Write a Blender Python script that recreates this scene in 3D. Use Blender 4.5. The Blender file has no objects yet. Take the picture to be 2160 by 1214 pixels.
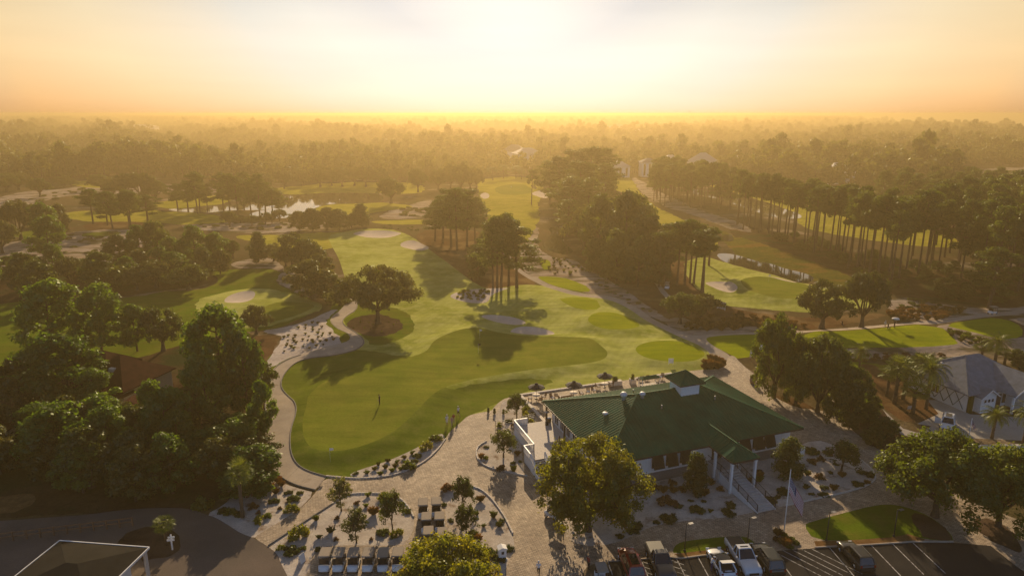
import bpy, bmesh, math, random
import numpy as np
from mathutils import Vector, Matrix
from mathutils.geometry import delaunay_2d_cdt

scene = bpy.context.scene
COL = scene.collection
R = math.radians
rng = np.random.default_rng(7)
random.seed(7)

# ------------------------------------------------------------------ camera
CAM_H = 47.0
PITCH = R(14.3)
cam_d = bpy.data.cameras.new('camera')
cam_d.sensor_width = 36.0
cam_d.lens = 24.0
cam_d.clip_start = 0.5
cam_d.clip_end = 30000
cam = bpy.data.objects.new('camera', cam_d)
COL.objects.link(cam)
cam.location = (0, 0, CAM_H)
cam.rotation_euler = (R(90) - PITCH, 0, 0)
scene.camera = cam

# ------------------------------------------------------------------ world, sun, exposure
SUN_EL = 19.0
world = bpy.data.worlds.new('World')
scene.world = world
world.use_nodes = True
wn = world.node_tree.nodes
wl = world.node_tree.links
wn.clear()
w_out = wn.new('ShaderNodeOutputWorld')
w_bg = wn.new('ShaderNodeBackground')
w_sky = wn.new('ShaderNodeTexSky')
w_sky.sky_type = 'NISHITA'
w_sky.sun_disc = False
w_sky.sun_elevation = R(SUN_EL)
w_sky.sun_rotation = 0.0
w_sky.air_density = 0.5
w_sky.dust_density = 1.5
w_sky.ozone_density = 1.0
SKY_STRENGTH = 0.091
w_bg.inputs[1].default_value = SKY_STRENGTH
# warm tint, dimmed near the sun; sky behind the camera brightened as added fill
w_tc = wn.new('ShaderNodeTexCoord')
w_dot = wn.new('ShaderNodeVectorMath'); w_dot.operation = 'DOT_PRODUCT'
w_dot.inputs[1].default_value = (0, math.cos(R(SUN_EL)), math.sin(R(SUN_EL)))
w_ramp = wn.new('ShaderNodeValToRGB')
cr = w_ramp.color_ramp
for pos, c in ((0.0, (1.35, 1.36, 1.38)), (.45, (1.15, 1.08, .98)), (.70, (.90, .68, .42)), (.79, (.98, .69, .34)), (.85, (.73, .585, .355)), (.92, (.37, .37, .335)), (.945, (.285, .295, .285)), (.968, (.178, .19, .205)), (1.0, (.148, .152, .155))):
    e_ = cr.elements[0] if pos == 0 else cr.elements[-1] if pos == 1 else cr.elements.new(pos)
    e_.position = pos; e_.color = (*c, 1)
w_mul = wn.new('ShaderNodeMix'); w_mul.data_type = 'RGBA'; w_mul.blend_type = 'MULTIPLY'
w_mul.inputs[0].default_value = 1.0
# thin high veil of cirrus
w_map = wn.new('ShaderNodeMapping'); w_map.inputs['Scale'].default_value = (1.2, 2.0, 14.0)
w_noise = wn.new('ShaderNodeTexNoise'); w_noise.inputs['Scale'].default_value = 2.2
w_noise.inputs['Detail'].default_value = 6.0
w_nr = wn.new('ShaderNodeMapRange')
w_nr.inputs['From Min'].default_value = 0.35; w_nr.inputs['From Max'].default_value = 0.75
w_nr.inputs['To Min'].default_value = 0.965; w_nr.inputs['To Max'].default_value = 1.035
w_mul2 = wn.new('ShaderNodeVectorMath'); w_mul2.operation = 'SCALE'
wl.new(w_tc.outputs['Generated'], w_dot.inputs[0])
wl.new(w_dot.outputs['Value'], w_ramp.inputs[0])
wl.new(w_sky.outputs[0], w_mul.inputs[6])
wl.new(w_ramp.outputs[0], w_mul.inputs[7])
wl.new(w_tc.outputs['Generated'], w_map.inputs[0])
wl.new(w_map.outputs[0], w_noise.inputs['Vector'])
wl.new(w_noise.outputs['Fac'], w_nr.inputs['Value'])
wl.new(w_mul.outputs[2], w_mul2.inputs[0])
wl.new(w_nr.outputs[0], w_mul2.inputs['Scale'])
# the thick low layer of morning air dims the lowest few degrees all the way round
w_sep = wn.new('ShaderNodeSeparateXYZ'); wl.new(w_tc.outputs['Generated'], w_sep.inputs[0])
w_hr = wn.new('ShaderNodeValToRGB'); w_hr.color_ramp.interpolation = 'EASE'
w_hr.color_ramp.elements[0].position = 0.0; w_hr.color_ramp.elements[0].color = (.57, .56, .68, 1)
w_hr.color_ramp.elements[1].position = 0.135; w_hr.color_ramp.elements[1].color = (1, 1, 1, 1)
w_hm = wn.new('ShaderNodeMix'); w_hm.data_type = 'RGBA'; w_hm.blend_type = 'MULTIPLY'; w_hm.inputs[0].default_value = 1.0
wl.new(w_sep.outputs['Z'], w_hr.inputs[0]); wl.new(w_mul2.outputs[0], w_hm.inputs[6]); wl.new(w_hr.outputs[0], w_hm.inputs[7])
wl.new(w_hm.outputs[2], w_bg.inputs[0])
wl.new(w_bg.outputs[0], w_out.inputs[0])

sun_d = bpy.data.lights.new('sun', 'SUN')
sun_d.energy = 4.7
sun_d.color = (1.0, 0.76, 0.47)
sun_d.angle = R(0.53)
sun = bpy.data.objects.new('sun', sun_d)
COL.objects.link(sun)
sun.location = (0, 60, 90)
sun.rotation_euler = (-R(90 - SUN_EL), 0, 0)

scene.render.engine = 'CYCLES'
scene.view_settings.view_transform = 'Standard'
scene.view_settings.look = 'None'
scene.view_settings.gamma = 1.0
scene.view_settings.use_curve_mapping = False
scene.view_settings.exposure = 0.60
cy = scene.cycles
cy.use_adaptive_sampling = True
cy.adaptive_threshold = 0.02
cy.use_denoising = True
cy.max_bounces = 5
cy.diffuse_bounces = 2
cy.glossy_bounces = 2
cy.transmission_bounces = 3
cy.transparent_max_bounces = 6
cy.volume_bounces = 0
cy.caustics_reflective = False
cy.caustics_refractive = False
cy.sample_clamp_indirect = 4.0
HAZE_DENSITY = 0.00070
HAZE_COLOR = (0.545, 0.415, 0.205)
HAZE_G = 0.57

# ------------------------------------------------------------------ ground plan helpers (photograph pixel -> place on the ground)
FPX = 1440.0
cP, sP = math.cos(PITCH), math.sin(PITCH)

def G0(px, z=0.0):
    """points of the survey photograph (2160 wide) -> metres on the plane z"""
    p = np.atleast_2d(np.asarray(px, float))
    u = (p[:, 0] - 1080) / FPX
    v = (607 - p[:, 1]) / FPX
    dy = cP + v * sP
    dz = -sP + v * cP
    t = (z - CAM_H) / dz
    return np.stack([u * t, dy * t], 1)

def chaikin(p, n=2):
    p = np.asarray(p, float)
    for _ in range(n):
        q = np.roll(p, -1, 0)
        p = np.stack([.75 * p + .25 * q, .25 * p + .75 * q], 1).reshape(-1, 2)
    return p

def inside(pts, poly):
    x, y = pts[:, 0], pts[:, 1]
    r = np.zeros(len(pts), bool)
    n = len(poly)
    for i in range(n):
        x0, y0 = poly[i]; x1, y1 = poly[(i + 1) % n]
        if y0 == y1: continue
        c = ((y0 > y) != (y1 > y)) & (x < (x1 - x0) * (y - y0) / (y1 - y0) + x0)
        r ^= c
    return r

def sdf(pts, poly):
    """signed distance, positive inside"""
    d = np.full(len(pts), 1e9)
    lo, hi = poly.min(0) - 14, poly.max(0) + 14
    near = np.where((pts[:, 0] > lo[0]) & (pts[:, 0] < hi[0]) & (pts[:, 1] > lo[1]) & (pts[:, 1] < hi[1]))[0]
    if len(near) == 0: return -d
    q = pts[near]
    dd = np.full(len(q), 1e9)
    for i in range(len(poly)):
        a = poly[i]; b = poly[(i + 1) % len(poly)]
        ab = b - a
        L = ab @ ab
        if L < 1e-9: continue
        t = np.clip(((q - a) @ ab) / L, 0, 1)
        e = q - a - t[:, None] * ab
        dd = np.minimum(dd, np.sqrt((e * e).sum(1)))
    s = np.where(inside(q, poly), 1, -1)
    d = -d
    d[near] = dd * s
    return d

def sstep(x):
    x = np.clip(x, 0, 1)
    return x * x * (3 - 2 * x)

# ------------------------------------------------------------------ materials
def new_mat(name):
    m = bpy.data.materials.new(name)
    m.use_nodes = True
    nt = m.node_tree
    b = nt.nodes['Principled BSDF']
    return m, nt, b

def col4(c): return (c[0], c[1], c[2], 1.0)

def mixrgb(nt, a, b, fac, mode='MIX'):
    n = nt.nodes.new('ShaderNodeMix'); n.data_type = 'RGBA'; n.blend_type = mode
    for s, v in ((n.inputs[6], a), (n.inputs[7], b), (n.inputs[0], fac)):
        if hasattr(v, 'is_output') or isinstance(v, bpy.types.NodeSocket): nt.links.new(v, s)
        elif isinstance(v, (int, float)): s.default_value = v
        else: s.default_value = col4(v)
    return n.outputs[2]

def coords(nt, scale=(1, 1, 1), rot=0.0, kind='Object'):
    tc = nt.nodes.new('ShaderNodeTexCoord')
    mp = nt.nodes.new('ShaderNodeMapping')
    mp.inputs['Scale'].default_value = scale
    mp.inputs['Rotation'].default_value = (0, 0, rot)
    nt.links.new(tc.outputs[kind], mp.inputs[0])
    return mp.outputs[0]

def noise(nt, vec, scale, detail=4.0, rough=0.55, lo=0.35, hi=0.65):
    n = nt.nodes.new('ShaderNodeTexNoise')
    n.inputs['Scale'].default_value = scale
    n.inputs['Detail'].default_value = detail
    n.inputs['Roughness'].default_value = rough
    nt.links.new(vec, n.inputs['Vector'])
    r = nt.nodes.new('ShaderNodeMapRange')
    r.inputs['From Min'].default_value = lo; r.inputs['From Max'].default_value = hi
    nt.links.new(n.outputs['Fac'], r.inputs['Value'])
    return r.outputs[0]

def bump(nt, b, h, strength, dist=0.05):
    n = nt.nodes.new('ShaderNodeBump')
    n.inputs['Strength'].default_value = strength
    n.inputs['Distance'].default_value = dist
    nt.links.new(h, n.inputs['Height'])
    nt.links.new(n.outputs[0], b.inputs['Normal'])

def ground_mat(name, c1, c2, c3=None, s1=0.25, s2=2.0, rough=0.95, spec=0.0, bstr=0.4, bdist=0.06, stretch=(1, 1, 1), t3=(0.5, 0.6), s3=0.08, fine=0.25):
    m, nt, b = new_mat(name)
    v = coords(nt, stretch)
    base = mixrgb(nt, c1, c2, noise(nt, v, s1, 5))
    if c3 is not None:
        base = mixrgb(nt, base, c3, noise(nt, v, s3, 6, 0.6, t3[0], t3[1]))
    f = noise(nt, v, s2, 4, 0.6, 0.25, 0.75)
    dark = tuple(x * (1 - fine) for x in (1, 1, 1)); lite = tuple(1 + fine * .6 for x in range(3))
    base = mixrgb(nt, base, mixrgb(nt, dark, lite, f), 1.0, 'MULTIPLY')
    nt.links.new(base, b.inputs['Base Color'])
    b.inputs['Roughness'].default_value = rough
    b.inputs['Specular IOR Level'].default_value = spec
    bump(nt, b, noise(nt, v, s2 * 1.5, 5, 0.65, 0.2, 0.8), bstr, bdist)
    return m

def grass_mat(name, c1, c2, c3, sheen, stripes=0.0, srot=0.0, swid=3.0, bstr=0.5, trans=0.35):
    """mown turf: noise-mixed colours and a faint tinted sheen, no light passes through"""
    m, nt, b = new_mat(name)
    v = coords(nt)
    base = mixrgb(nt, c1, c2, noise(nt, v, 0.06, 6, 0.6, 0.38, 0.62))
    base = mixrgb(nt, base, c3, noise(nt, v, 0.35, 5, 0.6, 0.45, 0.75))
    vs = coords(nt, (0.25, 1.4, 1), srot)
    wisp = noise(nt, vs, 0.35, 6, 0.65, 0.3, 0.7)
    base = mixrgb(nt, base, mixrgb(nt, (0.78, 0.80, 0.78), (1.18, 1.14, 1.10), wisp), 1.0, 'MULTIPLY')
    fine = noise(nt, v, 3.0, 3, 0.6, 0.25, 0.75)
    base = mixrgb(nt, base, mixrgb(nt, (0.86, 0.86, 0.86), (1.12, 1.12, 1.1), fine), 1.0, 'MULTIPLY')
    if stripes:
        w = nt.nodes.new('ShaderNodeTexWave'); w.wave_profile = 'SIN'
        w.inputs['Scale'].default_value = 1.0 / swid
        w.inputs['Distortion'].default_value = 0.6
        w.inputs['Detail'].default_value = 1.0
        nt.links.new(coords(nt, (1, 1, 1), srot), w.inputs['Vector'])
        base = mixrgb(nt, base, mixrgb(nt, (1 - stripes,) * 3, (1 + stripes,) * 3, w.outputs['Fac']), 1.0, 'MULTIPLY')
    nt.links.new(base, b.inputs['Base Color'])
    b.inputs['Roughness'].default_value = 0.7
    b.inputs['Specular IOR Level'].default_value = 0.0
    b.inputs['Specular Tint'].default_value = (0.8, 0.85, 0.3, 1)
    b.inputs['Sheen Weight'].default_value = sheen
    b.inputs['Sheen Roughness'].default_value = 0.45
    b.inputs['Sheen Tint'].default_value = (0.62, 0.60, 0.10, 1)
    bump(nt, b, noise(nt, v, 4.5, 4, 0.7, 0.2, 0.8), bstr, 0.05)
    return m

def plain_mat(name, c, rough=0.6, spec=0.4, metal=0.0, var=0.12, vs=3.0, bstr=0.1, bd=0.01, coat=0.0):
    m, nt, b = new_mat(name)
    v = coords(nt)
    f = noise(nt, v, vs, 4, 0.6, 0.3, 0.7)
    base = mixrgb(nt, tuple(x * (1 - var) for x in c), tuple(min(1, x * (1 + var)) for x in c), f)
    nt.links.new(base, b.inputs['Base Color'])
    b.inputs['Roughness'].default_value = rough
    b.inputs['Specular IOR Level'].default_value = spec
    b.inputs['Metallic'].default_value = metal
    b.inputs['Coat Weight'].default_value = coat
    if bstr: bump(nt, b, noise(nt, v, vs * 4, 3, 0.6, 0.2, 0.8), bstr, bd)
    return m

def leaf_mat(name, c1, c2, c3=None, trans=0.4, tc=None, vs=0.5, t3=(0.55, 0.7)):
    m, nt, b = new_mat(name)
    nt.nodes.remove(b)
    out = nt.nodes['Material Output']
    v = coords(nt)
    oi = nt.nodes.new('ShaderNodeObjectInfo')
    base = mixrgb(nt, c1, c2, noise(nt, v, vs, 3, 0.6, 0.35, 0.65))
    if c3 is not None:
        base = mixrgb(nt, base, c3, noise(nt, v, vs * .6, 4, 0.6, t3[0], t3[1]))
    n2 = noise(nt, v, 4.0, 2, 0.5, 0.3, 0.7)
    base = mixrgb(nt, base, mixrgb(nt, (0.7, 0.72, 0.7), (1.25, 1.22, 1.1), n2), 1.0, 'MULTIPLY')
    base = mixrgb(nt, base, mixrgb(nt, (0.66, 0.70, 0.62), (1.42, 1.30, 1.12), oi.outputs['Random']), 1.0, 'MULTIPLY')
    d = nt.nodes.new('ShaderNodeBsdfDiffuse')
    t = nt.nodes.new('ShaderNodeBsdfTranslucent')
    g = nt.nodes.new('ShaderNodeBsdfGlossy')
    g.inputs['Roughness'].default_value = 0.45
    g.inputs['Color'].default_value = (0.9, 0.95, 0.8, 1)
    nt.links.new(base, d.inputs[0])
    tcol = mixrgb(nt, base, tc or (1.9, 1.7, 0.7), 1.0, 'MULTIPLY')
    nt.links.new(tcol, t.inputs[0])
    m1 = nt.nodes.new('ShaderNodeMixShader'); m1.inputs[0].default_value = trans
    m2 = nt.nodes.new('ShaderNodeMixShader'); m2.inputs[0].default_value = 0.03
    nt.links.new(d.outputs[0], m1.inputs[1]); nt.links.new(t.outputs[0], m1.inputs[2])
    nt.links.new(m1.outputs[0], m2.inputs[1]); nt.links.new(g.outputs[0], m2.inputs[2])
    nt.links.new(m2.outputs[0], out.inputs[0])
    return m

M = {}
M['rough'] = ground_mat('rough_ground', (0.085, 0.075, 0.032), (0.13, 0.088, 0.045), (0.30, 0.235, 0.16), 0.05, 1.2, t3=(0.56, 0.68), s3=0.045, bstr=0.8, bdist=0.12)
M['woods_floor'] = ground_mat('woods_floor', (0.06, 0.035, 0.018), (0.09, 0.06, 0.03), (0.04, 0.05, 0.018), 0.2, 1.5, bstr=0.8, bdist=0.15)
M['straw'] = ground_mat('pine_straw', (0.145, 0.078, 0.036), (0.095, 0.055, 0.027), (0.20, 0.13, 0.06), 0.3, 2.5, bstr=0.7, bdist=0.06)
M['mulch'] = ground_mat('mulch', (0.075, 0.050, 0.033), (0.045, 0.030, 0.021), (0.12, 0.080, 0.052), 0.8, 5.0, bstr=0.8, bdist=0.05)
M['sand'] = ground_mat('sand', (0.62, 0.54, 0.46), (0.50, 0.42, 0.35), (0.30, 0.22, 0.15), 0.25, 3.0, t3=(0.55, 0.75), s3=0.35, bstr=0.55, bdist=0.06)
M['bedsand'] = ground_mat('bed_sand', (0.60, 0.53, 0.45), (0.47, 0.40, 0.33), (0.20, 0.13, 0.08), 0.7, 5.0, t3=(0.55, 0.72), s3=0.6, bstr=0.6, bdist=0.05, fine=0.3)
M['bunker'] = ground_mat('bunker_sand', (0.62, 0.52, 0.42), (0.55, 0.46, 0.36), None, 0.3, 6.0, bstr=0.3, bdist=0.02, fine=0.1)
M['waste'] = ground_mat('waste_sand', (0.45, 0.37, 0.30), (0.30, 0.22, 0.15), (0.10, 0.09, 0.045), 0.12, 1.4, t3=(0.5, 0.62), s3=0.16, stretch=(0.5, 1.3, 1), bstr=0.8, bdist=0.12, fine=0.35)
M['lawn'] = grass_mat('fairway_turf', (0.38, 0.395, 0.105), (0.215, 0.25, 0.035), (0.42, 0.415, 0.14), 0.08, srot=0.4, stripes=0.035, swid=5.0)  # pale tones put the sheen of dew against low sun into the colour
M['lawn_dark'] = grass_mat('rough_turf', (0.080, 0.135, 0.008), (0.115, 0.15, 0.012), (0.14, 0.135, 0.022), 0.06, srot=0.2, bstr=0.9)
M['green'] = grass_mat('green_turf', (0.160, 0.188, 0.022), (0.200, 0.208, 0.030), (0.135, 0.175, 0.018), 0.04, stripes=0.03, srot=0.9, swid=1.6, bstr=0.15)
M['collar'] = grass_mat('collar_turf', (0.095, 0.138, 0.014), (0.130, 0.162, 0.018), (0.165, 0.18, 0.035), 0.05, srot=0.3, bstr=0.6)
M['tee'] = grass_mat('tee_turf', (0.225, 0.265, 0.008), (0.25, 0.275, 0.010), (0.19, 0.245, 0.007), 0.04, stripes=0.05, srot=1.3, swid=2.0, bstr=0.2)
M['verge'] = grass_mat('verge_turf', (0.13, 0.10, 0.025), (0.10, 0.10, 0.02), (0.16, 0.11, 0.04), 0.2, bstr=0.9)
M['farturf'] = grass_mat('far_turf', (0.36, 0.32, 0.04), (0.25, 0.25, 0.02), (0.40, 0.32, 0.07), 0.0, stripes=0.06, srot=0.5, swid=6.0)
M['marsh'] = ground_mat('marsh_plants', (0.15, 0.13, 0.022), (0.085, 0.105, 0.02), (0.20, 0.125, 0.03), 0.15, 1.0, stretch=(1, 1.6, 1), bstr=1.0, bdist=0.4, fine=0.4)
M['leafstraw'] = ground_mat('leaf_litter', (0.24, 0.14, 0.055), (0.16, 0.085, 0.035), None, 1.0, 6.0, bstr=0.7, bdist=0.05, fine=0.35)
M['concrete'] = ground_mat('path_concrete', (0.46, 0.385, 0.30), (0.39, 0.325, 0.255), (0.22, 0.15, 0.10), 0.5, 4.0, t3=(0.6, 0.8), s3=0.4, bstr=0.15, bdist=0.01, fine=0.12)
M['drive'] = ground_mat('driveway_concrete', (0.42, 0.38, 0.33), (0.36, 0.33, 0.29), None, 0.4, 3.0, bstr=0.15, bdist=0.01, fine=0.1)

# pavers: running-bond concrete stones
def paver_mat():
    m, nt, b = new_mat('paver_stone')
    v = coords(nt, (1, 1, 1), 0.35)
    br = nt.nodes.new('ShaderNodeTexBrick')
    br.inputs['Scale'].default_value = 1.0
    br.inputs['Brick Width'].default_value = 0.42
    br.inputs['Row Height'].default_value = 0.27
    br.inputs['Mortar Size'].default_value = 0.018
    br.inputs['Color1'].default_value = (0.31, 0.245, 0.175, 1)
    br.inputs['Color2'].default_value = (0.45, 0.37, 0.275, 1)
    br.inputs['Mortar'].default_value = (0.11, 0.08, 0.055, 1)
    br.offset_frequency = 2
    nt.links.new(v, br.inputs['Vector'])
    c = mixrgb(nt, br.outputs['Color'], mixrgb(nt, (0.78, 0.74, 0.72), (1.15, 1.12, 1.08), noise(nt, v, 0.22, 5)), 1.0, 'MULTIPLY')
    vo = nt.nodes.new('ShaderNodeTexVoronoi'); vo.inputs['Scale'].default_value = 2.4
    nt.links.new(v, vo.inputs['Vector'])
    c = mixrgb(nt, c, mixrgb(nt, (0.75, 0.74, 0.72), (1.22, 1.2, 1.16), vo.outputs['Color']), 1.0, 'MULTIPLY')
    nt.links.new(c, b.inputs['Base Color'])
    b.inputs['Roughness'].default_value = 0.8
    b.inputs['Specular IOR Level'].default_value = 0.3
    bump(nt, b, br.outputs['Fac'], -0.5, 0.012)
    return m
M['paver'] = paver_mat()
M['asphalt'] = ground_mat('asphalt', (0.032, 0.031, 0.030), (0.042, 0.040, 0.038), (0.062, 0.055, 0.05), 0.15, 8.0, t3=(0.5, 0.75), s3=0.12, rough=0.85, bstr=0.3, bdist=0.01, fine=0.2)
M['road'] = ground_mat('old_asphalt', (0.15, 0.125, 0.10), (0.12, 0.10, 0.085), (0.19, 0.15, 0.12), 0.12, 6.0, t3=(0.45, 0.7), s3=0.1, rough=0.85, bstr=0.3, bdist=0.01, fine=0.2)
M['line'] = ground_mat('road_paint', (0.55, 0.53, 0.49), (0.42, 0.40, 0.37), (0.07, 0.065, 0.06), 2.0, 9.0, t3=(0.50, 0.62), s3=2.6, bstr=0.1, bdist=0.004, fine=0.25)
M['forestfloor'] = ground_mat('forest_floor', (0.05, 0.045, 0.02), (0.07, 0.06, 0.025), (0.03, 0.04, 0.012), 0.01, 0.2, bstr=0.5, bdist=0.5)

def water_mat():
    m, nt, b = new_mat('pond_water')
    b.inputs['Base Color'].default_value = (0.018, 0.02, 0.012, 1)
    b.inputs['Roughness'].default_value = 0.03
    b.inputs['Specular IOR Level'].default_value = 0.5
    b.inputs['IOR'].default_value = 1.5
    v = coords(nt, (0.7, 1.6, 1))
    bump(nt, b, noise(nt, v, 0.9, 3, 0.5, 0.2, 0.8), 0.05, 0.03)
    return m
M['water'] = water_mat()

M['white'] = plain_mat('white_paint', (0.72, 0.70, 0.66), 0.55, 0.4, var=0.06, vs=1.5)
M['trimwhite'] = plain_mat('white_trim', (0.78, 0.76, 0.72), 0.5, 0.4, var=0.04)
M['roofgreen'] = plain_mat('green_metal_roof', (0.011, 0.095, 0.044), 0.7, 0.06, var=0.28, vs=0.35, bstr=0.05)
M['black'] = plain_mat('black_paint', (0.016, 0.017, 0.018), 0.5, 0.4, var=0.2)
M['shutter'] = plain_mat('dark_shutter', (0.020, 0.024, 0.022), 0.6, 0.3, var=0.2)
M['glassdark'] = plain_mat('window_glass', (0.012, 0.014, 0.016), 0.06, 0.7, var=0.05, bstr=0)
M['lattice'] = plain_mat('grey_lattice', (0.16, 0.15, 0.14), 0.8, 0.2, var=0.2, vs=6)
M['stairwood'] = plain_mat('weathered_white_boards', (0.45, 0.43, 0.40), 0.75, 0.3, var=0.15, vs=2)
M['metal'] = plain_mat('galvanised_metal', (0.45, 0.44, 0.42), 0.38, 0.5, metal=0.8, var=0.15)
M['ventwhite'] = plain_mat('vent_white', (0.62, 0.58, 0.54), 0.5, 0.4)
M['greyshingle'] = plain_mat('grey_shingles', (0.19, 0.20, 0.215), 0.9, 0.06, var=0.2, vs=1.2, bstr=0.4)
M['redshingle'] = plain_mat('red_brown_shingles', (0.062, 0.021, 0.011), 0.95, 0.03, var=0.25, vs=1.0, bstr=0.4)
M['darkroof'] = plain_mat('dark_roof_felt', (0.024, 0.022, 0.018), 0.95, 0.05, var=0.25, vs=0.4, bstr=0.2)
M['tan'] = plain_mat('tan_plastic', (0.33, 0.28, 0.22), 0.9, 0.05, var=0.06)
M['navy'] = plain_mat('navy_canvas', (0.016, 0.019, 0.030), 0.8, 0.2, var=0.15)
M['teak'] = plain_mat('teak_wood', (0.20, 0.11, 0.06), 0.7, 0.3, var=0.2, vs=6)
M['stonewhite'] = plain_mat('pale_stone', (0.58, 0.52, 0.45), 0.8, 0.2, var=0.12, vs=4)
M['terracotta'] = plain_mat('clay_pot', (0.30, 0.20, 0.14), 0.85, 0.2)
M['rubber'] = plain_mat('rubber', (0.016, 0.016, 0.016), 0.85, 0.2)
M['cloth_white'] = plain_mat('white_cloth', (0.7, 0.68, 0.66), 0.9, 0.1)
M['cloth_dark'] = plain_mat('dark_cloth', (0.018, 0.018, 0.022), 0.9, 0.1)
M['cloth_red'] = plain_mat('red_cloth', (0.28, 0.05, 0.045), 0.9, 0.1)
M['cloth_pink'] = plain_mat('pink_cloth', (0.50, 0.25, 0.24), 0.9, 0.1)
M['cloth_blue'] = plain_mat('blue_cloth', (0.03, 0.04, 0.12), 0.9, 0.1)
M['cloth_khaki'] = plain_mat('khaki_cloth', (0.35, 0.28, 0.19), 0.9, 0.1)
M['skin'] = plain_mat('skin', (0.42, 0.25, 0.18), 0.6, 0.3, var=0.05)
M['hair'] = plain_mat('hair', (0.03, 0.018, 0.01), 0.7, 0.3)
M['chrome'] = plain_mat('bright_metal', (0.6, 0.6, 0.6), 0.2, 0.5, metal=1.0)
M['headlight'] = plain_mat('headlight_lens', (0.6, 0.62, 0.62), 0.1, 0.7, bstr=0)
M['taillight'] = plain_mat('tail_light_lens', (0.25, 0.01, 0.01), 0.2, 0.6, bstr=0)
M['bark'] = plain_mat('bark', (0.085, 0.058, 0.040), 0.95, 0.1, var=0.35, vs=3, bstr=0.8, bd=0.05)
M['pinebark'] = plain_mat('pine_bark', (0.115, 0.070, 0.045), 0.95, 0.1, var=0.35, vs=3, bstr=0.8, bd=0.05)
M['palmbark'] = plain_mat('palm_bark', (0.13, 0.09, 0.06), 0.95, 0.1, var=0.35, vs=5, bstr=0.9, bd=0.06)

M['leaf_pine'] = leaf_mat('pine_needles', (0.044, 0.073, 0.012), (0.073, 0.104, 0.016), None, 0.50)
M['leaf_round'] = leaf_mat('young_pine_needles', (0.054, 0.112, 0.012), (0.088, 0.152, 0.017), None, 0.56)
M['leaf_oak'] = leaf_mat('oak_leaves', (0.049, 0.061, 0.015), (0.073, 0.083, 0.020), (0.088, 0.071, 0.022), 0.46)
M['leaf_autumn'] = leaf_mat('turning_leaves', (0.146, 0.171, 0.013), (0.213, 0.201, 0.017), (0.390, 0.146, 0.022), 0.6, vs=0.4, t3=(0.64, 0.74))
M['leaf_lime'] = leaf_mat('yellow_green_leaves', (0.140, 0.177, 0.012), (0.201, 0.201, 0.016), (0.195, 0.134, 0.020), 0.6, t3=(0.62, 0.75))
M['leaf_dark'] = leaf_mat('dark_leaves', (0.039, 0.061, 0.012), (0.061, 0.083, 0.016), None, 0.48)
M['leaf_grey'] = leaf_mat('grey_green_leaves', (0.085, 0.107, 0.041), (0.122, 0.132, 0.051), None, 0.48)
M['leaf_palm'] = leaf_mat('palm_fronds', (0.091, 0.134, 0.020), (0.134, 0.159, 0.024), None, 0.42)
M['leaf_grass'] = leaf_mat('grass_blades', (0.159, 0.091, 0.037), (0.207, 0.134, 0.055), (0.098, 0.104, 0.024), 0.42)
M['leaf_shrub'] = leaf_mat('shrub_leaves', (0.067, 0.110, 0.013), (0.116, 0.146, 0.017), None, 0.52)
M['leaf_red'] = leaf_mat('reddish_leaves', (0.110, 0.043, 0.024), (0.091, 0.055, 0.024), None, 0.4)
M['leaf_far'] = leaf_mat('far_leaves', (0.055, 0.076, 0.015), (0.085, 0.098, 0.018), None, 0.48, vs=0.2)

# ------------------------------------------------------------------ mesh helpers
def link(o, parent=None):
    COL.objects.link(o)
    if parent is not None: o.parent = parent
    return o

def tag(o, label=None, cat=None, group=None, kind=None):
    if label: o['label'] = label
    if cat: o['category'] = cat
    if group: o['group'] = group
    if kind: o['kind'] = kind
    return o

def empty(name, loc, rz=0.0, label=None, cat=None, group=None):
    o = bpy.data.objects.new(name, None)
    o.empty_display_size = 0.3
    o.location = loc
    o.rotation_euler = (0, 0, rz)
    COL.objects.link(o)
    return tag(o, label, cat, group)

def copy_tree(o, parent=None):
    c = o.copy(); COL.objects.link(c)
    c.parent = parent
    for ch in KIDS.get(o.name, []):
        copy_tree(ch, c)
    return c

KIDS = {}
def child(name, data, parent, mat_=None):
    o = bpy.data.objects.new(name, data)
    COL.objects.link(o)
    o.parent = parent
    KIDS.setdefault(parent.name, []).append(o)
    return o

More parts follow.
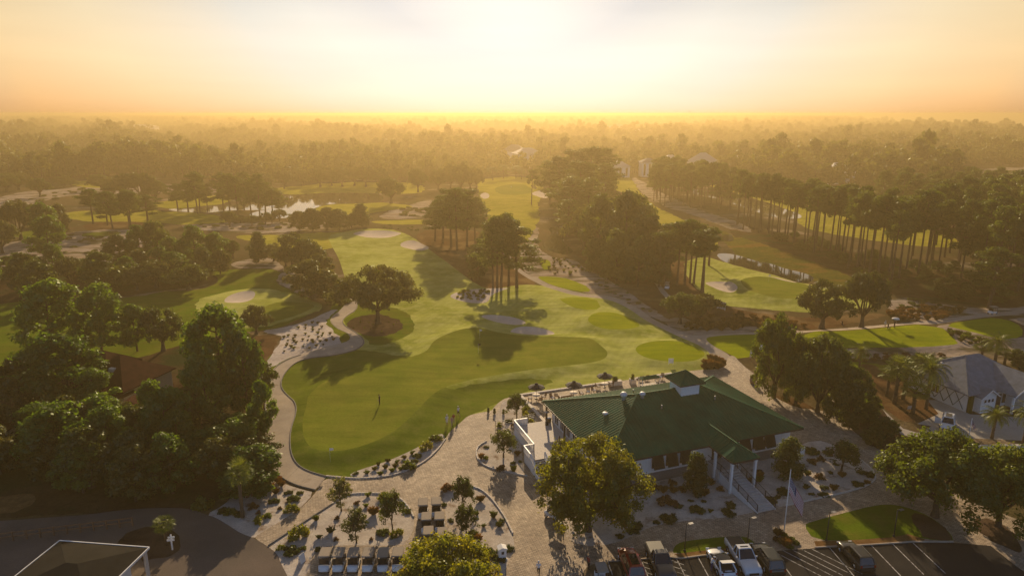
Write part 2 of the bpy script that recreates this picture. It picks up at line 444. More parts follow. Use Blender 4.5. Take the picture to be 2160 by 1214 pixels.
class MB:
    def __init__(s):
        s.v = []; s.f = []; s.m = []; s.n = 0; s.sm = []
    def add(s, v, f, m=0, smooth=False):
        v = [tuple(p) for p in v]
        s.v += v
        for q in f:
            s.f.append(tuple(i + s.n for i in q)); s.m.append(m); s.sm.append(smooth)
        s.n += len(v)
        return s
    def box(s, x0, x1, y0, y1, z0, z1, m=0, T=None):
        v = [(x0, y0, z0), (x1, y0, z0), (x1, y1, z0), (x0, y1, z0), (x0, y0, z1), (x1, y0, z1), (x1, y1, z1), (x0, y1, z1)]
        if T is not None: v = [T @ Vector(p) for p in v]
        return s.add(v, [(0, 3, 2, 1), (4, 5, 6, 7), (0, 1, 5, 4), (1, 2, 6, 5), (2, 3, 7, 6), (3, 0, 4, 7)], m)
    def bar(s, a, b, w, h=None, m=0):
        a = Vector(a); b = Vector(b); d = (b - a)
        L = d.length
        if L < 1e-6: return s
        d.normalize()
        up = Vector((0, 0, 1)) if abs(d.z) < 0.95 else Vector((0, 1, 0))
        x = d.cross(up).normalized(); y = x.cross(d)
        h = h or w
        v = []
        for p in (a, b):
            for sx, sy in ((-1, -1), (1, -1), (1, 1), (-1, 1)):
                v.append(p + x * sx * w / 2 + y * sy * h / 2)
        return s.add(v, [(0, 1, 2, 3), (7, 6, 5, 4), (0, 4, 5, 1), (1, 5, 6, 2), (2, 6, 7, 3), (3, 7, 4, 0)], m)
    def tube(s, pts, radii, seg=6, m=0, cap=True):
        rings = []
        v = []
        n = len(pts)
        for i, p in enumerate(pts):
            p = Vector(p)
            d = Vector(pts[min(i + 1, n - 1)]) - Vector(pts[max(i - 1, 0)])
            d.normalize()
            up = Vector((0, 0, 1)) if abs(d.z) < 0.9 else Vector((0, 1, 0))
            x = d.cross(up).normalized(); y = x.cross(d)
            for k in range(seg):
                a = 2 * math.pi * k / seg
                v.append(p + (x * math.cos(a) + y * math.sin(a)) * radii[i])
        f = []
        for i in range(n - 1):
            for k in range(seg):
                k2 = (k + 1) % seg
                f.append((i * seg + k, i * seg + k2, (i + 1) * seg + k2, (i + 1) * seg + k))
        if cap:
            f.append(tuple(range(seg))[::-1]); f.append(tuple((n - 1) * seg + k for k in range(seg)))
        return s.add(v, f, m, True)
    def lathe(s, prof, seg=12, c=(0, 0, 0), m=0):
        v = []; f = []
        for r, z in prof:
            for k in range(seg):
                a = 2 * math.pi * k / seg
                v.append((c[0] + r * math.cos(a), c[1] + r * math.sin(a), c[2] + z))
        n = len(prof)
        for i in range(n - 1):
            for k in range(seg):
                k2 = (k + 1) % seg
                f.append((i * seg + k, i * seg + k2, (i + 1) * seg + k2, (i + 1) * seg + k))
        f.append(tuple(range(seg))[::-1]); f.append(tuple((n - 1) * seg + k for k in range(seg)))
        return s.add(v, f, m, True)
    def poly(s, pts, m=0):
        return s.add(pts, [tuple(range(len(pts)))], m)
    def prism(s, pts, d, m=0):
        """closed solid: polygon pts swept by vector d"""
        n = len(pts); d = Vector(d)
        v = [Vector(p) for p in pts] + [Vector(p) + d for p in pts]
        f = [tuple(range(n))[::-1], tuple(range(n, 2 * n))]
        for i in range(n):
            j = (i + 1) % n
            f.append((i, j, n + j, n + i))
        return s.add(v, f, m)
    def mesh(s, name, mats):
        me = bpy.data.meshes.new(name)
        me.from_pydata([tuple(p) for p in s.v], [], s.f)
        if not isinstance(mats, (list, tuple)): mats = [mats]
        for q in mats: me.materials.append(M[q] if isinstance(q, str) else q)
        if len(mats) > 1: me.polygons.foreach_set('material_index', s.m)
        me.polygons.foreach_set('use_smooth', s.sm)
        me.update()
        return me
    def build(s, name, mats, parent=None):
        me = s.mesh(name, mats)
        if parent is not None: return child(name, me, parent)
        o = bpy.data.objects.new(name, me); COL.objects.link(o)
        return o

def bevel(o, w=0.03, seg=2):
    md = o.modifiers.new('bevel', 'BEVEL'); md.width = w; md.segments = seg; md.limit_method = 'ANGLE'
    md.angle_limit = R(35)
    return o
# ================================================================== GROUND
# outlines surveyed from the photograph, laid on the ground plane in metres
REG = []   # (name, material, outline, smooth)
RAGGED = ('sand_waste', 'straw', 'woods_floor', 'collar', 'rough_turf', 'mulch_bed', 'mulch_island', 'mulch_ring', 'marsh', 'fairway', 'flower_mound', 'house_lawn')
rj = np.random.default_rng(23)
def ragged(p):
    """a natural, uneven edge: extra points nudged a little off the line"""
    out = []
    for a, c in zip(p, np.roll(p, -1, 0)):
        L = float(np.hypot(*(c - a))); st = max(0.9, np.hypot(*a) * .008); n = max(1, min(12, int(L / st)))
        nrm = np.array([-(c - a)[1], (c - a)[0]]) / max(L, 1e-6)
        for i in range(n):
            out.append(a + (c - a) * i / n + nrm * rj.normal(0, .16) * st * min(1, L / st))
    return np.array(out)
def reg(name, mat, px, smooth=2):
    p = G0(px)
    if smooth: p = chaikin(p, smooth)
    if name in RAGGED: p = ragged(p)
    REG.append((name, mat, p)); return p

# big backdrop zones first (lowest priority)
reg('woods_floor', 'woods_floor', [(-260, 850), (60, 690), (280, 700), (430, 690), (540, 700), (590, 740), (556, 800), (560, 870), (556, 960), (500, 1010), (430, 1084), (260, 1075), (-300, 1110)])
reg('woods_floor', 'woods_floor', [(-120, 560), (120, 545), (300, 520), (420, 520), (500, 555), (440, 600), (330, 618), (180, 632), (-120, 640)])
reg('straw', 'leafstraw', [(-120, 1060), (20, 1045), (70, 1036), (78, 1062), (0, 1086), (-120, 1096)])  # brighter straw patch painted in place of a pool of sunlight
reg('straw', 'straw', [(1180, 470), (1300, 470), (1420, 520), (1470, 580), (1500, 640), (1560, 650), (1700, 672), (1900, 660), (1780, 690), (1560, 700), (1400, 680), (1310, 628), (1250, 560), (1190, 520)])
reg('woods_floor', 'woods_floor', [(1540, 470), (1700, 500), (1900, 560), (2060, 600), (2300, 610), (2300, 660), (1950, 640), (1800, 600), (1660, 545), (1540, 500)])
reg('straw', 'straw', [(870, 485), (1000, 480), (1060, 520), (1110, 570), (1140, 600), (1060, 612), (1000, 604), (930, 545), (890, 518)])
reg('straw', 'straw', [(170, 470), (330, 462), (350, 478), (300, 488), (180, 486)])
reg('rough_turf', 'lawn_dark', [(540, 810), (545, 770), (590, 735), (640, 700), (690, 670), (700, 640), (740, 610), (780, 640), (760, 700), (790, 730), (720, 760), (640, 772), (600, 800), (580, 850), (560, 830)])
reg('sand_waste', 'waste', [(-200, 560), (-60, 520), (60, 505), (150, 488), (260, 480), (340, 500), (300, 540), (200, 562), (100, 556), (-200, 620)])
reg('sand_waste', 'waste', [(380, 474), (490, 470), (600, 469), (720, 474), (640, 487), (500, 493), (390, 486)])
reg('sand_waste', 'waste', [(-60, 430), (40, 405), (160, 395), (300, 385), (480, 395), (480, 405), (320, 408), (150, 412), (60, 432), (-60, 450)])
reg('sand_waste', 'waste', [(800, 452), (850, 438), (885, 425), (940, 420), (925, 450), (905, 459), (800, 460)])
reg('sand_waste', 'waste', [(2020, 360), (2100, 353), (2300, 352), (2300, 410), (2150, 398), (2060, 385)])
reg('sand_waste', 'waste', [(1330, 372), (1350, 378), (1390, 405), (1470, 440), (1560, 470), (1600, 490), (1540, 482), (1450, 452), (1380, 425), (1345, 400)])
reg('sand_waste', 'waste', [(1118, 470), (1140, 480), (1130, 520), (1160, 545), (1210, 545), (1240, 568), (1300, 600), (1360, 640), (1410, 668), (1440, 700), (1400, 678), (1340, 645), (1310, 630), (1250, 620), (1170, 605), (1110, 580), (1095, 540), (1112, 500)])
reg('sand_waste', 'waste', [(1400, 672), (1440, 664), (1480, 690), (1540, 690), (1600, 690), (1680, 690), (1690, 706), (1480, 708), (1420, 698)])
reg('sand_waste', 'waste', [(480, 555), (560, 540), (600, 560), (690, 640), (620, 617), (575, 590), (590, 566), (500, 566)])
reg('sand_waste', 'waste', [(1866, 636), (1910, 628), (1960, 638), (2040, 652), (2100, 648), (2200, 640), (2200, 660), (2050, 670), (1960, 682), (1890, 668)])
reg('sand_waste', 'waste', [(1680, 752), (1830, 738), (1930, 733), (1980, 715), (1970, 690), (2000, 684), (2050, 698), (2110, 718), (2160, 712), (2260, 705), (2260, 745), (2100, 752), (2000, 748), (1850, 760)])
reg('sand_waste', 'waste', [(2121, 674), (2200, 668), (2260, 690), (2156, 692)])
reg('marsh', 'marsh', [(1515, 480), (1560, 500), (1640, 527), (1720, 552), (1800, 582), (1850, 610), (1800, 612), (1730, 592), (1660, 568), (1600, 548), (1535, 528)])
# far fairways
FT = dict(smooth=2)
reg('fairway', 'farturf', [(1010, 376), (1090, 372), (1138, 380), (1150, 400), (1132, 430), (1142, 460), (1128, 482), (1112, 512), (1060, 520), (1035, 480), (1025, 440), (1005, 400)])
reg('fairway', 'farturf', [(1293, 372), (1325, 370), (1338, 385), (1346, 400), (1375, 430), (1420, 455), (1480, 482), (1520, 500), (1510, 535), (1450, 525), (1400, 490), (1370, 440), (1330, 410), (1290, 398)])
reg('fairway', 'farturf', [(310, 428), (400, 418), (483, 408), (490, 426), (440, 432), (400, 437), (340, 438)])
reg('fairway', 'farturf', [(120, 446), (300, 440), (360, 446), (480, 456), (495, 470), (420, 476), (300, 470), (150, 466)])
reg('fairway', 'farturf', [(555, 402), (600, 394), (700, 385), (800, 384), (860, 384), (895, 392), (895, 406), (860, 411), (800, 405), (700, 404), (600, 410)])
reg('fairway', 'farturf', [(665, 434), (720, 428), (800, 427), (850, 431), (880, 438), (800, 446), (760, 453), (700, 456), (665, 446)])
reg('fairway', 'farturf', [(785, 463), (905, 460), (925, 472), (785, 470)])
reg('fairway', 'farturf', [(480, 498), (600, 493), (720, 486), (760, 490), (720, 520), (640, 535), (540, 512)])
reg('fairway', 'farturf', [(130, 384), (290, 378), (330, 392), (180, 398)])
reg('fairway', 'lawn_dark', [(20, 490), (80, 484), (135, 488), (95, 505), (30, 502)])
reg('fairway', 'lawn_dark', [(165, 491), (240, 485), (265, 494), (180, 502)])
reg('fairway', 'farturf', [(1500, 386), (1620, 400), (1740, 428), (1900, 466), (2000, 496), (2080, 525), (1960, 520), (1780, 497), (1690, 480), (1680, 455), (1640, 430), (1560, 410), (1500, 398)])
# left hole
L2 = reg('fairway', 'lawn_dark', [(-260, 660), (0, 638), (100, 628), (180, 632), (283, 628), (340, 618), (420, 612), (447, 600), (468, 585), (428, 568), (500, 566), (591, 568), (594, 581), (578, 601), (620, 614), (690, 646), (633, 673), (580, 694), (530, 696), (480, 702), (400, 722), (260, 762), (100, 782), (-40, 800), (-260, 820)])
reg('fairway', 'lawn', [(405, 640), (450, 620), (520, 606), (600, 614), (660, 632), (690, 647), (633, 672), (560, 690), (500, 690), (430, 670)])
# right hole
reg('fairway', 'lawn', [(1440, 556), (1470, 540), (1513, 545), (1573, 562), (1627, 574), (1690, 594), (1773, 612), (1820, 626), (1852, 646), (1807, 653), (1723, 661), (1657, 654), (1590, 646), (1530, 643), (1505, 630), (1470, 606), (1450, 585)])
# the main lawn in front of the clubhouse
L1 = reg('lawn', 'lawn', [(700, 1012), (653, 1002), (618, 984), (604, 952), (604, 910), (618, 873), (616, 854), (602, 836), (588, 820), (585, 806), (595, 785), (620, 762), (655, 750), (706, 748), (745, 738), (762, 726), (760, 714), (736, 694), (714, 679), (728, 662), (748, 648), (740, 622), (728, 590), (715, 545), (700, 520), (690, 495), (720, 487), (760, 482), (800, 481), (840, 486), (872, 500), (895, 517), (930, 545), (970, 575), (1010, 602), (1030, 609), (1060, 606), (1100, 600), (1140, 600), (1165, 603), (1200, 613), (1250, 620), (1290, 624), (1315, 631), (1338, 644), (1370, 664), (1405, 685), (1445, 705), (1475, 722), (1500, 737), (1530, 760), (1500, 785), (1410, 793), (1300, 806), (1200, 823), (1107, 836), (1080, 845), (1060, 845), (1046, 860), (1035, 868), (1000, 874), (985, 882), (960, 915), (930, 940), (880, 965), (820, 990), (760, 1012)], 1)
reg('rough_turf', 'lawn_dark', [(728, 600), (752, 622), (772, 640), (800, 640), (860, 655), (880, 690), (850, 712), (790, 735), (768, 712), (742, 693), (721, 679), (735, 664), (755, 648), (738, 622)])
reg('collar', 'collar', [(700, 1012), (653, 1002), (618, 984), (604, 952), (604, 910), (618, 873), (616, 854), (602, 836), (588, 820), (585, 806), (595, 785), (620, 762), (655, 750), (706, 748), (760, 740), (800, 745), (850, 752), (880, 760), (920, 800), (940, 830), (1010, 812), (1100, 800), (1180, 800), (1120, 822), (1060, 845), (1000, 874), (985, 882), (960, 915), (930, 940), (880, 965), (820, 990), (760, 1012)], 1)
GREEN = reg('putting_green', 'green', [(886, 868), (840, 915), (779, 946), (709, 962), (660, 956), (640, 930), (638, 890), (648, 860), (650, 840), (695, 805), (760, 780), (850, 765), (902, 745), (912, 726), (938, 713), (976, 701), (1015, 698), (1041, 705), (1083, 711), (1119, 715), (1183, 713), (1245, 716), (1263, 731), (1284, 747), (1276, 760), (1251, 768), (1160, 781), (1041, 798), (984, 808), (925, 828)], 2)
G3 = reg('practice_green', 'tee', [(1238, 680), (1250, 667), (1275, 662), (1300, 664), (1335, 675), (1352, 690), (1340, 698), (1300, 701), (1265, 696), (1245, 688)])
G4 = reg('practice_green', 'tee', [(1338, 736), (1370, 725), (1420, 723), (1460, 734), (1492, 750), (1472, 766), (1420, 769), (1370, 763), (1345, 751)])
T0 = reg('tee', 'tee', [(1178, 632), (1256, 630), (1270, 656), (1222, 658), (1190, 646)], 1)
GR = reg('golf_green', 'green', [(1560, 592), (1610, 582), (1680, 596), (1722, 611), (1712, 632), (1650, 636), (1590, 622), (1565, 606)])
GL = reg('golf_green', 'green', [(540, 660), (580, 640), (640, 640), (672, 648), (630, 668), (570, 684), (530, 680)])
GC = reg('golf_green', 'green', [(1040, 395), (1085, 388), (1120, 393), (1125, 405), (1090, 412), (1050, 410)])
T1 = reg('tee', 'tee', [(1690, 706), (1800, 700), (1978, 688), (2024, 727), (2008, 731), (1837, 737), (1735, 742), (1690, 745)], 1)
T2 = reg('tee', 'tee', [(1983, 688), (2079, 673), (2121, 677), (2156, 694), (2156, 714), (2106, 717), (2047, 700)], 1)
T3 = reg('tee', 'tee', [(1486, 718), (1500, 712), (1558, 709), (1610, 710), (1620, 740), (1562, 762), (1536, 748), (1503, 732)], 1)
T4 = reg('tee', 'tee', [(1130, 581), (1163, 582), (1203, 587), (1247, 610), (1240, 618), (1187, 610), (1147, 594)], 1)
T5 = reg('tee', 'tee', [(1138, 547), (1160, 548), (1163, 566), (1143, 566)], 1)
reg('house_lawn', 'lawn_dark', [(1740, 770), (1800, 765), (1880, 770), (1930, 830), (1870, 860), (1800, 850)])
BUNK = [
 [(1018, 667), (1041, 665), (1067, 668), (1093, 674), (1106, 680), (1088, 684), (1057, 682), (1033, 675)],
 [(1080, 698), (1093, 690), (1119, 688), (1145, 693), (1168, 703), (1147, 710), (1108, 708), (1088, 704)],
 [(748, 492), (761, 487), (789, 486), (820, 488), (843, 491), (833, 497), (811, 501), (781, 499)],
 [(845, 515), (861, 508), (878, 508), (893, 516), (904, 522), (885, 527), (860, 522)],
 [(1486, 596), (1512, 594), (1534, 596), (1555, 608), (1543, 615), (1515, 610)],
 [(1613, 579), (1657, 586), (1690, 594), (1680, 597), (1640, 588)],
 [(474, 635), (490, 622), (518, 615), (536, 618), (531, 630), (515, 636), (492, 637)],
 [(1013, 412), (1022, 406), (1031, 410), (1031, 418), (1018, 420)],
 [(1120, 407), (1136, 402), (1150, 403), (1158, 411), (1150, 418), (1138, 415)],
]
def grown(b, k=1.16):
    b = np.array(b, float); c = b.mean(0); return [tuple(c + (q - c) * k) for q in b]
BP = [reg('bunker', 'bunker', grown(b)) for b in BUNK]
reg('sand_bed', 'sand', [(945, 622), (985, 610), (1030, 608), (1078, 606), (1060, 612), (1035, 622), (1030, 638), (1000, 640), (960, 632)])
# water
PONDS = [
 [(1508, 530), (1550, 532), (1590, 546), (1627, 552), (1653, 562), (1700, 572), (1722, 583), (1700, 595), (1673, 589), (1627, 573), (1573, 561), (1523, 548)],
 [(1522, 492), (1545, 492), (1550, 506), (1526, 507)],
 [(1440, 393), (1480, 399), (1530, 409), (1573, 417), (1613, 422), (1653, 437), (1692, 450), (1690, 459), (1647, 458), (1600, 446), (1560, 432), (1500, 413), (1440, 403)],
 [(1155, 476), (1198, 474), (1202, 485), (1187, 495), (1187, 508), (1202, 518), (1212, 530), (1190, 534), (1165, 528), (1145, 518), (1145, 510), (1158, 500), (1163, 488)],
 [(590, 412), (640, 407), (700, 404), (800, 405), (812, 418), (790, 427), (730, 427), (690, 428), (668, 435), (642, 446), (606, 457), (585, 458), (556, 454), (520, 452), (540, 443), (590, 436)],
 [(353, 437), (410, 439), (440, 434), (485, 429), (530, 428), (560, 428), (590, 430), (585, 438), (540, 441), (480, 441), (430, 448), (400, 445), (358, 442)],
 [(1118, 388), (1128, 388), (1134, 396), (1126, 398)],
]
PP = [reg('pond', 'water', b, 2) for b in PONDS]
# sand and beds near the clubhouse
reg('mulch_ring', 'mulch', [(730, 680), (745, 668), (775, 660), (805, 660), (838, 670), (853, 683), (845, 695), (820, 706), (785, 710), (750, 703), (733, 692)])
reg('sand_waste', 'sand', [(554, 695), (585, 692), (616, 687), (655, 674), (689, 654), (715, 648), (697, 663), (684, 682), (704, 700), (722, 720), (717, 736), (681, 740), (642, 747), (603, 758), (568, 777), (556, 772), (578, 746), (590, 720), (596, 707), (560, 702)])
reg('straw', 'straw', [(520, 715), (560, 704), (592, 708), (585, 728), (572, 748), (556, 768), (540, 790), (500, 780)])
reg('flower_mound', 'mulch', [(1478, 779), (1490, 765), (1505, 755), (1525, 762), (1534, 770), (1515, 778)])
reg('mulch_bed', 'straw', [(1590, 838), (1625, 832), (1680, 840), (1730, 870), (1742, 905), (1720, 925), (1690, 930), (1640, 900), (1600, 860)])
reg('mulch_bed', 'mulch', [(1725, 800), (1800, 850), (1862, 862), (1905, 905), (1960, 930), (2160, 948), (2160, 1010), (1960, 1000), (1885, 966), (1815, 923), (1768, 875)])
reg('mulch_bed', 'straw', [(1800, 770), (1850, 770), (1920, 815), (1990, 870), (1976, 880), (1935, 893), (1900, 888), (1860, 858)])
reg('mulch_bed', 'straw', [(1960, 815), (1990, 830), (2060, 865), (2080, 885), (2050, 882), (1985, 845)])
# hard surfaces
ROAD = reg('road', 'road', [(-300, 1112), (0, 1098), (120, 1089), (181, 1085), (259, 1074), (330, 1070), (400, 1071), (434, 1084), (457, 1091), (490, 1112), (509, 1124), (537, 1134), (565, 1151), (586, 1168), (592, 1186), (612, 1224), (640, 1420), (-300, 1420)], 1)
reg('mulch_island', 'mulch', [(270, 1120), (330, 1105), (372, 1118), (385, 1150), (372, 1165), (340, 1178), (290, 1176), (240, 1150)])
reg('cart_path', 'concrete', [(665, 1034), (616, 1022), (579, 997), (558, 967), (556, 929), (560, 873), (557, 850), (562, 812), (565, 790), (593, 762), (653, 744), (695, 732), (728, 725), (741, 716), (732, 703), (709, 692), (695, 678), (700, 664), (718, 650), (733, 632), (737, 610), (755, 610), (756, 632), (752, 650), (732, 664), (718, 679), (742, 695), (768, 714), (770, 727), (752, 742), (704, 754), (655, 756), (623, 765), (602, 787), (593, 806), (596, 820), (611, 836), (625, 854), (627, 873), (613, 910), (611, 952), (623, 979), (653, 995), (690, 1006)], 1)
reg('cart_path', 'concrete', [(1057, 528), (1072, 528), (1085, 555), (1102, 568), (1135, 588), (1165, 603), (1200, 614), (1247, 620), (1283, 623), (1312, 630), (1338, 643), (1364, 659), (1388, 676), (1426, 694), (1452, 704), (1483, 706), (1560, 703), (1700, 697), (1800, 690), (1900, 683), (2000, 672), (2100, 658), (2260, 634), (2260, 643), (2100, 668), (2000, 682), (1900, 691), (1800, 698), (1700, 705), (1560, 709), (1499, 712), (1487, 718), (1501, 731), (1535, 748), (1545, 760), (1500, 755), (1491, 743), (1465, 727), (1434, 709), (1393, 691), (1357, 670), (1328, 650), (1305, 637), (1279, 630), (1238, 626), (1194, 619), (1160, 608), (1125, 591), (1094, 571), (1075, 558)], 1)
reg('cart_path', 'concrete', [(1375, 575), (1383, 575), (1392, 600), (1415, 625), (1430, 640), (1418, 640), (1398, 622), (1382, 600)], 1)
PLAZA = reg('plaza', 'paver', [(688, 1004), (735, 1008), (760, 1010), (810, 1007), (850, 997), (890, 979), (922, 952), (940, 925), (948, 910), (972, 890), (987, 876), (1010, 870), (1037, 866), (1042, 858), (1052, 848), (1068, 838), (1107, 832), (1240, 812), (1400, 790), (1476, 779), (1510, 779), (1534, 771), (1530, 760), (1545, 750), (1562, 766), (1600, 795), (1622, 815), (1630, 835), (1680, 860), (1723, 863), (1768, 875), (1815, 923), (1880, 964), (1960, 1010), (2060, 1060), (2160, 1100), (2300, 1150), (2300, 1420), (2100, 1420), (2090, 1150), (2011, 1143), (1926, 1143), (1838, 1149), (1719, 1155), (1619, 1162), (1481, 1172), (1437, 1178), (1407, 1175), (1348, 1180), (1283, 1184), (1240, 1190), (1225, 1214), (1200, 1420), (640, 1420), (612, 1224), (592, 1186), (586, 1168), (565, 1151), (537, 1134), (540, 1128), (628, 1077), (665, 1040)], 1)
reg('sand_bed', 'bedsand', [(434, 1084), (470, 1066), (500, 1036), (520, 1020), (560, 1000), (600, 1020), (640, 1032), (664, 1038), (628, 1076), (580, 1105), (540, 1129), (537, 1134), (509, 1124), (490, 1112), (457, 1091)], 1)
reg('planting_bed', 'bedsand', [(735, 1002), (748, 994), (780, 983), (820, 971), (870, 949), (905, 929), (930, 912), (940, 922), (922, 949), (890, 975), (850, 993), (810, 1003), (760, 1006)], 1)
reg('sand_bed', 'bedsand', [(565, 1150), (630, 1108), (701, 1062), (722, 1046), (745, 1040), (800, 1040), (840, 1046), (862, 1068), (873, 1090), (874, 1112), (860, 1138), (850, 1150), (700, 1148), (660, 1160), (650, 1214), (612, 1224), (592, 1186), (586, 1168)], 1)
reg('sand_bed', 'bedsand', [(930, 1036), (960, 1024), (1000, 1024), (1030, 1042), (1062, 1084), (1082, 1125), (1086, 1160), (1068, 1190), (1064, 1230), (1000, 1260), (955, 1230), (950, 1150), (940, 1080)], 1)
reg('sand_bed', 'bedsand', [(1003, 957), (1006, 944), (1027, 930), (1060, 915), (1100, 905), (1100, 960), (1108, 1005), (1080, 998), (1043, 990), (1019, 980), (1006, 968)], 1)
reg('sand_bed', 'bedsand', [(1040, 878), (1052, 866), (1060, 845), (1085, 840), (1105, 840), (1150, 880), (1110, 895), (1060, 905), (1045, 895)], 1)
reg('sand_bed', 'bedsand', [(1150, 1040), (1170, 1000), (1230, 980), (1290, 980), (1350, 1000), (1460, 985), (1560, 975), (1660, 950), (1720, 925), (1765, 940), (1814, 968), (1850, 1000), (1840, 1020), (1794, 1036), (1723, 1051), (1657, 1066), (1612, 1074), (1560, 1086), (1496, 1094), (1437, 1098), (1385, 1106), (1355, 1118), (1318, 1136), (1289, 1146), (1252, 1151), (1222, 1147), (1196, 1135), (1165, 1090)], 1)
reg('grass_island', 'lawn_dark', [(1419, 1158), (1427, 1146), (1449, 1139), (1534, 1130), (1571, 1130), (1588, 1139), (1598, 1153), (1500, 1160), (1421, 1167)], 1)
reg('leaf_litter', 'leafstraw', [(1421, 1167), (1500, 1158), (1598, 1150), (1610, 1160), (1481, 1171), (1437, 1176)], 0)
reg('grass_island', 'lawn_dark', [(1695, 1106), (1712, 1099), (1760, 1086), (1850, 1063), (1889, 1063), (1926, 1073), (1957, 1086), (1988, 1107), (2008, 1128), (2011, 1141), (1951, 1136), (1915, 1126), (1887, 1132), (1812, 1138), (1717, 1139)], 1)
reg('leaf_litter', 'leafstraw', [(1717, 1140), (1760, 1139), (1812, 1137), (1887, 1131), (1915, 1125), (1951, 1136), (1948, 1142), (1838, 1147), (1722, 1154)], 0)
reg('mulch_island', 'mulch', [(1920, 1080), (1957, 1086), (1988, 1107), (2008, 1128), (2011, 1141), (1951, 1138), (1935, 1110)], 1)
reg('mulch_bed', 'mulch', [(2050, 1090), (2100, 1095), (2150, 1130), (2160, 1170), (2110, 1150), (2060, 1120)])
PARK = reg('parking_lot', 'asphalt', [(1283, 1184), (1348, 1180), (1407, 1175), (1437, 1178), (1481, 1172), (1619, 1162), (1719, 1155), (1838, 1149), (1926, 1143), (2011, 1143), (2090, 1150), (2140, 1190), (2300, 1300), (2300, 1420), (1250, 1420), (1262, 1214)], 0)
reg('driveway', 'drive', [(1862, 862), (1905, 903), (1935, 912), (1966, 898), (1935, 893), (1980, 872), (1956, 843), (1981, 843), (2047, 873), (2160, 880), (2300, 885), (2300, 935), (2062, 924), (1990, 922), (1960, 930), (1900, 915), (1880, 890)], 0)

PLATEAU = [(GREEN, 0.75, 4.5), (G3, 0.5, 4.0), (G4, 0.5, 4.0), (T0, 0.35, 2.5), (GR, 0.6, 5.0), (GL, 0.5, 4.0), (T1, 0.55, 3.0), (T2, 0.4, 3.0), (T3, 0.3, 2.0), (T4, 0.3, 2.0)]
DIPS = [(p, 0.42, 1.6) for p in BP]
FLAT = [p for n, m, p in REG if n in ('plaza', 'parking_lot', 'road', 'sand_bed', 'grass_island', 'driveway')]

def height(pts):
    pts = np.atleast_2d(np.asarray(pts, float))
    x, y = pts[:, 0], pts[:, 1]
    z = 0.30 * np.sin(x * 0.071 + 1.3) * np.sin(y * 0.083 + .4) + 0.16 * np.sin(x * 0.19 + y * 0.11) + 0.09 * np.sin(x * 0.31 - y * 0.37 + 2)
    z += np.where(y > 190, 0.35 * np.sin(x * 0.033) * np.sin(y * 0.027), 0)
    w = np.ones(len(pts))
    for p in FLAT:
        w = np.minimum(w, sstep((-sdf(pts, p)) / 12.0))
    z = z * w * np.clip((y - 60) / 60, 0, 1)
    for p, hgt, wid in PLATEAU:
        z += hgt * sstep(1 + sdf(pts, p) / wid)
    for p, dep, wid in DIPS:
        d = sdf(pts, p)
        z += -dep * sstep(d / wid) + 0.05 * sstep(1 + d / 1.8) * (d < 0) + 0.05 * (d >= 0) * (1 - sstep(d / 0.8))
    for p in PP:
        d = sdf(pts, p)
        f = sstep(1 + d / 5.0)
        z = z * (1 - f) + (-0.55) * f
        z = np.where(d >= 0, -0.55, z)
    return z

def G(x, y, z=None):
    p = G0([(x, y)])
    if z is not None:
        p = G0([(x, y)], z)
        return Vector((p[0, 0], p[0, 1], z))
    h = 0.0
    for _ in range(3):
        h = float(height(p)[0]); p = G0([(x, y)], h)
    return Vector((p[0, 0], p[0, 1], h))

def build_ground():
    co = []; faces = []
    for n, m, p in REG:
        i0 = len(co)
        co += [Vector((a, b)) for a, b in p]
        faces.append(list(range(i0, len(co))))
    pts = []
    y = 50.0
    while y < 620:
        st = max(1.15, y * 0.0125) if y < 200 else y * 0.017
        hw = y * 0.86 + 12
        n = int(2 * hw / st)
        xs = np.linspace(-hw, hw, n) + rng.uniform(-.2, .2, n) * st
        ys = y + rng.uniform(-.2, .2, n) * st
        pts.append(np.stack([xs, ys], 1))
        y += st
    for rad in (900, 1500, 3000, 6000, 12000):
        a = np.linspace(0, 2 * math.pi, 40, endpoint=False)
        pts.append(np.stack([rad * np.cos(a), 250 + rad * np.sin(a)], 1))
    pts = np.concatenate(pts)
    co += [Vector((a, b)) for a, b in pts]
    V, E_, F, ov, oe, of = delaunay_2d_cdt(co, [], faces, 0, 1e-3, True)
    P = np.array([(v[0], v[1]) for v in V])
    Z = height(P)
    far = np.hypot(P[:, 0], P[:, 1]) > 800
    Z[far] = 0
    buckets = {}
    FA = np.array([tuple(f)[:3] for f in F])
    cen = P[FA].mean(1)
    own = np.full(len(FA), -1)
    for k, (n, m, p) in enumerate(REG):
        lo, hi = p.min(0), p.max(0)
        near = np.where((own < k) & (cen[:, 0] > lo[0]) & (cen[:, 0] < hi[0]) & (cen[:, 1] > lo[1]) & (cen[:, 1] < hi[1]))[0]
        if len(near): own[near[inside(cen[near], p)]] = k
    for f, k in zip(F, own):
        buckets.setdefault(int(k), []).append(f)
    objs = []
    for k, fl in buckets.items():
        name, mat = ('ground', 'rough') if k < 0 else REG[k][:2]
        used = sorted({i for f in fl for i in f})
        mp = {i: j for j, i in enumerate(used)}
        vs = [(P[i, 0], P[i, 1], Z[i]) for i in used]
        fs = [tuple(mp[i] for i in f) for f in fl]
        me = bpy.data.meshes.new(name)
        me.from_pydata(vs, [], fs)
        me.materials.append(M[mat])
        me.polygons.foreach_set('use_smooth', [True] * len(fs))
        me.update()
        o = bpy.data.objects.new(name, me); COL.objects.link(o)
        o['kind'] = 'structure'
        objs.append(o)
    return objs
GROUND = build_ground()
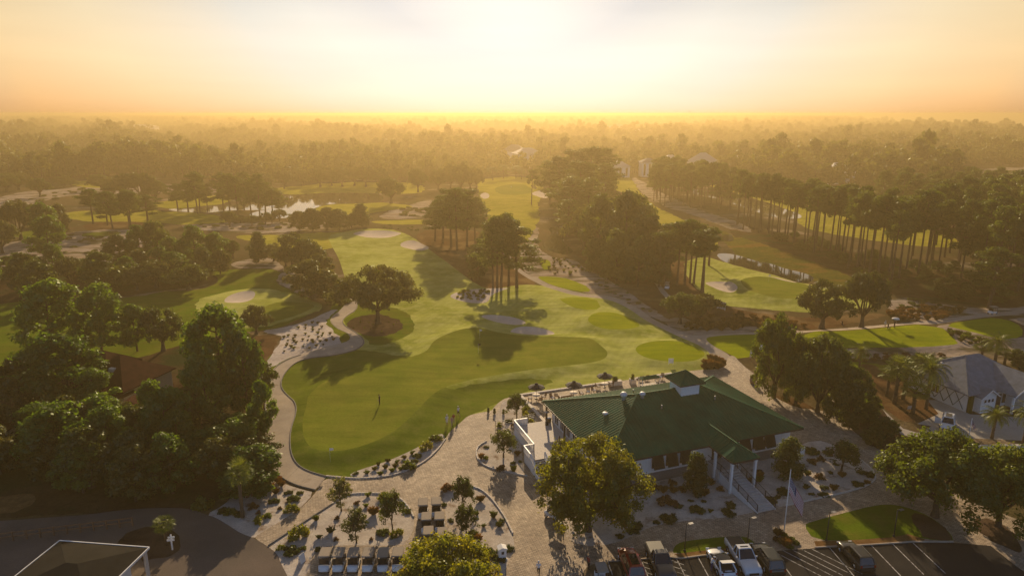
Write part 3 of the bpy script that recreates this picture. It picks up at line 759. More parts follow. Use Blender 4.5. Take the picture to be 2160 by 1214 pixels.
# ================================================================== TREES AND PLANTS
def leaf_mesh(name, clumps, n, size, mat, seed, aspect=0.62, out=0.55, shell=0.45, droop=0.0):
    """n leaf-sized faces spread over the clumps (x,y,z,rx,ry,rz), denser near each clump's skin"""
    r = np.random.default_rng(seed)
    C_ = np.asarray(clumps, float)
    w = (C_[:, 3] * C_[:, 4] + C_[:, 3] * C_[:, 5] + C_[:, 4] * C_[:, 5])
    idx = r.choice(len(C_), n, p=w / w.sum())
    d = r.normal(size=(n, 3)); d /= np.linalg.norm(d, axis=1)[:, None]
    rad = r.uniform(0, 1, n) ** shell
    rad *= 1 + r.normal(0, 0.10, n)
    p = C_[idx, :3] + d * rad[:, None] * C_[idx, 3:6]
    nrm = r.normal(size=(n, 3)) * (1 - out) + d * out * 1.6
    nrm[:, 2] += 0.25
    nrm /= np.linalg.norm(nrm, axis=1)[:, None]
    a = r.normal(size=(n, 3))
    u = np.cross(nrm, a); u /= np.linalg.norm(u, axis=1)[:, None]
    v = np.cross(nrm, u)
    s = size * r.uniform(0.45, 1.6, n)[:, None]
    if droop: p[:, 2] -= droop * r.uniform(0, 1, n) ** 2
    q = np.stack([p - u * s, p - v * s * aspect + nrm * s * .12, p + u * s, p + v * s * aspect + nrm * s * .12], 1).reshape(-1, 3)
    me = bpy.data.meshes.new(name)
    me.vertices.add(4 * n); me.loops.add(4 * n); me.polygons.add(n)
    me.vertices.foreach_set('co', q.astype(np.float32).ravel())
    me.loops.foreach_set('vertex_index', np.arange(4 * n, dtype=np.int32))
    me.polygons.foreach_set('loop_start', np.arange(0, 4 * n, 4, dtype=np.int32))
    me.materials.append(M[mat])
    me.update(calc_edges=True)
    me.validate()
    return me

def limb(mb, a, b, r0, r1, sag=0.0, seg=5, n=4, wob=0.06, rr=None):
    a = Vector(a); b = Vector(b); L = (b - a).length
    rr = rr or random
    pts = []; rad = []
    for i in range(n + 1):
        t = i / n
        p = a.lerp(b, t)
        p.z += sag * math.sin(math.pi * t)
        if 0 < i < n:
            p += Vector((rr.uniform(-1, 1), rr.uniform(-1, 1), rr.uniform(-.6, .6))) * L * wob
        pts.append(p); rad.append(r0 + (r1 - r0) * t)
    mb.tube(pts, rad, seg)
    return pts

def pine_protos(kind, seed):
    """tall slash pine: bare trunk, short limbs, billowing crown"""
    r = random.Random(seed)
    mb = MB(); cl = []
    H = 22.0
    if kind == 'tall':
        base, w, nl = 0.50, 3.6, 17
    elif kind == 'broad':
        base, w, nl = 0.34, 4.6, 24
    else:
        base, w, nl = 0.62, 2.9, 12
    lean = Vector((r.uniform(-.6, .6), r.uniform(-.6, .6), 0))
    top = Vector((lean.x, lean.y, H * .95))
    mb.tube([(0, 0, -.4), (0, 0, .3), lean * .3 + Vector((0, 0, H * .3)), lean * .7 + Vector((0, 0, H * .65)), top], [.42, .34, .26, .17, .05], 7)
    for i in range(nl):
        t = (i + r.random() * .7) / nl
        z = H * (base + (0.97 - base) * t)
        prof = math.sin(math.pi * min(1, 0.18 + t * 0.80)) ** 0.7
        L = w * prof * r.uniform(.55, 1.1)
        a = i * 2.4 + r.uniform(-.5, .5)
        p0 = Vector((lean.x * z / H, lean.y * z / H, z - L * .25))
        e = p0 + Vector((math.cos(a) * L, math.sin(a) * L, L * r.uniform(.1, .45)))
        limb(mb, p0, e, .09, .03, .1 * L, 4, 3, rr=r)
        k = r.uniform(.8, 1.25)
        cl.append((e.x, e.y, e.z + .2, 1.5 * k, 1.5 * k, 1.0 * k))
        if L > 2.2:
            m_ = p0.lerp(e, .55); cl.append((m_.x + r.uniform(-.6, .6), m_.y + r.uniform(-.6, .6), m_.z + .5, 1.2 * k, 1.2 * k, .8 * k))
    for i in range(4):
        cl.append((top.x + r.uniform(-1.2, 1.2), top.y + r.uniform(-1.2, 1.2), H - r.uniform(.6, 1.8), 1.4, 1.4, 1.0))
    crown = leaf_mesh('pine_crown', cl, {'tall': 5200, 'broad': 7200, 'slim': 3600}[kind], .30, 'leaf_pine', seed, aspect=.45, out=.5)
    return mb.mesh('pine_trunk', 'pinebark'), crown, H

def round_protos(seed, mat='leaf_round', H=13.0, n=9000, w=4.6, base=.22, size=.27, bark='pinebark', nl=26, flat=1.0, lim=1):
    """rounded full crown made of puffs on limbs"""
    r = random.Random(seed)
    mb = MB(); cl = []
    lean = Vector((r.uniform(-.5, .5), r.uniform(-.5, .5), 0))
    mb.tube([(0, 0, -.4), (0, 0, .2), lean * .4 + Vector((0, 0, H * .35)), lean + Vector((0, 0, H * .85))], [H * .026, H * .02, H * .015, .05], 7)
    for i in range(nl):
        t = (i + r.random() * .8) / nl
        z = H * (base + (0.92 - base) * t)
        prof = math.sin(math.pi * min(1, 0.22 + t * 0.72)) ** .8
        L = w * prof * r.uniform(.45, 1.0)
        a = i * 2.4 + r.uniform(-.6, .6)
        p0 = Vector((lean.x * t, lean.y * t, max(H * .12, z - L * .5)))
        e = Vector((lean.x * t + math.cos(a) * L, lean.y * t + math.sin(a) * L, z + r.uniform(-.3, .5)))
        if i % lim == 0: limb(mb, p0, e, H * .007, .03, 0, 4, 3, rr=r)
        k = H / 13 * r.uniform(.75, 1.25)
        cl.append((e.x, e.y, e.z, 1.55 * k, 1.55 * k, 1.2 * k * flat))
        if r.random() < .5:
            m_ = p0.lerp(e, .6); cl.append((m_.x, m_.y, m_.z + .4, 1.3 * k, 1.3 * k, 1.0 * k * flat))
    cl.append((lean.x, lean.y, H * .93, 1.3 * H / 13, 1.3 * H / 13, 1.0 * H / 13))
    return mb.mesh('trunk', bark), leaf_mesh('crown', cl, n, size, mat, seed), H

def oak_protos(seed, H=14.3, W=10.5, n=17000, size=.24, mat='leaf_oak', fork=.20, bark='bark', tr=.55, nb=9, cl_r=1.5, lowdroop=.5, puffs=7, bot=.28, skirt=0):
    """broad tree: short stout trunk, spreading limbs, umbrella crown of many clumps with gaps"""
    r = random.Random(seed)
    mb = MB(); cl = []
    zf = H * fork
    mb.tube([(0, 0, -.3), (0, 0, .1), (0, 0, .8), (.1, 0, zf * .6), (.05, .05, zf * 1.15)], [tr * 1.6, tr * 1.35, tr, tr * .85, tr * .75], 10)
    for i in range(nb):
        a = 2 * math.pi * i / nb + r.uniform(-.25, .25)
        el = r.choice((.25, .45, .8))
        L = W * (.98 if el < .5 else .7) * r.uniform(.75, 1.0)
        e = Vector((math.cos(a) * L, math.sin(a) * L, zf + (H - zf) * (.25 + el * .72) - (.6 if el < .3 else 0)))
        e.z = min(e.z, H * .86)
        pts = limb(mb, (0, 0, zf * .9), e, tr * .5, .06, L * .10, 6, 5, .05, rr=r)
        for j in range(puffs):
            t = .35 + .65 * (j + r.random()) / puffs
            k = min(int(t * 5), 4)
            p = pts[k].lerp(pts[k + 1], t * 5 - k)
            off = Vector((r.uniform(-1, 1), r.uniform(-1, 1), r.uniform(-.25, 1.0))) * cl_r * 1.35
            q = p + off
            rad = math.hypot(q.x, q.y) / W
            zt = H * (1 - .42 * rad ** 2.2) - cl_r * .5
            q.z = min(q.z, zt)
            q.z = max(q.z, H * bot + r.uniform(-.3, .5))
            s = cl_r * r.uniform(.65, 1.2)
            cl.append((q.x, q.y, q.z, s, s, s * .72))
            if j % 2 == 0: limb(mb, p, q, .07, .02, 0, 3, 2, rr=r)
    for i in range(nb * 4):      # the dome's skin
        a = r.uniform(0, 6.283); rad = math.sqrt(r.random()) * .92
        zt = H * (1 - .42 * rad ** 2.2) - cl_r * .6
        s = cl_r * r.uniform(.6, 1.1)
        cl.append((math.cos(a) * rad * W, math.sin(a) * rad * W, zt - r.uniform(0, 1.2), s, s, s * .7))
    for i in range(skirt):       # low outer foliage that hides the forks
        a = r.uniform(0, 6.283); rad = r.uniform(.5, .98) * W; s = cl_r * r.uniform(.6, 1.05)
        cl.append((math.cos(a) * rad, math.sin(a) * rad, H * r.uniform(bot + .06, .5), s, s, s * .75))
    return mb.mesh('trunk', bark), leaf_mesh('crown', cl, n, size, mat, seed, droop=lowdroop), H

def palm_protos(seed, H=5.0, nf=26, L=2.6, kind='date', mat='leaf_palm'):
    r = random.Random(seed)
    tb = MB()
    pts = [(0, 0, -.3), (.03, 0, H * .3), (.05, .03, H * .7), (.06, .05, H)]
    tb.tube(pts, [.30, .24, .22, .28], 8)
    for i in range(int(H * 5)):       # old leaf bases
        z = H * .25 + H * .75 * i / (H * 5); a = i * 2.4
        c = Vector((.05 * z / H, .03 * z / H, z))
        d = Vector((math.cos(a), math.sin(a), .9))
        tb.bar(c + d * .16, c + d * .34, .10, .06)
    fr = []
    for i in range(nf):
        fb = MB()
        a = i * 2.4 + r.uniform(-.2, .2)
        el = 1.35 - 1.9 * (i / nf) + r.uniform(-.12, .12)
        n = 6
        prev = Vector((.06, .05, H)); ang = el
        d = Vector((math.cos(a), math.sin(a), 0)); side = Vector((-math.sin(a), math.cos(a), 0))
        P_ = [prev.copy()]
        for k in range(n):
            step = L / n
            prev = prev + (d * math.cos(ang) + Vector((0, 0, 1)) * math.sin(ang)) * step
            ang -= .26 if kind == 'date' else .17
            P_.append(prev.copy())
        if kind == 'date':
            for k in range(1, n + 1):
                for q in range(3):
                    t = k - q / 3
                    i0 = int(math.floor(t - 1e-6)); i0 = max(0, min(n - 1, i0))
                    p = P_[i0].lerp(P_[i0 + 1], t - i0)
                    w = .62 * math.sin(math.pi * min(1, .18 + .75 * t / n))
                    dv = (P_[i0 + 1] - P_[i0]).normalized()
                    for s_ in (-1, 1):
                        tip = p + side * s_ * w + dv * .34 + Vector((0, 0, -.10))
                        fb.add([p - dv * .05, p + dv * .06, tip], [(0, 1, 2)])
            for k in range(n): fb.bar(P_[k], P_[k + 1], .035, .03)
        else:       # cabbage palm: fan at the end of a stalk
            for k in range(3): fb.bar(P_[k], P_[k + 1], .04, .03)
            c = P_[3]; dv = (P_[4] - P_[3]).normalized(); up = side.cross(dv)
            for q in range(11):
                b = -1.9 + 3.8 * q / 10
                t_ = dv * math.cos(b) + side * math.sin(b)
                tip = c + t_ * L * .42 * r.uniform(.85, 1.1) + up * -.12 * abs(b)
                w_ = t_.cross(up) * .075
                mid = c + t_ * L * .22
                fb.add([c, mid + w_, tip, mid - w_], [(0, 1, 2, 3)])
        fr.append(fb.mesh('frond', mat))
    return tb.mesh('trunk', 'palmbark'), fr, H

def shrub_proto(seed, mat='leaf_shrub', n=700, w=.9, h=.8, size=.11, name='foliage', k=12):
    r = random.Random(seed)
    cl = []
    for i in range(k):
        a = r.uniform(0, 6.28); d = w * r.uniform(.1, .95); q = r.uniform(.2, .42)
        cl.append((math.cos(a) * d, math.sin(a) * d * .8, h * r.uniform(.2, .75) * (1.2 - d / w * .7), w * q, w * q, h * q))
    return leaf_mesh(name, cl, n, size, mat, seed)

def tuft_proto(seed, mat='leaf_grass', n=110, L=.95, w=.035):
    r = random.Random(seed)
    fb = MB()
    for i in range(n):
        a = r.uniform(0, 6.28); sp = r.uniform(.15, 1.0); l = L * r.uniform(.6, 1.1)
        b = Vector((r.uniform(-.14, .14), r.uniform(-.14, .14), 0))
        d = Vector((math.cos(a), math.sin(a), 0)); s_ = Vector((-math.sin(a), math.cos(a), 0)) * w
        m_ = b + d * l * .28 * sp + Vector((0, 0, l * .62)); t = b + d * l * .75 * sp + Vector((0, 0, l * (.95 - .35 * sp)))
        fb.add([b - s_, b + s_, m_ + s_ * .8, t, m_ - s_ * .8], [(0, 1, 2, 3, 4)])
    return fb.mesh('blades', mat)

PROTO = {
 'pine': [pine_protos('tall', 11), pine_protos('tall', 12), pine_protos('broad', 13), pine_protos('slim', 14), pine_protos('tall', 15), pine_protos('slim', 16)],
 'broadpine': [pine_protos('broad', 21), pine_protos('broad', 22)],
 'roundpine': [round_protos(31), round_protos(32, w=4.9), round_protos(33, w=4.3, nl=22)],
 'oak': [oak_protos(41, H=11, W=6.0, n=8000, nb=7, size=.25, cl_r=1.3, mat='leaf_dark'), oak_protos(42, H=11, W=5.4, n=8000, nb=7, size=.25, cl_r=1.25), oak_protos(43, H=11, W=6.4, n=8500, nb=8, size=.25, cl_r=1.3)],
 'wood': [round_protos(51, 'leaf_dark', 11, 6500, 4.4, .18, .27, 'bark', 26), round_protos(52, 'leaf_oak', 11, 6500, 4.0, .15, .27, 'bark', 26), round_protos(53, 'leaf_dark', 11, 6000, 3.6, .12, .27, 'bark', 24)],
 'cone': [round_protos(55, 'leaf_dark', 11, 6500, 3.1, .06, .24, 'bark', 30)],
 'small': [oak_protos(61, H=4.6, W=1.75, n=2400, nb=6, size=.11, cl_r=.55, mat='leaf_grey', fork=.33, tr=.09, puffs=5, lowdroop=.1, bot=.34), oak_protos(62, H=4.6, W=1.6, n=2900, nb=6, size=.11, cl_r=.6, mat='leaf_dark', fork=.28, tr=.09, puffs=5, lowdroop=.1, bot=.3)],
 'date': [palm_protos(71, 5.0, 40, 2.9, 'date')],
 'cabbage': [palm_protos(72, 5.5, 30, 2.6, 'fan'), palm_protos(73, 5.5, 34, 2.4, 'fan')],
}
TREES = []
def tree(kind, base, H, W=None, name='tree', label='', cat='tree', group=None, var=None, rz=None, leafname=None):
    ps = PROTO[kind]
    i = random.randrange(len(ps)) if var is None else var
    tm, cm, h0 = ps[i]
    s = H / h0
    sx = s if W is None else W
    o = empty(name, base, random.uniform(0, 6.28) if rz is None else rz, label, cat, group)
    o.scale = (sx, sx, s)
    child('trunk', tm, o)
    if isinstance(cm, list):
        for q in cm: child('frond', q, o)
    else: child('crown', cm, o)
    TREES.append((base.x, base.y, H))
    return o

def ztop(base, ytop):
    a = PITCH + math.atan((ytop - 607) / FPX)
    return CAM_H - base.y * math.tan(a) - base.z

def mpp(base):      # metres per survey pixel at a spot
    d = base.y * cP + (CAM_H - base.z) * sP
    return d / FPX

PROTO_W = {'pine': 4.4, 'broadpine': 5.6, 'roundpine': 5.6, 'oak': 6.6, 'wood': 5.0, 'cone': 3.9, 'small': 2.0, 'date': 2.6, 'cabbage': 2.0}
def px_tree(kind, x, y, yt, wpx, label, name, group=None, var=None, cat='tree', rz=None):
    b = G(x, y)
    H = max(2.0, ztop(b, yt))
    h0 = PROTO[kind][0][2]
    W = wpx * mpp(b) / (2 * PROTO_W[kind])
    return tree(kind, b, H, W, name, label, cat, group, var, rz)

# ---- the big single trees
PROTO['bigoak'] = [oak_protos(101, H=14.3, W=9.6, n=24000, size=.24, mat='leaf_oak', nb=11, puffs=8, cl_r=1.5, bot=.30, fork=.22)]; PROTO_W['bigoak'] = 10.4
PROTO['autumn'] = [oak_protos(102, H=12.4, W=7.0, n=36000, size=.155, mat='leaf_autumn', nb=13, puffs=9, cl_r=1.1, bot=.07, fork=.16, tr=.42, lowdroop=.9, skirt=34)]; PROTO_W['autumn'] = 7.6
PROTO['lime'] = [oak_protos(103, H=9, W=5.6, n=26000, size=.13, mat='leaf_lime', nb=12, puffs=8, cl_r=1.0, bot=.3, fork=.25, tr=.3)]; PROTO_W['lime'] = 6.4
PROTO['bigdark'] = [oak_protos(104, H=12, W=7.2, n=32000, size=.19, mat='leaf_shrub', nb=12, puffs=9, cl_r=1.3, bot=.12, fork=.2, tr=.4, lowdroop=.9, skirt=26)]; PROTO_W['bigdark'] = 8.0
PROTO['camphor'] = [oak_protos(105, H=13, W=5.6, n=19000, size=.19, mat='leaf_shrub', nb=9, puffs=7, cl_r=1.0, skirt=22, bot=.06, fork=.14, tr=.36, lowdroop=1.0), oak_protos(106, H=13, W=5.6, n=21000, size=.19, mat='leaf_dark', nb=10, puffs=8, cl_r=1.05, skirt=30, bot=.04, fork=.12, tr=.36, lowdroop=1.0)]; PROTO_W['camphor'] = 6.4

px_tree('bigoak', 797, 682, 552, 196, 'broad dark oak standing alone in a round bed of mulch on the lawn', 'oak_tree')
px_tree('autumn', 1240, 1117, 914, 252, 'large tree with yellow and orange turning leaves in front of the green-roofed clubhouse', 'autumn_tree')
px_tree('lime', 942, 1296, 1136, 262, 'yellow-green leafy crown cut off by the bottom edge, covering parked golf carts', 'leafy_tree')
px_tree('bigdark', 1972, 1088, 908, 258, 'big dense tree on the grass island beside the parking lot', 'shade_tree')
px_tree('bigdark', 2105, 1108, 938, 215, 'dense tree behind the parking lot, partly cut off by the picture edge', 'shade_tree', rz=2.0)
px_tree('camphor', 1632, 838, 656, 128, 'tall open-crowned tree at the corner of the clubhouse paving', 'shade_tree', rz=1.0, var=0)
px_tree('camphor', 1724, 868, 694, 140, 'dark dense tree over the covered golf cart beside the clubhouse', 'shade_tree', rz=3.0, var=1)
px_tree('camphor', 1678, 850, 705, 110, 'leafy tree wedged between the open-crowned tree and the dark dense one', 'shade_tree', rz=5.0, var=0)
px_tree('camphor', 1786, 882, 765, 110, 'low dark tree on the slope between the paved lane and the palm bed', 'shade_tree', rz=4.0, var=1)
px_tree('oak', 1733, 692, 582, 122, 'dark pine-like tree with forked limbs, standing alone by the cart path right of the pond', 'roadside_tree', var=1)
px_tree('oak', 1817, 690, 566, 105, 'taller of the two lone trees by the cart path, close to the pine wood', 'roadside_tree', var=2)
px_tree('oak', 1434, 682, 612, 92, 'low round dark oak on the sandy bank by the path junction', 'low_oak', var=0)
px_tree('oak', 1478, 674, 618, 96, 'low spreading dark oak next to the small white gate by the green', 'low_oak', var=2)

# ---- five slender pines in the middle of the course
P5 = [(1040, 607, 470, 44), (1049, 607, 455, 50), (1057, 607, 452, 52), (1073, 603, 455, 52), (1090, 606, 478, 62)]
N5 = ['first', 'second', 'third', 'fourth', 'fifth']
for (x, y, yt, w), n in zip(P5, N5):
    px_tree('pine', x, y, yt, w * 1.5, '%s from the left of the five bare-trunked pines on the red straw above the lawn' % n, 'pine_tree', 'five pines in the middle of the course', var=(2, 1, 4, 0, 2)[N5.index(n)])
PB = [(918, 508, 432, 58), (934, 513, 410, 62), (952, 521, 398, 70), (964, 528, 395, 66), (985, 520, 398, 70), (1003, 512, 420, 60)]
for i, (x, y, yt, w) in enumerate(PB):
    px_tree('broadpine', x, y, yt, w * 1.3, '%s from the left in the dense pine clump beside the two far bunkers' % ('first', 'second', 'third', 'fourth', 'fifth', 'sixth')[i], 'pine_tree', 'dense pine clump by the far bunkers')
for i, (x, y, yt, w) in enumerate([(1008, 590, 520, 52), (1022, 560, 490, 48), (1000, 560, 515, 40)]):
    px_tree('wood', x, y, yt, w * 1.2, ('low leafy tree against the trunks of the five pines', 'leafy tree filling the gap behind the five pines', 'small leafy tree left of the five pines')[i], 'understorey_tree')
# ---- dense island of trees right of the middle path
CL = [('wood', 1262, 548, 408, 100), ('wood', 1318, 562, 402, 112), ('wood', 1365, 575, 452, 80), ('wood', 1300, 592, 482, 92), ('oak', 1232, 525, 428, 86), ('wood', 1390, 604, 496, 66),
      ('wood', 1340, 540, 408, 100), ('oak', 1285, 515, 410, 90), ('wood', 1345, 605, 500, 70), ('wood', 1255, 575, 500, 60)]
for i, (k, x, y, yt, w) in enumerate(CL):
    px_tree(k, x, y, yt, w * 1.15, 'dark full tree in the dense grove between the centre pond and the right-hand green', 'grove_tree', 'dense grove right of the centre pond')
CU = [(1160, 430, 338, 60), (1182, 440, 330, 70), (1212, 428, 316, 78), (1240, 430, 310, 80), (1268, 425, 312, 70), (1190, 466, 378, 70), (1205, 478, 372, 80), (1240, 480, 376, 80), (1278, 450, 345, 60), (1195, 500, 420, 60), (1225, 455, 340, 80)]
for i, (x, y, yt, w) in enumerate(CU):
    px_tree('broadpine', x, y, yt, w * 1.25, 'hazy tall pine in the far grove above the centre pond', 'pine_tree', 'far grove above the centre pond')
PR = [(1428, 602, 468, 52), (1444, 600, 462, 56), (1455, 597, 470, 50), (1463, 598, 474, 50), (1481, 616, 482, 78), (1400, 600, 488, 60), (1412, 585, 470, 50), (1495, 560, 478, 46)]
NR = ['leftmost of the tall pines beside the dark low oaks', 'tall pine second from the left beside the dark low oaks', 'tall pine in the middle of the clump by the right-hand bunker', 'slim tall pine beside the leaning one by the right-hand bunker', 'single stout pine standing apart on the turf by the right-hand bunker', 'leafy pine over the golf cart on the shaded path', 'pine behind the golf cart on the shaded path', 'pine at the edge of the pond behind the right-hand bunker']
for (x, y, yt, w), l in zip(PR, NR):
    px_tree('pine', x, y, yt, w * 1.4, l, 'pine_tree', 'pines by the right-hand bunker')
px_tree('pine', 1121, 432, 357, 34, 'lone thin pine casting a shadow on the far fairway', 'pine_tree', var=3)
px_tree('cone', 764, 478, 429, 46, 'small round tree standing alone on the sand behind the far bunker', 'lone_tree')
px_tree('oak', 825, 428, 371, 66, 'round tree with two trunks beside the dark pond', 'lone_tree', var=0)
for (x, y, yt, w), l in zip([(882, 405, 351, 42), (925, 400, 353, 44), (951, 398, 342, 48), (972, 402, 340, 50), (992, 400, 346, 44), (1005, 398, 350, 36)],
        ['single hazy tree beside the bright yellow tee', 'hazy tree just right of the single one by the bright tee', 'hazy tree at the left end of the far clump', 'tallest hazy tree of the far clump', 'hazy tree right of the middle of the far clump', 'hazy tree at the right end of the far clump']):
    px_tree('oak', x, y, yt, w * 1.1, l, 'far_tree')
for (x, y, yt, w), l in zip([(632, 484, 444, 46), (660, 486, 438, 52), (690, 485, 436, 56), (716, 486, 440, 50), (742, 480, 450, 30)],
        ['bushy small tree at the left end of the thicket before the bright pond', 'bushy small tree second in the thicket before the bright pond', 'bushy small tree in the middle of the thicket before the bright pond', 'bushy small tree at the right end of the thicket before the bright pond', 'low bush beside the round lone tree']):
    px_tree('wood', x, y, yt, w * 1.15, l, 'thicket_tree')
RP = [(560, 396, 362, 34), (600, 398, 358, 40), (640, 392, 356, 40), (676, 394, 352, 44), (700, 392, 356, 40), (722, 394, 350, 46), (748, 392, 352, 44), (772, 394, 348, 46), (800, 392, 352, 44), (845, 388, 352, 36), (905, 386, 350, 36)]
for i, (x, y, yt, w) in enumerate(RP):
    px_tree('oak', x, y, yt, w * 1.15, 'hazy tree, %s from the left in the row behind the dark pond' % ('first', 'second', 'third', 'fourth', 'fifth', 'sixth', 'seventh', 'eighth', 'ninth', 'tenth', 'eleventh')[i], 'far_tree', 'row behind the dark pond')
for (x, y, yt, w), l in zip([(1040, 380, 352, 24), (1062, 376, 348, 26), (1088, 374, 350, 24), (1100, 378, 356, 18), (1140, 392, 360, 26)], ['first', 'second', 'third', 'fourth', 'fifth']):
    px_tree('pine', x, y, yt, w * 1.3, 'added thin hazy pine, %s from the left behind the far green' % l, 'pine_tree', 'added pines behind the far green')  # pines added so their shadows fall over the pale far fairway
# ---- left side
RA = [(197, 472, 398, 40), (227, 475, 404, 44), (238, 482, 404, 48), (273, 480, 400, 46), (276, 482, 404, 40), (312, 467, 410, 58)]
for i, (x, y, yt, w) in enumerate(RA):
    px_tree('broadpine' if w > 42 else 'pine', x, y, yt, w * 1.3, '%s from the left of the pines standing on the red straw patch' % ('first', 'second', 'third', 'fourth', 'fifth', 'sixth')[i], 'pine_tree', 'pines on the straw patch')
RB = [(375, 440, 388, 44), (397, 445, 384, 46), (417, 450, 362, 46), (422, 448, 366, 44), (438, 446, 390, 30)]
for i, (x, y, yt, w) in enumerate(RB):
    px_tree('broadpine', x, y, yt, w * 1.25, '%s from the left of the pines on the near bank of the narrow pond' % ('first', 'second', 'third', 'fourth', 'fifth')[i], 'pine_tree', 'pines on the bank of the narrow pond')
RC = [(472, 443, 364, 42), (485, 450, 366, 44), (502, 450, 372, 42), (515, 440, 362, 44), (548, 455, 366, 40), (575, 455, 398, 46), (560, 448, 385, 50), (530, 452, 380, 44), (590, 452, 402, 30)]
for i, (x, y, yt, w) in enumerate(RC):
    px_tree('broadpine', x, y, yt, w * 1.25, 'hazy pine of the clump left of the bright pond', 'pine_tree', 'pine clump left of the bright pond')
RD = [(265, 420, 362, 54), (300, 425, 360, 60), (330, 425, 378, 48), (215, 402, 365, 50), (240, 415, 372, 40), (85, 415, 372, 40), (135, 395, 368, 36), (150, 393, 376, 26), (40, 400, 360, 50), (15, 405, 362, 50), (-20, 410, 360, 60)]
for i, (x, y, yt, w) in enumerate(RD):
    px_tree('oak', x, y, yt, w * 1.2, 'hazy dark tree of the scattered row before the far left forest', 'far_tree', 'scattered trees before the far left forest')
for (x, y, yt, w), l in zip([(485, 478, 444, 34), (508, 470, 452, 26), (532, 476, 452, 30), (560, 473, 446, 30), (574, 470, 450, 20), (590, 466, 440, 34)],
        ['first from the left of the small trees on the sand strip', 'second from the left of the small trees on the sand strip', 'third from the left of the small trees on the sand strip', 'fourth from the left of the small trees on the sand strip', 'fifth from the left of the small trees on the sand strip', 'sixth from the left of the small trees on the sand strip']):
    px_tree('oak', x, y, yt, w * 1.1, l, 'small_tree', 'small trees on the sand strip')
LM = [(45, 505, 418, 70), (100, 505, 428, 60), (132, 492, 428, 44), (70, 478, 432, 54), (5, 535, 462, 66), (105, 548, 455, 70), (-30, 520, 440, 70), (60, 622, 532, 72), (118, 592, 514, 54), (85, 642, 548, 86), (150, 600, 540, 66), (218, 618, 530, 104), (255, 560, 494, 60), (20, 590, 540, 60), (-40, 610, 540, 80),
      (180, 585, 545, 46), (60, 560, 535, 40), (270, 600, 540, 60)]
for i, (x, y, yt, w) in enumerate(LM):
    px_tree(random.choice(('wood', 'oak', 'roundpine')), x, y, yt, w * 1.15, 'dark tree in the scrubby wood around the left-hand sand waste', 'wood_tree', 'wood around the left-hand sand waste')
LC = [(332, 548, 458, 56), (300, 556, 474, 52), (362, 560, 498, 58), (416, 562, 475, 64), (450, 560, 492, 58), (476, 548, 502, 42), (492, 545, 504, 32), (395, 545, 500, 50), (340, 580, 520, 60), (300, 585, 525, 60), (370, 590, 530, 70), (430, 585, 520, 60), (465, 578, 525, 50)]
for i, (x, y, yt, w) in enumerate(LC):
    px_tree(random.choice(('wood', 'oak', 'roundpine')), x, y, yt, w * 1.15, 'dark tree in the belt of wood behind the left-hand hole', 'wood_tree', 'belt of wood behind the left-hand hole')
for (k, x, y, yt, w), l in zip([('oak', 398, 612, 556, 92), ('oak', 330, 606, 548, 84), ('oak', 362, 600, 545, 84), ('oak', 290, 612, 560, 66)],
        ['low dark oak at the edge of the left-hand fairway, its trunk showing', 'low dark oak second from the edge of the left-hand fairway', 'dark oak between its neighbours behind the left-hand fairway', 'low dark oak on the straw left of the fairway trees']):
    px_tree(k, x, y, yt, w * 1.1, l, 'low_oak', 'low oaks by the left-hand fairway')
for (k, x, y, yt, w), l in zip([('cone', 544, 553, 489, 46), ('oak', 578, 550, 510, 48), ('oak', 618, 565, 486, 78), ('oak', 652, 575, 500, 72), ('wood', 655, 628, 546, 112), ('oak', 603, 562, 520, 44), ('wood', 700, 640, 580, 66), ('wood', 676, 600, 535, 70)],
        ['dense cone-shaped dark tree on the sand behind the left-hand green', 'small open tree right of the cone-shaped one', 'tall leafy tree left of the double crown behind the left-hand green', 'leafy tree forming the right half of the double crown', 'big dark round tree in front of the double crown', 'small tree in front of the double crown on the sand', 'dark bush-like tree touching the lone oak', 'dark tree between the double crown and the lawn']):
    px_tree(k, x, y, yt, w * 1.1, l, 'wood_tree')
px_tree('oak', 541, 704, 638, 74, 'small dark oak on the sand below the left-hand green', 'low_oak', var=1)
FL = [('roundpine', 108, 745, 592, 130), ('roundpine', 216, 748, 604, 118), ('oak', 345, 740, 640, 90), ('roundpine', 155, 860, 706, 170), ('roundpine', 205, 880, 776, 110), ('roundpine', 470, 850, 638, 150), ('roundpine', 445, 905, 748, 96), ('roundpine', 525, 880, 700, 96),
      ('roundpine', 352, 960, 818, 112), ('roundpine', 130, 985, 850, 150), ('roundpine', 235, 985, 855, 120), ('wood', 545, 860, 745, 80), ('roundpine', 290, 740, 640, 80), ('roundpine', 325, 900, 800, 70), ('wood', 395, 920, 815, 80), ('wood', 50, 860, 745, 110), ('roundpine', 560, 930, 800, 60)]
NF = ['tall loose pine at the far edge of the dark left wood', 'bright-topped round pine beside the tall loose one', 'brownish tree behind the red roof', 'large round bright pine left of the red-roofed house', 'pine just below the large round one by the red roof', 'tallest bright pine of the wood, beside the curve of the path', 'yellow-green round pine with its bare trunk showing', 'pine leaning over the curve of the cart path', 'round bright pine in front of the red-roofed house', 'broad bright pine above the dark wood, nearest the left edge', 'bright pine between two broad crowns in the dark wood', 'thin brown-leaved tree hanging over the cart path', 'small pine behind the red roof', 'small pine before the screened porch of the red-roofed house', 'dark tree right of the garden shed', 'dark tree at the left edge below the shaded lawn', 'low pine by the inner bend of the cart path']
for (k, x, y, yt, w), l in zip(FL, NF):
    px_tree(k, x, y, yt, w * 1.12, l, 'pine_tree' if k == 'roundpine' else 'wood_tree')
rw = random.Random(5)
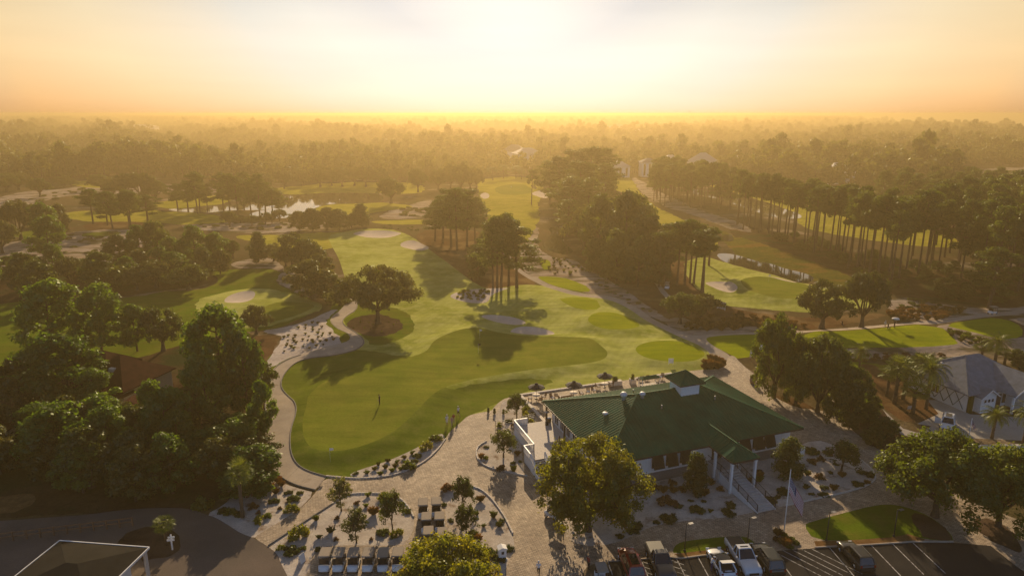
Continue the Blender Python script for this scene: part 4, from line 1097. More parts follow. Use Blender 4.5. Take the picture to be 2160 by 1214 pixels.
for i in range(46):
    x = rw.uniform(-140, 545); y = rw.uniform(930, 1062)
    if y > 1040 and x < 180: y -= 60
    b = G(x, y)
    if x < 100 and y > 1000: continue
    if 225 < x < 420 and y < 930: continue
    tree(rw.choice(('wood', 'wood', 'roundpine', 'oak')), b, rw.uniform(5.5, 8.5) * (1.0 if x < 430 else .75), rw.uniform(.6, .85), 'wood_tree', 'dark tree packed into the shaded wood left of the cart path', 'tree', 'shaded wood left of the cart path')

# ---- tall pine stand on the right
def in_poly(p, n, rr, mind=3.0, tries=4000, prev=None):
    q = G0(p); lo, hi = q.min(0), q.max(0); out = list(prev or [])
    k0 = len(out); t = 0
    while len(out) - k0 < n and t < tries:
        t += 1
        a = np.array([[rr.uniform(lo[0], hi[0]), rr.uniform(lo[1], hi[1])]])
        if not inside(a, q)[0]: continue
        if any((a[0, 0] - o[0]) ** 2 + (a[0, 1] - o[1]) ** 2 < mind * mind for o in out): continue
        out.append((a[0, 0], a[0, 1]))
    return out[k0:]
rs = random.Random(9)
S1 = in_poly([(1545, 462), (1600, 475), (1660, 492), (1740, 518), (1820, 550), (1900, 588), (1890, 606), (1800, 572), (1700, 528), (1600, 492), (1548, 478)], 50, rs, 2.6)
S2 = in_poly([(1890, 575), (1980, 600), (2080, 628), (2300, 640), (2400, 560), (2250, 500), (2120, 480), (2000, 505), (1900, 545), (1840, 548)], 120, rs, 3.8)
S3 = in_poly([(1380, 430), (1480, 440), (1545, 460), (1560, 440), (1480, 415), (1400, 398), (1370, 405)], 44, rs, 4.0)
S4 = in_poly([(1850, 462), (1930, 480), (2010, 500), (2180, 470), (2250, 440), (2000, 425), (1850, 430)], 50, rs, 6.0)
for S, l, g, hh in ((S1, 'slender pine in the open front row of the right-hand pine wood, pond light behind', 'front row of the right-hand pine wood', (21, 24.5)),
                (S2, 'tall pine deep in the dark right-hand pine wood', 'dark right-hand pine wood', (20.5, 25)),
                (S3, 'hazy pine of the far row before the long pond', 'far pine row before the long pond', (18, 23)),
                (S4, 'pine at the back of the right-hand pine wood', 'back of the right-hand pine wood', (17, 22))):
    for x, y in S:
        b = Vector((x, y, float(height([(x, y)])[0])))
        tree('pine', b, rs.uniform(*hh), rs.uniform(.85, 1.15), 'pine_tree', l, 'tree', g, var=rs.choice((3, 5)) if S is S1 else None)
px_tree('broadpine', 2085, 650, 520, 130, 'dark broad tree with a stout trunk at the front of the right-hand pine wood', 'pine_tree')
px_tree('oak', 1935, 385, 352, 70, 'hazy broad tree at the edge of the far pale field', 'far_tree')
px_tree('wood', 2030, 395, 350, 60, 'hazy dark tree before the far pale field', 'far_tree')
# undergrowth below the pines
U1 = in_poly([(1640, 515), (1740, 548), (1830, 590), (1900, 625), (2060, 638), (2300, 645), (2300, 560), (2000, 570), (1850, 545), (1700, 505), (1640, 495)], 80, rs, 2.5)
for x, y in U1:
    b = Vector((x, y, float(height([(x, y)])[0])))
    tree('wood', b, rs.uniform(1.6, 3.6) * (1.6 if x > 150 else 1), rs.uniform(.35, .6), 'understorey_bush', 'dark bush in the undergrowth below the right-hand pine wood', 'bush', 'undergrowth below the right-hand pine wood')

ORD = ['first', 'second', 'third', 'fourth', 'fifth', 'sixth', 'seventh', 'eighth', 'ninth', 'tenth', 'eleventh', 'twelfth', 'thirteenth', 'fourteenth', 'fifteenth', 'sixteenth']
def number_front(group, what, edge, n=14):
    """give the members one can pick out along the near edge of a stand a label of their own"""
    ms = [o for o in bpy.data.objects if o.get('group') == group]
    ms.sort(key=lambda o: o.location.y); fr = sorted(ms[:n], key=lambda o: o.location.x / o.location.y)
    for o, w in zip(fr, ORD): o['label'] = '%s %s from the left along %s' % (what, w, edge)
number_front('front row of the right-hand pine wood', 'slender pine,', 'the open edge of the right-hand wood', 16)
number_front('dark right-hand pine wood', 'tall pine,', 'the near edge of the dark wood', 16)
number_front('far pine row before the long pond', 'hazy pine,', 'the far row before the long pond', 16)
number_front('dense grove right of the centre pond', 'full dark tree,', 'the grove right of the centre pond', 10)
number_front('far grove above the centre pond', 'hazy pine,', 'the far grove above the centre pond', 12)
number_front('wood around the left-hand sand waste', 'dark tree,', 'the left-hand sand waste wood', 16)
number_front('belt of wood behind the left-hand hole', 'dark tree,', 'the belt behind the left-hand hole', 13)
number_front('shaded wood left of the cart path', 'dark tree,', 'the road edge of the shaded wood', 16)
number_front('scattered trees before the far left forest', 'hazy dark tree,', 'the row before the far left forest', 11)
number_front('pine clump left of the bright pond', 'hazy pine,', 'the clump left of the bright pond', 9)
number_front('undergrowth below the right-hand pine wood', 'dark bush,', 'the foot of the right-hand wood', 16)
number_front('back of the right-hand pine wood', 'pine,', 'the back of the right-hand wood', 8)
# ================================================================== CLUBHOUSE
CHX, CHY, CHA = 22.7, 92.3, R(19.6)
club = empty('clubhouse', (CHX, CHY, 0), CHA, 'white clubhouse with a green metal hip roof, square cupola and entrance porch', 'building')
def CW(u, v, z=0.0):
    return Vector((CHX + u * math.cos(CHA) - v * math.sin(CHA), CHY + u * math.sin(CHA) + v * math.cos(CHA), z))
EZ, RZ, HL, HW = 4.45, 8.3, 15.5, 10.4
WL, WW = 14.3, 9.3          # wall half sizes
# walls on a raised base
b = MB()
b.box(-WL, WL, -WW, -WW + .25, 1.5, EZ - .12)
b.box(-WL, WL, WW - .25, WW, .25, EZ - .12)
b.box(-WL, -WL + .25, -WW + .252, WW - .252, 1.5, EZ - .12)
b.box(WL - .25, WL, -WW + .252, WW - .252, .3, EZ - .12)
b.build('wall', 'white', club)
b = MB()
b.box(-WL + .03, WL - .03, -WW + .03, WW - .03, -.3, 1.495)
b.build('foundation', 'lattice', club)
b = MB()
b.box(-WL - .06, WL + .06, -WW - .06, -WW - .003, 1.42, 1.62)
b.box(-WL - .06, -WL - .003, -WW, WW, 1.42, 1.62)
b.build('sill_band', 'trimwhite', club)
# board seams on the front wall
for k in range(12):
    u = -13.6 + k * 2.45
    if -1.5 < u < 4.6: continue
    MB().box(u - .05, u + .05, -WW - .035, -WW - .002, 1.622, EZ - .13).build('batten', 'trimwhite', club)
# soffit and fascia
b = MB()
b.box(-HL + .12, HL - .12, -HW + .12, HW - .12, EZ - .14, EZ - .04)
b.build('soffit', 'white', club)
b = MB()
for a, c in (((-HL, -HW), (HL, -HW)), ((HL, -HW), (HL, HW)), ((HL, HW), (-HL, HW)), ((-HL, HW), (-HL, -HW))):
    b.bar((a[0], a[1], EZ - .10), (c[0], c[1], EZ - .10), .12, .2)
b.build('fascia', 'black', club)
# roof: four slopes of standing-seam panels
roof = empty('roof', (0, 0, 0)); roof.parent = club; KIDS.setdefault(club.name, []).append(roof)
RH = 5.2        # ridge half length
def slope_z(d): return EZ + (RZ - EZ) * d / HW       # d = distance in from the eave
b = MB()
b.add([(-HL, -HW, EZ), (HL, -HW, EZ), (HL, HW, EZ), (-HL, HW, EZ), (-RH, 0, RZ), (RH, 0, RZ), (-HL + .3, -HW + .3, EZ - .03), (HL - .3, -HW + .3, EZ - .03), (HL - .3, HW - .3, EZ - .03), (-HL + .3, HW - .3, EZ - .03)],
      [(0, 1, 5, 4), (1, 2, 5), (2, 3, 4, 5), (3, 0, 4), (9, 8, 7, 6)])
child('deck', b.mesh('deck', 'roofgreen'), roof)
def seam_panel(p0, p1, q1, q0, up):
    """one roof sheet between two seams: flat pan and a raised seam along its left side"""
    b = MB(); n = Vector(up)
    b.add([Vector(p) + n * .012 for p in (p0, p1, q1, q0)], [(0, 1, 2, 3)])
    a, c = Vector(p0), Vector(q0)
    if (c - a).length > .05:
        b.bar(a + n * .035, c + n * .035, .05, .07)
    return b
step = .52
k = math.atan((RZ - EZ) / HW); cn, sn = math.cos(k), math.sin(k)
def dmax_long(u): return min(HW, HL - abs(u))
for sgn in (-1, 1):
    n = int(round(2 * HL / step))
    for i in range(n):
        u0 = -HL + i * 2 * HL / n; u1 = u0 + 2 * HL / n
        d0, d1 = dmax_long(u0) * .998, dmax_long(u1) * .998
        P = lambda u, d: (u, sgn * (HW - d), slope_z(d))
        child('roof_panel', seam_panel(P(u0, 0), P(u1, 0), P(u1, d1), P(u0, d0), (0, sgn * sn, cn)).mesh('roof_panel', 'roofgreen'), roof)
    n = int(round(2 * HW / step))
    for i in range(n):
        v0 = -HW + i * 2 * HW / n; v1 = v0 + 2 * HW / n
        d0, d1 = (HW - abs(v0)) * .998, (HW - abs(v1)) * .998
        P = lambda v, d: (sgn * (HL - d), v, slope_z(d))
        child('roof_panel', seam_panel(P(v0, 0), P(v1, 0), P(v1, d1), P(v0, d0), (sgn * sn, 0, cn)).mesh('roof_panel', 'roofgreen'), roof)
for sx in (-1, 1):
    for sy in (-1, 1):
        child('hip_cap', MB().bar((sx * HL, sy * HW, EZ + .07), (sx * RH, 0, RZ + .07), .24, .07).mesh('hip_cap', 'roofgreen'), roof)
child('ridge_cap', MB().bar((-RH, 0, RZ + .09), (RH, 0, RZ + .09), .3, .07).mesh('ridge_cap', 'roofgreen'), roof)
# cupola
cu, cv, cw = 2.6, -.1, 1.5
cup = MB().box(cu - cw, cu + cw, cv - cw, cv + cw, 7.2, 9.55).build('cupola', 'trimwhite', club)
b = MB(); e_ = cw + .62
b.add([(cu - e_, cv - e_, 9.56), (cu + e_, cv - e_, 9.56), (cu + e_, cv + e_, 9.56), (cu - e_, cv + e_, 9.56), (cu, cv, 11.0)], [(3, 2, 1, 0), (0, 1, 4), (1, 2, 4), (2, 3, 4), (3, 0, 4)])
child('cupola_roof', b.mesh('cupola_roof', 'roofgreen'), cup)
b = MB()
for sx in (-1, 1):
    for sy in (-1, 1): b.bar((cu + sx * e_, cv + sy * e_, 9.61), (cu, cv, 11.05), .12, .06)
for i in range(1, 9):
    t = -e_ + 2 * e_ * i / 9; zt = lambda d: 9.585 + 1.44 * d / e_
    d = e_ - abs(t)
    b.bar((cu + t, cv - e_, 9.585), (cu + t, cv - e_ + d, zt(d)), .035, .05); b.bar((cu - e_, cv + t, 9.585), (cu - e_ + d, cv + t, zt(d)), .035, .05)
    b.bar((cu + e_, cv + t, 9.585), (cu + e_ - d, cv + t, zt(d)), .035, .05)
child('seams', b.mesh('seams', 'roofgreen'), cup)
b = MB()
for a, c in (((-1, -1), (1, -1)), ((1, -1), (1, 1)), ((1, 1), (-1, 1)), ((-1, 1), (-1, -1))):
    b.bar((cu + a[0] * e_, cv + a[1] * e_, 9.48), (cu + c[0] * e_, cv + c[1] * e_, 9.48), .08, .15)
child('eaves_band', b.mesh('eaves_band', 'black'), cup)
# vents on the roof
def lg(x, y, z): 
    p = G(x, y, z); dx, dy = p.x - CHX, p.y - CHY
    return dx * math.cos(CHA) + dy * math.sin(CHA), -dx * math.sin(CHA) + dy * math.cos(CHA)
for x, y, r, h in ((1277, 865, .42, .45), (1315, 850, .50, 1.1), (1354, 852, .42, .8)):
    u, v = lg(x, y, 7.0); z = min(slope_z(HW - abs(v)), slope_z(max(0, HL - abs(u))))
    MB().lathe([(r * .6, -.5), (r * .6, h * .5), (r, h * .55), (r * 1.05, h * .8), (r * .7, h), (.05, h * 1.06)], 14, (u, v, z)).build('roof_vent', 'ventwhite', club)
for x, y in ((1335, 842), (1395, 870), (1507, 851), (1352, 951)):
    u, v = lg(x, y, 6.5); z = min(slope_z(HW - abs(v)), slope_z(max(0, HL - abs(u))))
    MB().lathe([(.09, -.4), (.09, .5), (.11, .5), (.11, .56)], 8, (u, v, z)).build('vent_pipe', 'ventwhite', club)
# windows with top-hung shutters: three left of the porch, three right
for u in (-7.3, -5.2, -3.1, 6.4, 8.6, 10.5):
    w = MB().box(u - .72, u + .72, -WW - .03, -WW - .004, 2.0, 4.0).build('window', 'glassdark', club)
    f = MB()
    for x0, x1, z0, z1 in ((u - .84, u - .72, 1.9, 4.1), (u + .72, u + .84, 1.9, 4.1), (u - .72, u + .72, 1.9, 2.0), (u - .72, u + .72, 4.0, 4.1), (u - .03, u + .03, 2.0, 4.0)):
        f.box(x0, x1, -WW - .07, -WW - .0315, z0, z1)
    child('frame', f.mesh('frame', 'trimwhite'), w)
    s = MB()
    top = Vector((u, -WW - .10, 4.08)); bot = Vector((u, -WW - .85, 2.25))
    for sx in (-.78, .78): s.bar(top + Vector((sx, 0, 0)), bot + Vector((sx, 0, 0)), .08, .05)
    for i in range(13):
        p = top.lerp(bot, (i + .5) / 13); s.box(u - .75, u + .75, p.y - .02, p.y + .02, p.z - .065, p.z + .062)
    s.prism([top + Vector((-.76, .03, 0)), top + Vector((.76, .03, 0)), bot + Vector((.76, .03, 0)), bot + Vector((-.76, .03, 0))], (0, .012, 0))
    s.bar(top + Vector((-.8, 0, 0)), top + Vector((.8, 0, 0)), .08); s.bar(bot + Vector((-.8, 0, 0)), bot + Vector((.8, 0, 0)), .08)
    child('shutter', s.mesh('shutter', 'shutter'), w)
    a = MB()
    for sx in (-.6, .6): a.bar((u + sx, -WW - .04, 2.2), (u + sx, -WW - .82, 2.32), .03)
    child('stay', a.mesh('stay', 'black'), w)
# windows on the left end wall
for v in (-6.5, -3.5, 1.0, 3.2, 5.4, 7.4):
    w = MB().box(-WL - .03, -WL - .004, v - .6, v + .6, 1.75, 3.9).build('window', 'glassdark', club)
    f = MB()
    for y0, y1, z0, z1 in ((v - .72, v - .6, 1.66, 4.0), (v + .6, v + .72, 1.66, 4.0), (v - .6, v + .6, 1.66, 1.75), (v - .6, v + .6, 3.9, 4.0), (v - .03, v + .03, 1.75, 3.9)):
        f.box(-WL - .08, -WL - .0315, y0, y1, z0, z1)
    child('frame', f.mesh('frame', 'trimwhite'), w)
for u in (-12, -8.6, -5.2, -1.8, 1.8, 5.2, 8.6, 12):
    w = MB().box(u - .8, u + .8, WW + .004, WW + .03, .5, 3.4).build('window', 'glassdark', club)
    f = MB()
    for x0, x1, z0, z1 in ((u - .92, u - .8, .4, 3.5), (u + .8, u + .92, .4, 3.5), (u - .8, u + .8, .4, .5), (u - .8, u + .8, 3.4, 3.5), (u - .03, u + .03, .5, 3.4)): f.box(x0, x1, WW + .0315, WW + .07, z0, z1)
    child('frame', f.mesh('frame', 'trimwhite'), w)
# eave posts at the far-left corner
for u, v in ((-15.0, 9.8), (-15.0, 3.0), (-15.0, -3.5)):
    MB().box(u - .12, u + .12, v - .12, v + .12, 0.2, EZ - .15).build('eave_post', 'black', club)
# ---- porch
px0, px1, py0, py1 = .15, 4.0, -15.0, -10.3
pr = MB(); ec = (px0 + px1) / 2; ew = (px1 - px0) / 2 + .15; pz, pr_z = 4.42, 5.75
va = -15.3
hipv = va + ew
porch = MB().add([(ec - ew, va, pz), (ec + ew, va, pz), (ec + ew, -9.3, pz), (ec - ew, -9.3, pz), (ec, hipv, pr_z), (ec, -6.8, pr_z)],
      [(0, 1, 4), (1, 2, 5, 4), (3, 0, 4, 5), (3, 2, 1, 0)]).build('porch_roof', 'roofgreen', club)
s = MB()
for i in range(1, 9):
    v = va + ew * 1.0 + .02 + i * .52
    if v < -9.0:
        s.bar((ec - ew, v, pz + .03), (ec, v, pr_z + .03), .04, .06); s.bar((ec + ew, v, pz + .03), (ec, v, pr_z + .03), .04, .06)
for i in range(-3, 4):
    u = ec + i * .54; d = ew - abs(i * .54)
    s.bar((u, va, pz + .03), (u, va + d, pz + .03 + (pr_z - pz) * d / ew), .04, .06)
for i in range(1, 4):
    d = i * .52
    for sx in (-1, 1): s.bar((ec + sx * ew, va + d, pz + .03), (ec + sx * (ew - d), va + d, pz + .03 + (pr_z - pz) * d / ew), .04, .06)
child('seams', s.mesh('seams', 'roofgreen'), porch)
s = MB(); s.bar((ec, hipv, pr_z + .05), (ec, -7.0, pr_z + .05), .2, .06)
for sx in (-1, 1): s.bar((ec + sx * ew, va, pz + .05), (ec, hipv, pr_z + .05), .18, .06)
child('ridge_cap', s.mesh('ridge_cap', 'roofgreen'), porch)
s = MB()
for a, c in (((ec - ew, va), (ec + ew, va)), ((ec - ew, va), (ec - ew, -10.4)), ((ec + ew, va), (ec + ew, -10.4))):
    s.bar((a[0], a[1], pz - .10), (c[0], c[1], pz - .10), .1, .2)
child('fascia', s.mesh('fascia', 'black'), porch)
for u, v, z0 in ((px0, -15.0, -.1), (px1 - .25, -15.0, -.1), (px0, -11.6, -.1), (px1 - .25, -11.6, -.1)):
    b = MB().box(u - .15, u + .15, v - .15, v + .15, z0, pz - .22); b.box(u - .2, u + .2, v - .2, v + .2, pz - .5, pz - .4)
    b.build('porch_post', 'trimwhite', club)
# landing and the long stair
MB().box(px0 + .05, px1 - .3, -12.4, -WW - .07, 0.0, 1.62).build('landing', 'stairwood', club)
door = MB().box(1.2, 2.9, -WW - .05, -WW - .004, 1.63, 3.8).build('door', 'black', club)
child('frame', MB().box(1.08, 1.2, -WW - .09, -WW - .006, 1.63, 3.95).box(2.9, 3.02, -WW - .09, -WW - .006, 1.63, 3.95).box(1.2, 2.9, -WW - .09, -WW - .006, 3.8, 3.95).mesh('frame', 'trimwhite'), door)
stair = empty('front_stairs', (0, 0, 0)); stair.parent = club; KIDS[club.name].append(stair)
SU0, SU1 = .55, 3.0
nst = 15
v_at = lambda i: -12.4 - i * (7.6 / nst)
for i in range(nst):
    z1 = 1.60 - (i + 1) * 1.5 / nst + .02
    t = MB().box(SU0, SU1 + i * .004, v_at(i + 1), v_at(i) - .004, z1 - .07, z1)
    t.box(SU0, SU1, v_at(i) - .03, v_at(i) - .005, z1 - .0, z1 + .085)
    child('tread', t.mesh('tread', 'stairwood'), stair)
b = MB()
for u in (SU0 - .14, SU1 + .06):
    b.prism([(u, -12.41, 1.45), (u, -12.41, -.1), (u, v_at(nst), -.1), (u, v_at(nst), .12)], (.08, 0, 0))
child('stringer', b.mesh('stringer', 'trimwhite'), stair)
for u in (SU0 - .10, SU1 + .10):
    r_ = MB()
    A = Vector((u, -12.5, 2.6)); B = Vector((u, v_at(nst) + .1, 1.08))
    r_.bar(A, B, .06, .05); r_.bar(A - Vector((0, 0, .8)), B - Vector((0, 0, .8)), .04)
    for k_ in range(5):
        p = A.lerp(B, k_ / 4); r_.bar(p, p - Vector((0, 0, 1.0)), .07)
    for k_ in range(40):
        p = A.lerp(B, (k_ + .5) / 40); r_.bar(p, p - Vector((0, 0, .8)), .018)
    # level rail along the landing
    r_.bar(A, (u, -9.6, 2.6), .06, .05); r_.bar(A - Vector((0, 0, .8)), (u, -9.6, 1.8), .04)
    for k_ in range(14):
        p = A.lerp(Vector((u, -9.6, 2.6)), (k_ + .5) / 14); r_.bar(p, p - Vector((0, 0, .8)), .018)
    child('railing', r_.mesh('railing', 'black'), stair)
# low wing wall at the right end
MB().box(13.6, 16.4, -10.2, -9.95, -.1, 1.3).build('wing_wall', 'trimwhite', club)
# ---- side deck and stairs on the left
deck = empty('side_deck', (0, 0, 0)); deck.parent = club; KIDS[club.name].append(deck)
for i in range(26):
    v = -1.2 + i * .42
    if i < 6: continue
    child('deck_board', MB().box(-20.4 + max(0, (8 - v)) * .0, -WL - .01, v, v + .40, 1.42, 1.50).mesh('deck_board', 'stonewhite'), deck)
for i in range(6):
    v = -1.2 + i * .42
    child('deck_board', MB().box(-21.9, -WL - .01, v, v + .40, 1.42, 1.50).mesh('deck_board', 'stonewhite'), deck)
b = MB().box(-20.3, -WL - .02, 1.4, 9.6, 0, 1.41); b.box(-21.8, -WL - .02, -1.15, 1.39, 0, 1.41)
child('deck_base', b.mesh('deck_base', 'white'), deck)
def rail(pts, top=.06, mat='trimwhite', nb=8, h=1.0, name='railing', parent=deck, solid=False):
    r_ = MB()
    for a, c in zip(pts[:-1], pts[1:]):
        a = Vector(a); c = Vector(c)
        r_.bar(a + Vector((0, 0, h)), c + Vector((0, 0, h)), .14, .06)
        r_.bar(a + Vector((0, 0, .12)), c + Vector((0, 0, .12)), .06, .06)
        for k_ in range(nb + 1):
            p = a.lerp(c, k_ / nb); w_ = .12 if k_ in (0, nb) else .05
            r_.bar(p, p + Vector((0, 0, h)), w_)
        if solid: r_.bar(a + Vector((0, 0, h * .55)), c + Vector((0, 0, h * .55)), .03, h * .8)
    child(name, r_.mesh(name, mat), parent)
rail([(-18.3, 9.5, 1.5), (-20.35, 9.5, 1.5), (-20.35, 1.4, 1.5)], nb=30)
rail([(-20.35, 1.4, 1.5), (-21.85, 1.4, 1.5)], nb=8)
rail([(-21.85, 1.4, 1.5), (-21.85, -1.1, 1.5)], nb=12)
lst = empty('side_stairs', (0, 0, 0)); lst.parent = club; KIDS[club.name].append(lst)
for i in range(10):
    z1 = 1.5 - (i + 1) * .15
    v1 = -1.22 - i * .33
    child('tread', MB().box(-21.75, -19.9, v1 - .33, v1 - .004, z1 - .06, z1).mesh('tread', 'stairwood'), lst)
    child('riser', MB().box(-21.75, -19.9, v1 - .03, v1 - .006, z1 + .001, z1 + .09).mesh('riser', 'rubber'), lst)
b = MB()
for u in (-21.87, -19.86):
    b.prism([(u, -1.21, 1.5), (u, -1.21, -.1), (u, -4.6, -.1), (u, -4.6, .05)], (.10, 0, 0))
child('stringer', b.mesh('stringer', 'trimwhite'), lst)
for u in (-21.82, -19.8):
    rail([(u, -1.25, 1.5), (u, -4.5, .02)], nb=16, parent=lst)
# wire rail around the planter beside the deck
fence = empty('wire_fence', CW(-24, 9), CHA, 'thin post-and-wire fence round the planting left of the clubhouse deck', 'fence')
fp = [(1.9, 4.2), (2.9, 3.9), (4.6, 4.1), (6.2, 4.3), (8.6, 4.6)]
for i, (u, v) in enumerate(fp):
    MB().bar((u, v, 0), (u, v, 1.1), .06).build('post', 'black', fence)
b = MB()
for z in (.45, .75, 1.05):
    for a, c in zip(fp[:-1], fp[1:]): b.bar((*a, z), (*c, z), .025)
b.build('wire', 'black', fence)

# ---- terrace behind the clubhouse
terr = MB().box(-14.2, 15.0, WW + .01, 22.6, -.2, .20)
to = terr.build('terrace', 'paver'); to.location = (CHX, CHY, 0); to.rotation_euler = (0, 0, CHA); to['kind'] = 'structure'
kb = empty('terrace_kerb', (CHX, CHY, 0), CHA, 'low white stone kerb along the edge of the clubhouse terrace', 'kerb')
for i in range(24):
    u0 = -14.5 + i * 1.25
    if 2.8 < u0 < 6.0: continue
    MB().box(u0 + .01, u0 + 1.24, 22.62, 23.1, -.2, .42).build('stone', 'stonewhite', kb)
for i in range(10):
    v0 = 10.3 + i * 1.23
    MB().box(-14.75, -14.22, v0 + .01, v0 + 1.22, -.2, .42).build('stone', 'stonewhite', kb)

def local_thing(name, u, v, z, rz, label, cat, group=None):
    return empty(name, CW(u, v, z), CHA + rz, label, cat, group)
# parasol with table
def parasol(u, v, label):
    t = local_thing('round_table', u, v, .2, 0, label.replace('parasol', 'table').replace('navy', 'round white') + ' beneath the navy canvas', 'table', 'terrace tables')
    MB().lathe([(.7, .70), (.72, .72), (.72, .75), (.05, .75)], 20).build('table_top', 'stonewhite', t)
    MB().lathe([(.3, 0), (.3, .04), (.06, .07), (.06, .70)], 10).build('pedestal', 'black', t)
    p = local_thing('parasol', u, v, .2, .3, label, 'parasol', 'terrace parasols')
    MB().tube([(0, 0, .76), (0, 0, 2.75)], [.03, .03], 8).build('pole', 'teak', p)
    b = MB(); n = 8; r = 1.45
    ring = [(r * math.cos(2 * math.pi * i / n), r * math.sin(2 * math.pi * i / n), 2.15) for i in range(n)]
    for i in range(n):
        a, c = Vector(ring[i]), Vector(ring[(i + 1) % n]); m_ = (a + c) / 2 * .97; m_.z = 2.17
        ap = Vector((0, 0, 2.72))
        b.add([a, m_, ap], [(0, 1, 2)]); b.add([m_, c, ap], [(0, 1, 2)])
        b.add([a, c, c - Vector((0, 0, .16)), a - Vector((0, 0, .16))], [(0, 1, 2, 3)])
    b.build('canopy', 'navy', p)
    b = MB()
    for q in ring: b.bar((0, 0, 2.0), Vector(q) * .98 - Vector((0, 0, .02)), .02)
    b.build('rib', 'teak', p)
    b = MB(); b.lathe([(.34, 2.72), (.3, 2.78), (.04, 2.9)], 8); b.build('top_vent', 'navy', p)
parasol(-12.4, 20.6, 'navy parasol at the left corner of the clubhouse terrace')
parasol(-6.0, 19.4, 'navy parasol second from the left on the clubhouse terrace')
parasol(.8, 21.2, 'navy parasol third from the left on the clubhouse terrace')
def lounge_chair_proto():
    t = empty('terrace_chair', (0, 0, 0))
    MB().box(-.32, .32, -.3, .3, .36, .42).build('seat', 'teak', t)
    b = MB()
    for i in range(5): b.bar((-.26 + i * .13, .28, .42), (-.26 + i * .13, .5, 1.05), .1, .03)
    b.build('backrest', 'teak', t)
    for sx in (-.34, .34):
        for sy in (-.28, .28): MB().box(sx - .03, sx + .03, sy - .03, sy + .03, 0, .6).build('leg', 'teak', t)
        MB().box(sx - .06, sx + .06, -.36, .34, .6, .64).build('armrest', 'teak', t)
    MB().box(-.29, .29, -.3, .26, .423, .50).build('cushion', 'cloth_white', t)
    return t
ch0 = lounge_chair_proto(); tag(ch0, None, 'chair', 'wooden chairs on the terrace')
ch_spots = [(-13.6, 20.4, 1.3, 'dark wooden chair left of the corner parasol table'), (-11.2, 20.2, -1.6, 'dark wooden chair right of the corner parasol table'), (-12.3, 19.2, 3.1, 'dark wooden chair on the near side of the corner parasol table'),
  (-10.0, 19.3, .4, 'wooden chair standing alone between the first two parasols'), (-9.0, 19.8, 2.5, 'wooden chair angled towards the second parasol'), (-4.6, 19.3, 1.5, 'wooden chair right of the second parasol'), (-3.2, 19.6, -.4, 'first of two chairs between the second and third parasols'), (-2.0, 19.8, .5, 'second of two chairs between the second and third parasols'),
  (-.5, 21.2, 1.5, 'wooden chair left of the third parasol table'), (2.0, 21.1, -1.5, 'wooden chair right of the third parasol table'), (8.4, 21.9, 3.0, 'left one of the two tall chairs facing the lawn'), (9.6, 22.0, 3.2, 'right one of the two tall chairs facing the lawn'), (11.2, 21.0, 1.0, 'dark chair at the end of the terrace by the cupola'), (12.4, 21.3, -1.0, 'last dark chair of the terrace, beside the white seat')]
for i, (u, v, rz, l) in enumerate(ch_spots):
    o = ch0 if i == 0 else copy_tree(ch0)
    o.location = CW(u, v, .2); o.rotation_euler = (0, 0, CHA + rz); o['label'] = l
# sofa
sf = local_thing('terrace_sofa', -7.7, 18.9, .2, 0, 'long low sofa with pale cushions beside the second parasol', 'sofa')
MB().box(-1.1, 1.1, -.4, .4, .2, .4).build('base', 'teak', sf); MB().box(-1.1, 1.1, -.52, -.405, .2, .85).build('backrest', 'teak', sf)
for i in (-1, 0, 1): MB().box(i * .7 - .34, i * .7 + .34, -.38, .38, .402, .54).build('cushion', 'cloth_white', sf)
for sx in (-1.18, 1.105): MB().box(sx, sx + .08, -.5, .4, 0, .62).build('armrest', 'teak', sf)
# planters and topiary
def planter(u, v, label, kind, wx=.45, wy=.45, h=.6, z=.2, pot='stonewhite', world_loc=None):
    t = empty('planter', world_loc if world_loc is not None else CW(u, v, z), CHA, label, 'planter', None)
    if kind == 'box':
        b = MB().box(-wx, wx, -wy, wy, 0, h); b.box(-wx - .06, wx + .06, -wy - .06, wy + .06, h, h + .07)
    else:
        b = MB().lathe([(wx * .7, 0), (wx, h * .6), (wx * .95, h), (wx * .8, h), (wx * .75, h * .9), (.02, h * .88)], 14)
    b.build('pot', pot, t)
    return t
p = planter(3.1, 21.6, 'long stone planter wall with a clipped round bush, by the third parasol', 'box', 1.2, .4, .7)
o = child('bush', leaf_mesh('bush', [(0, 0, 1.15, .5, .5, .5)], 700, .08, 'leaf_dark', 3), p)
p = planter(6.4, 21.2, 'square stone planter with a small pointed conifer on the terrace', 'box', .45, .45, .75)
child('bush', leaf_mesh('bush', [(0, 0, 1.0, .42, .42, .4), (0, 0, 1.5, .26, .26, .4)], 600, .08, 'leaf_lime', 4), p)
p = planter(0, 0, 'tall pot with a leafy plant alone on the paving right of the clubhouse', 'pot', .55, .5, 1.0, world_loc=G(1587, 808), pot='terracotta')
child('foliage', leaf_mesh('foliage', [(0, 0, 1.3, .5, .5, .4)], 400, .12, 'leaf_shrub', 5), p)
aw = local_thing('bar_canopy', 7.6, 17.6, .2, 0, 'small green roofed bar counter behind the clubhouse ridge', 'kiosk')
b = MB(); b.add([(-1.9, -.8, 2.3), (1.9, -.8, 2.3), (1.9, .8, 2.3), (-1.9, .8, 2.3), (-1.2, 0, 2.7), (1.2, 0, 2.7)], [(3, 2, 1, 0), (0, 1, 5, 4), (1, 2, 5), (2, 3, 4, 5), (3, 0, 4)]); b.build('canopy', 'roofgreen', aw)
for sx in (-1.7, 1.7):
    for sy in (-.65, .65): MB().box(sx - .05, sx + .05, sy - .05, sy + .05, 0, 2.29).build('post', 'trimwhite', aw)
MB().box(-1.6, 1.6, -.5, .5, 0, 1.05).build('counter', 'stonewhite', aw)
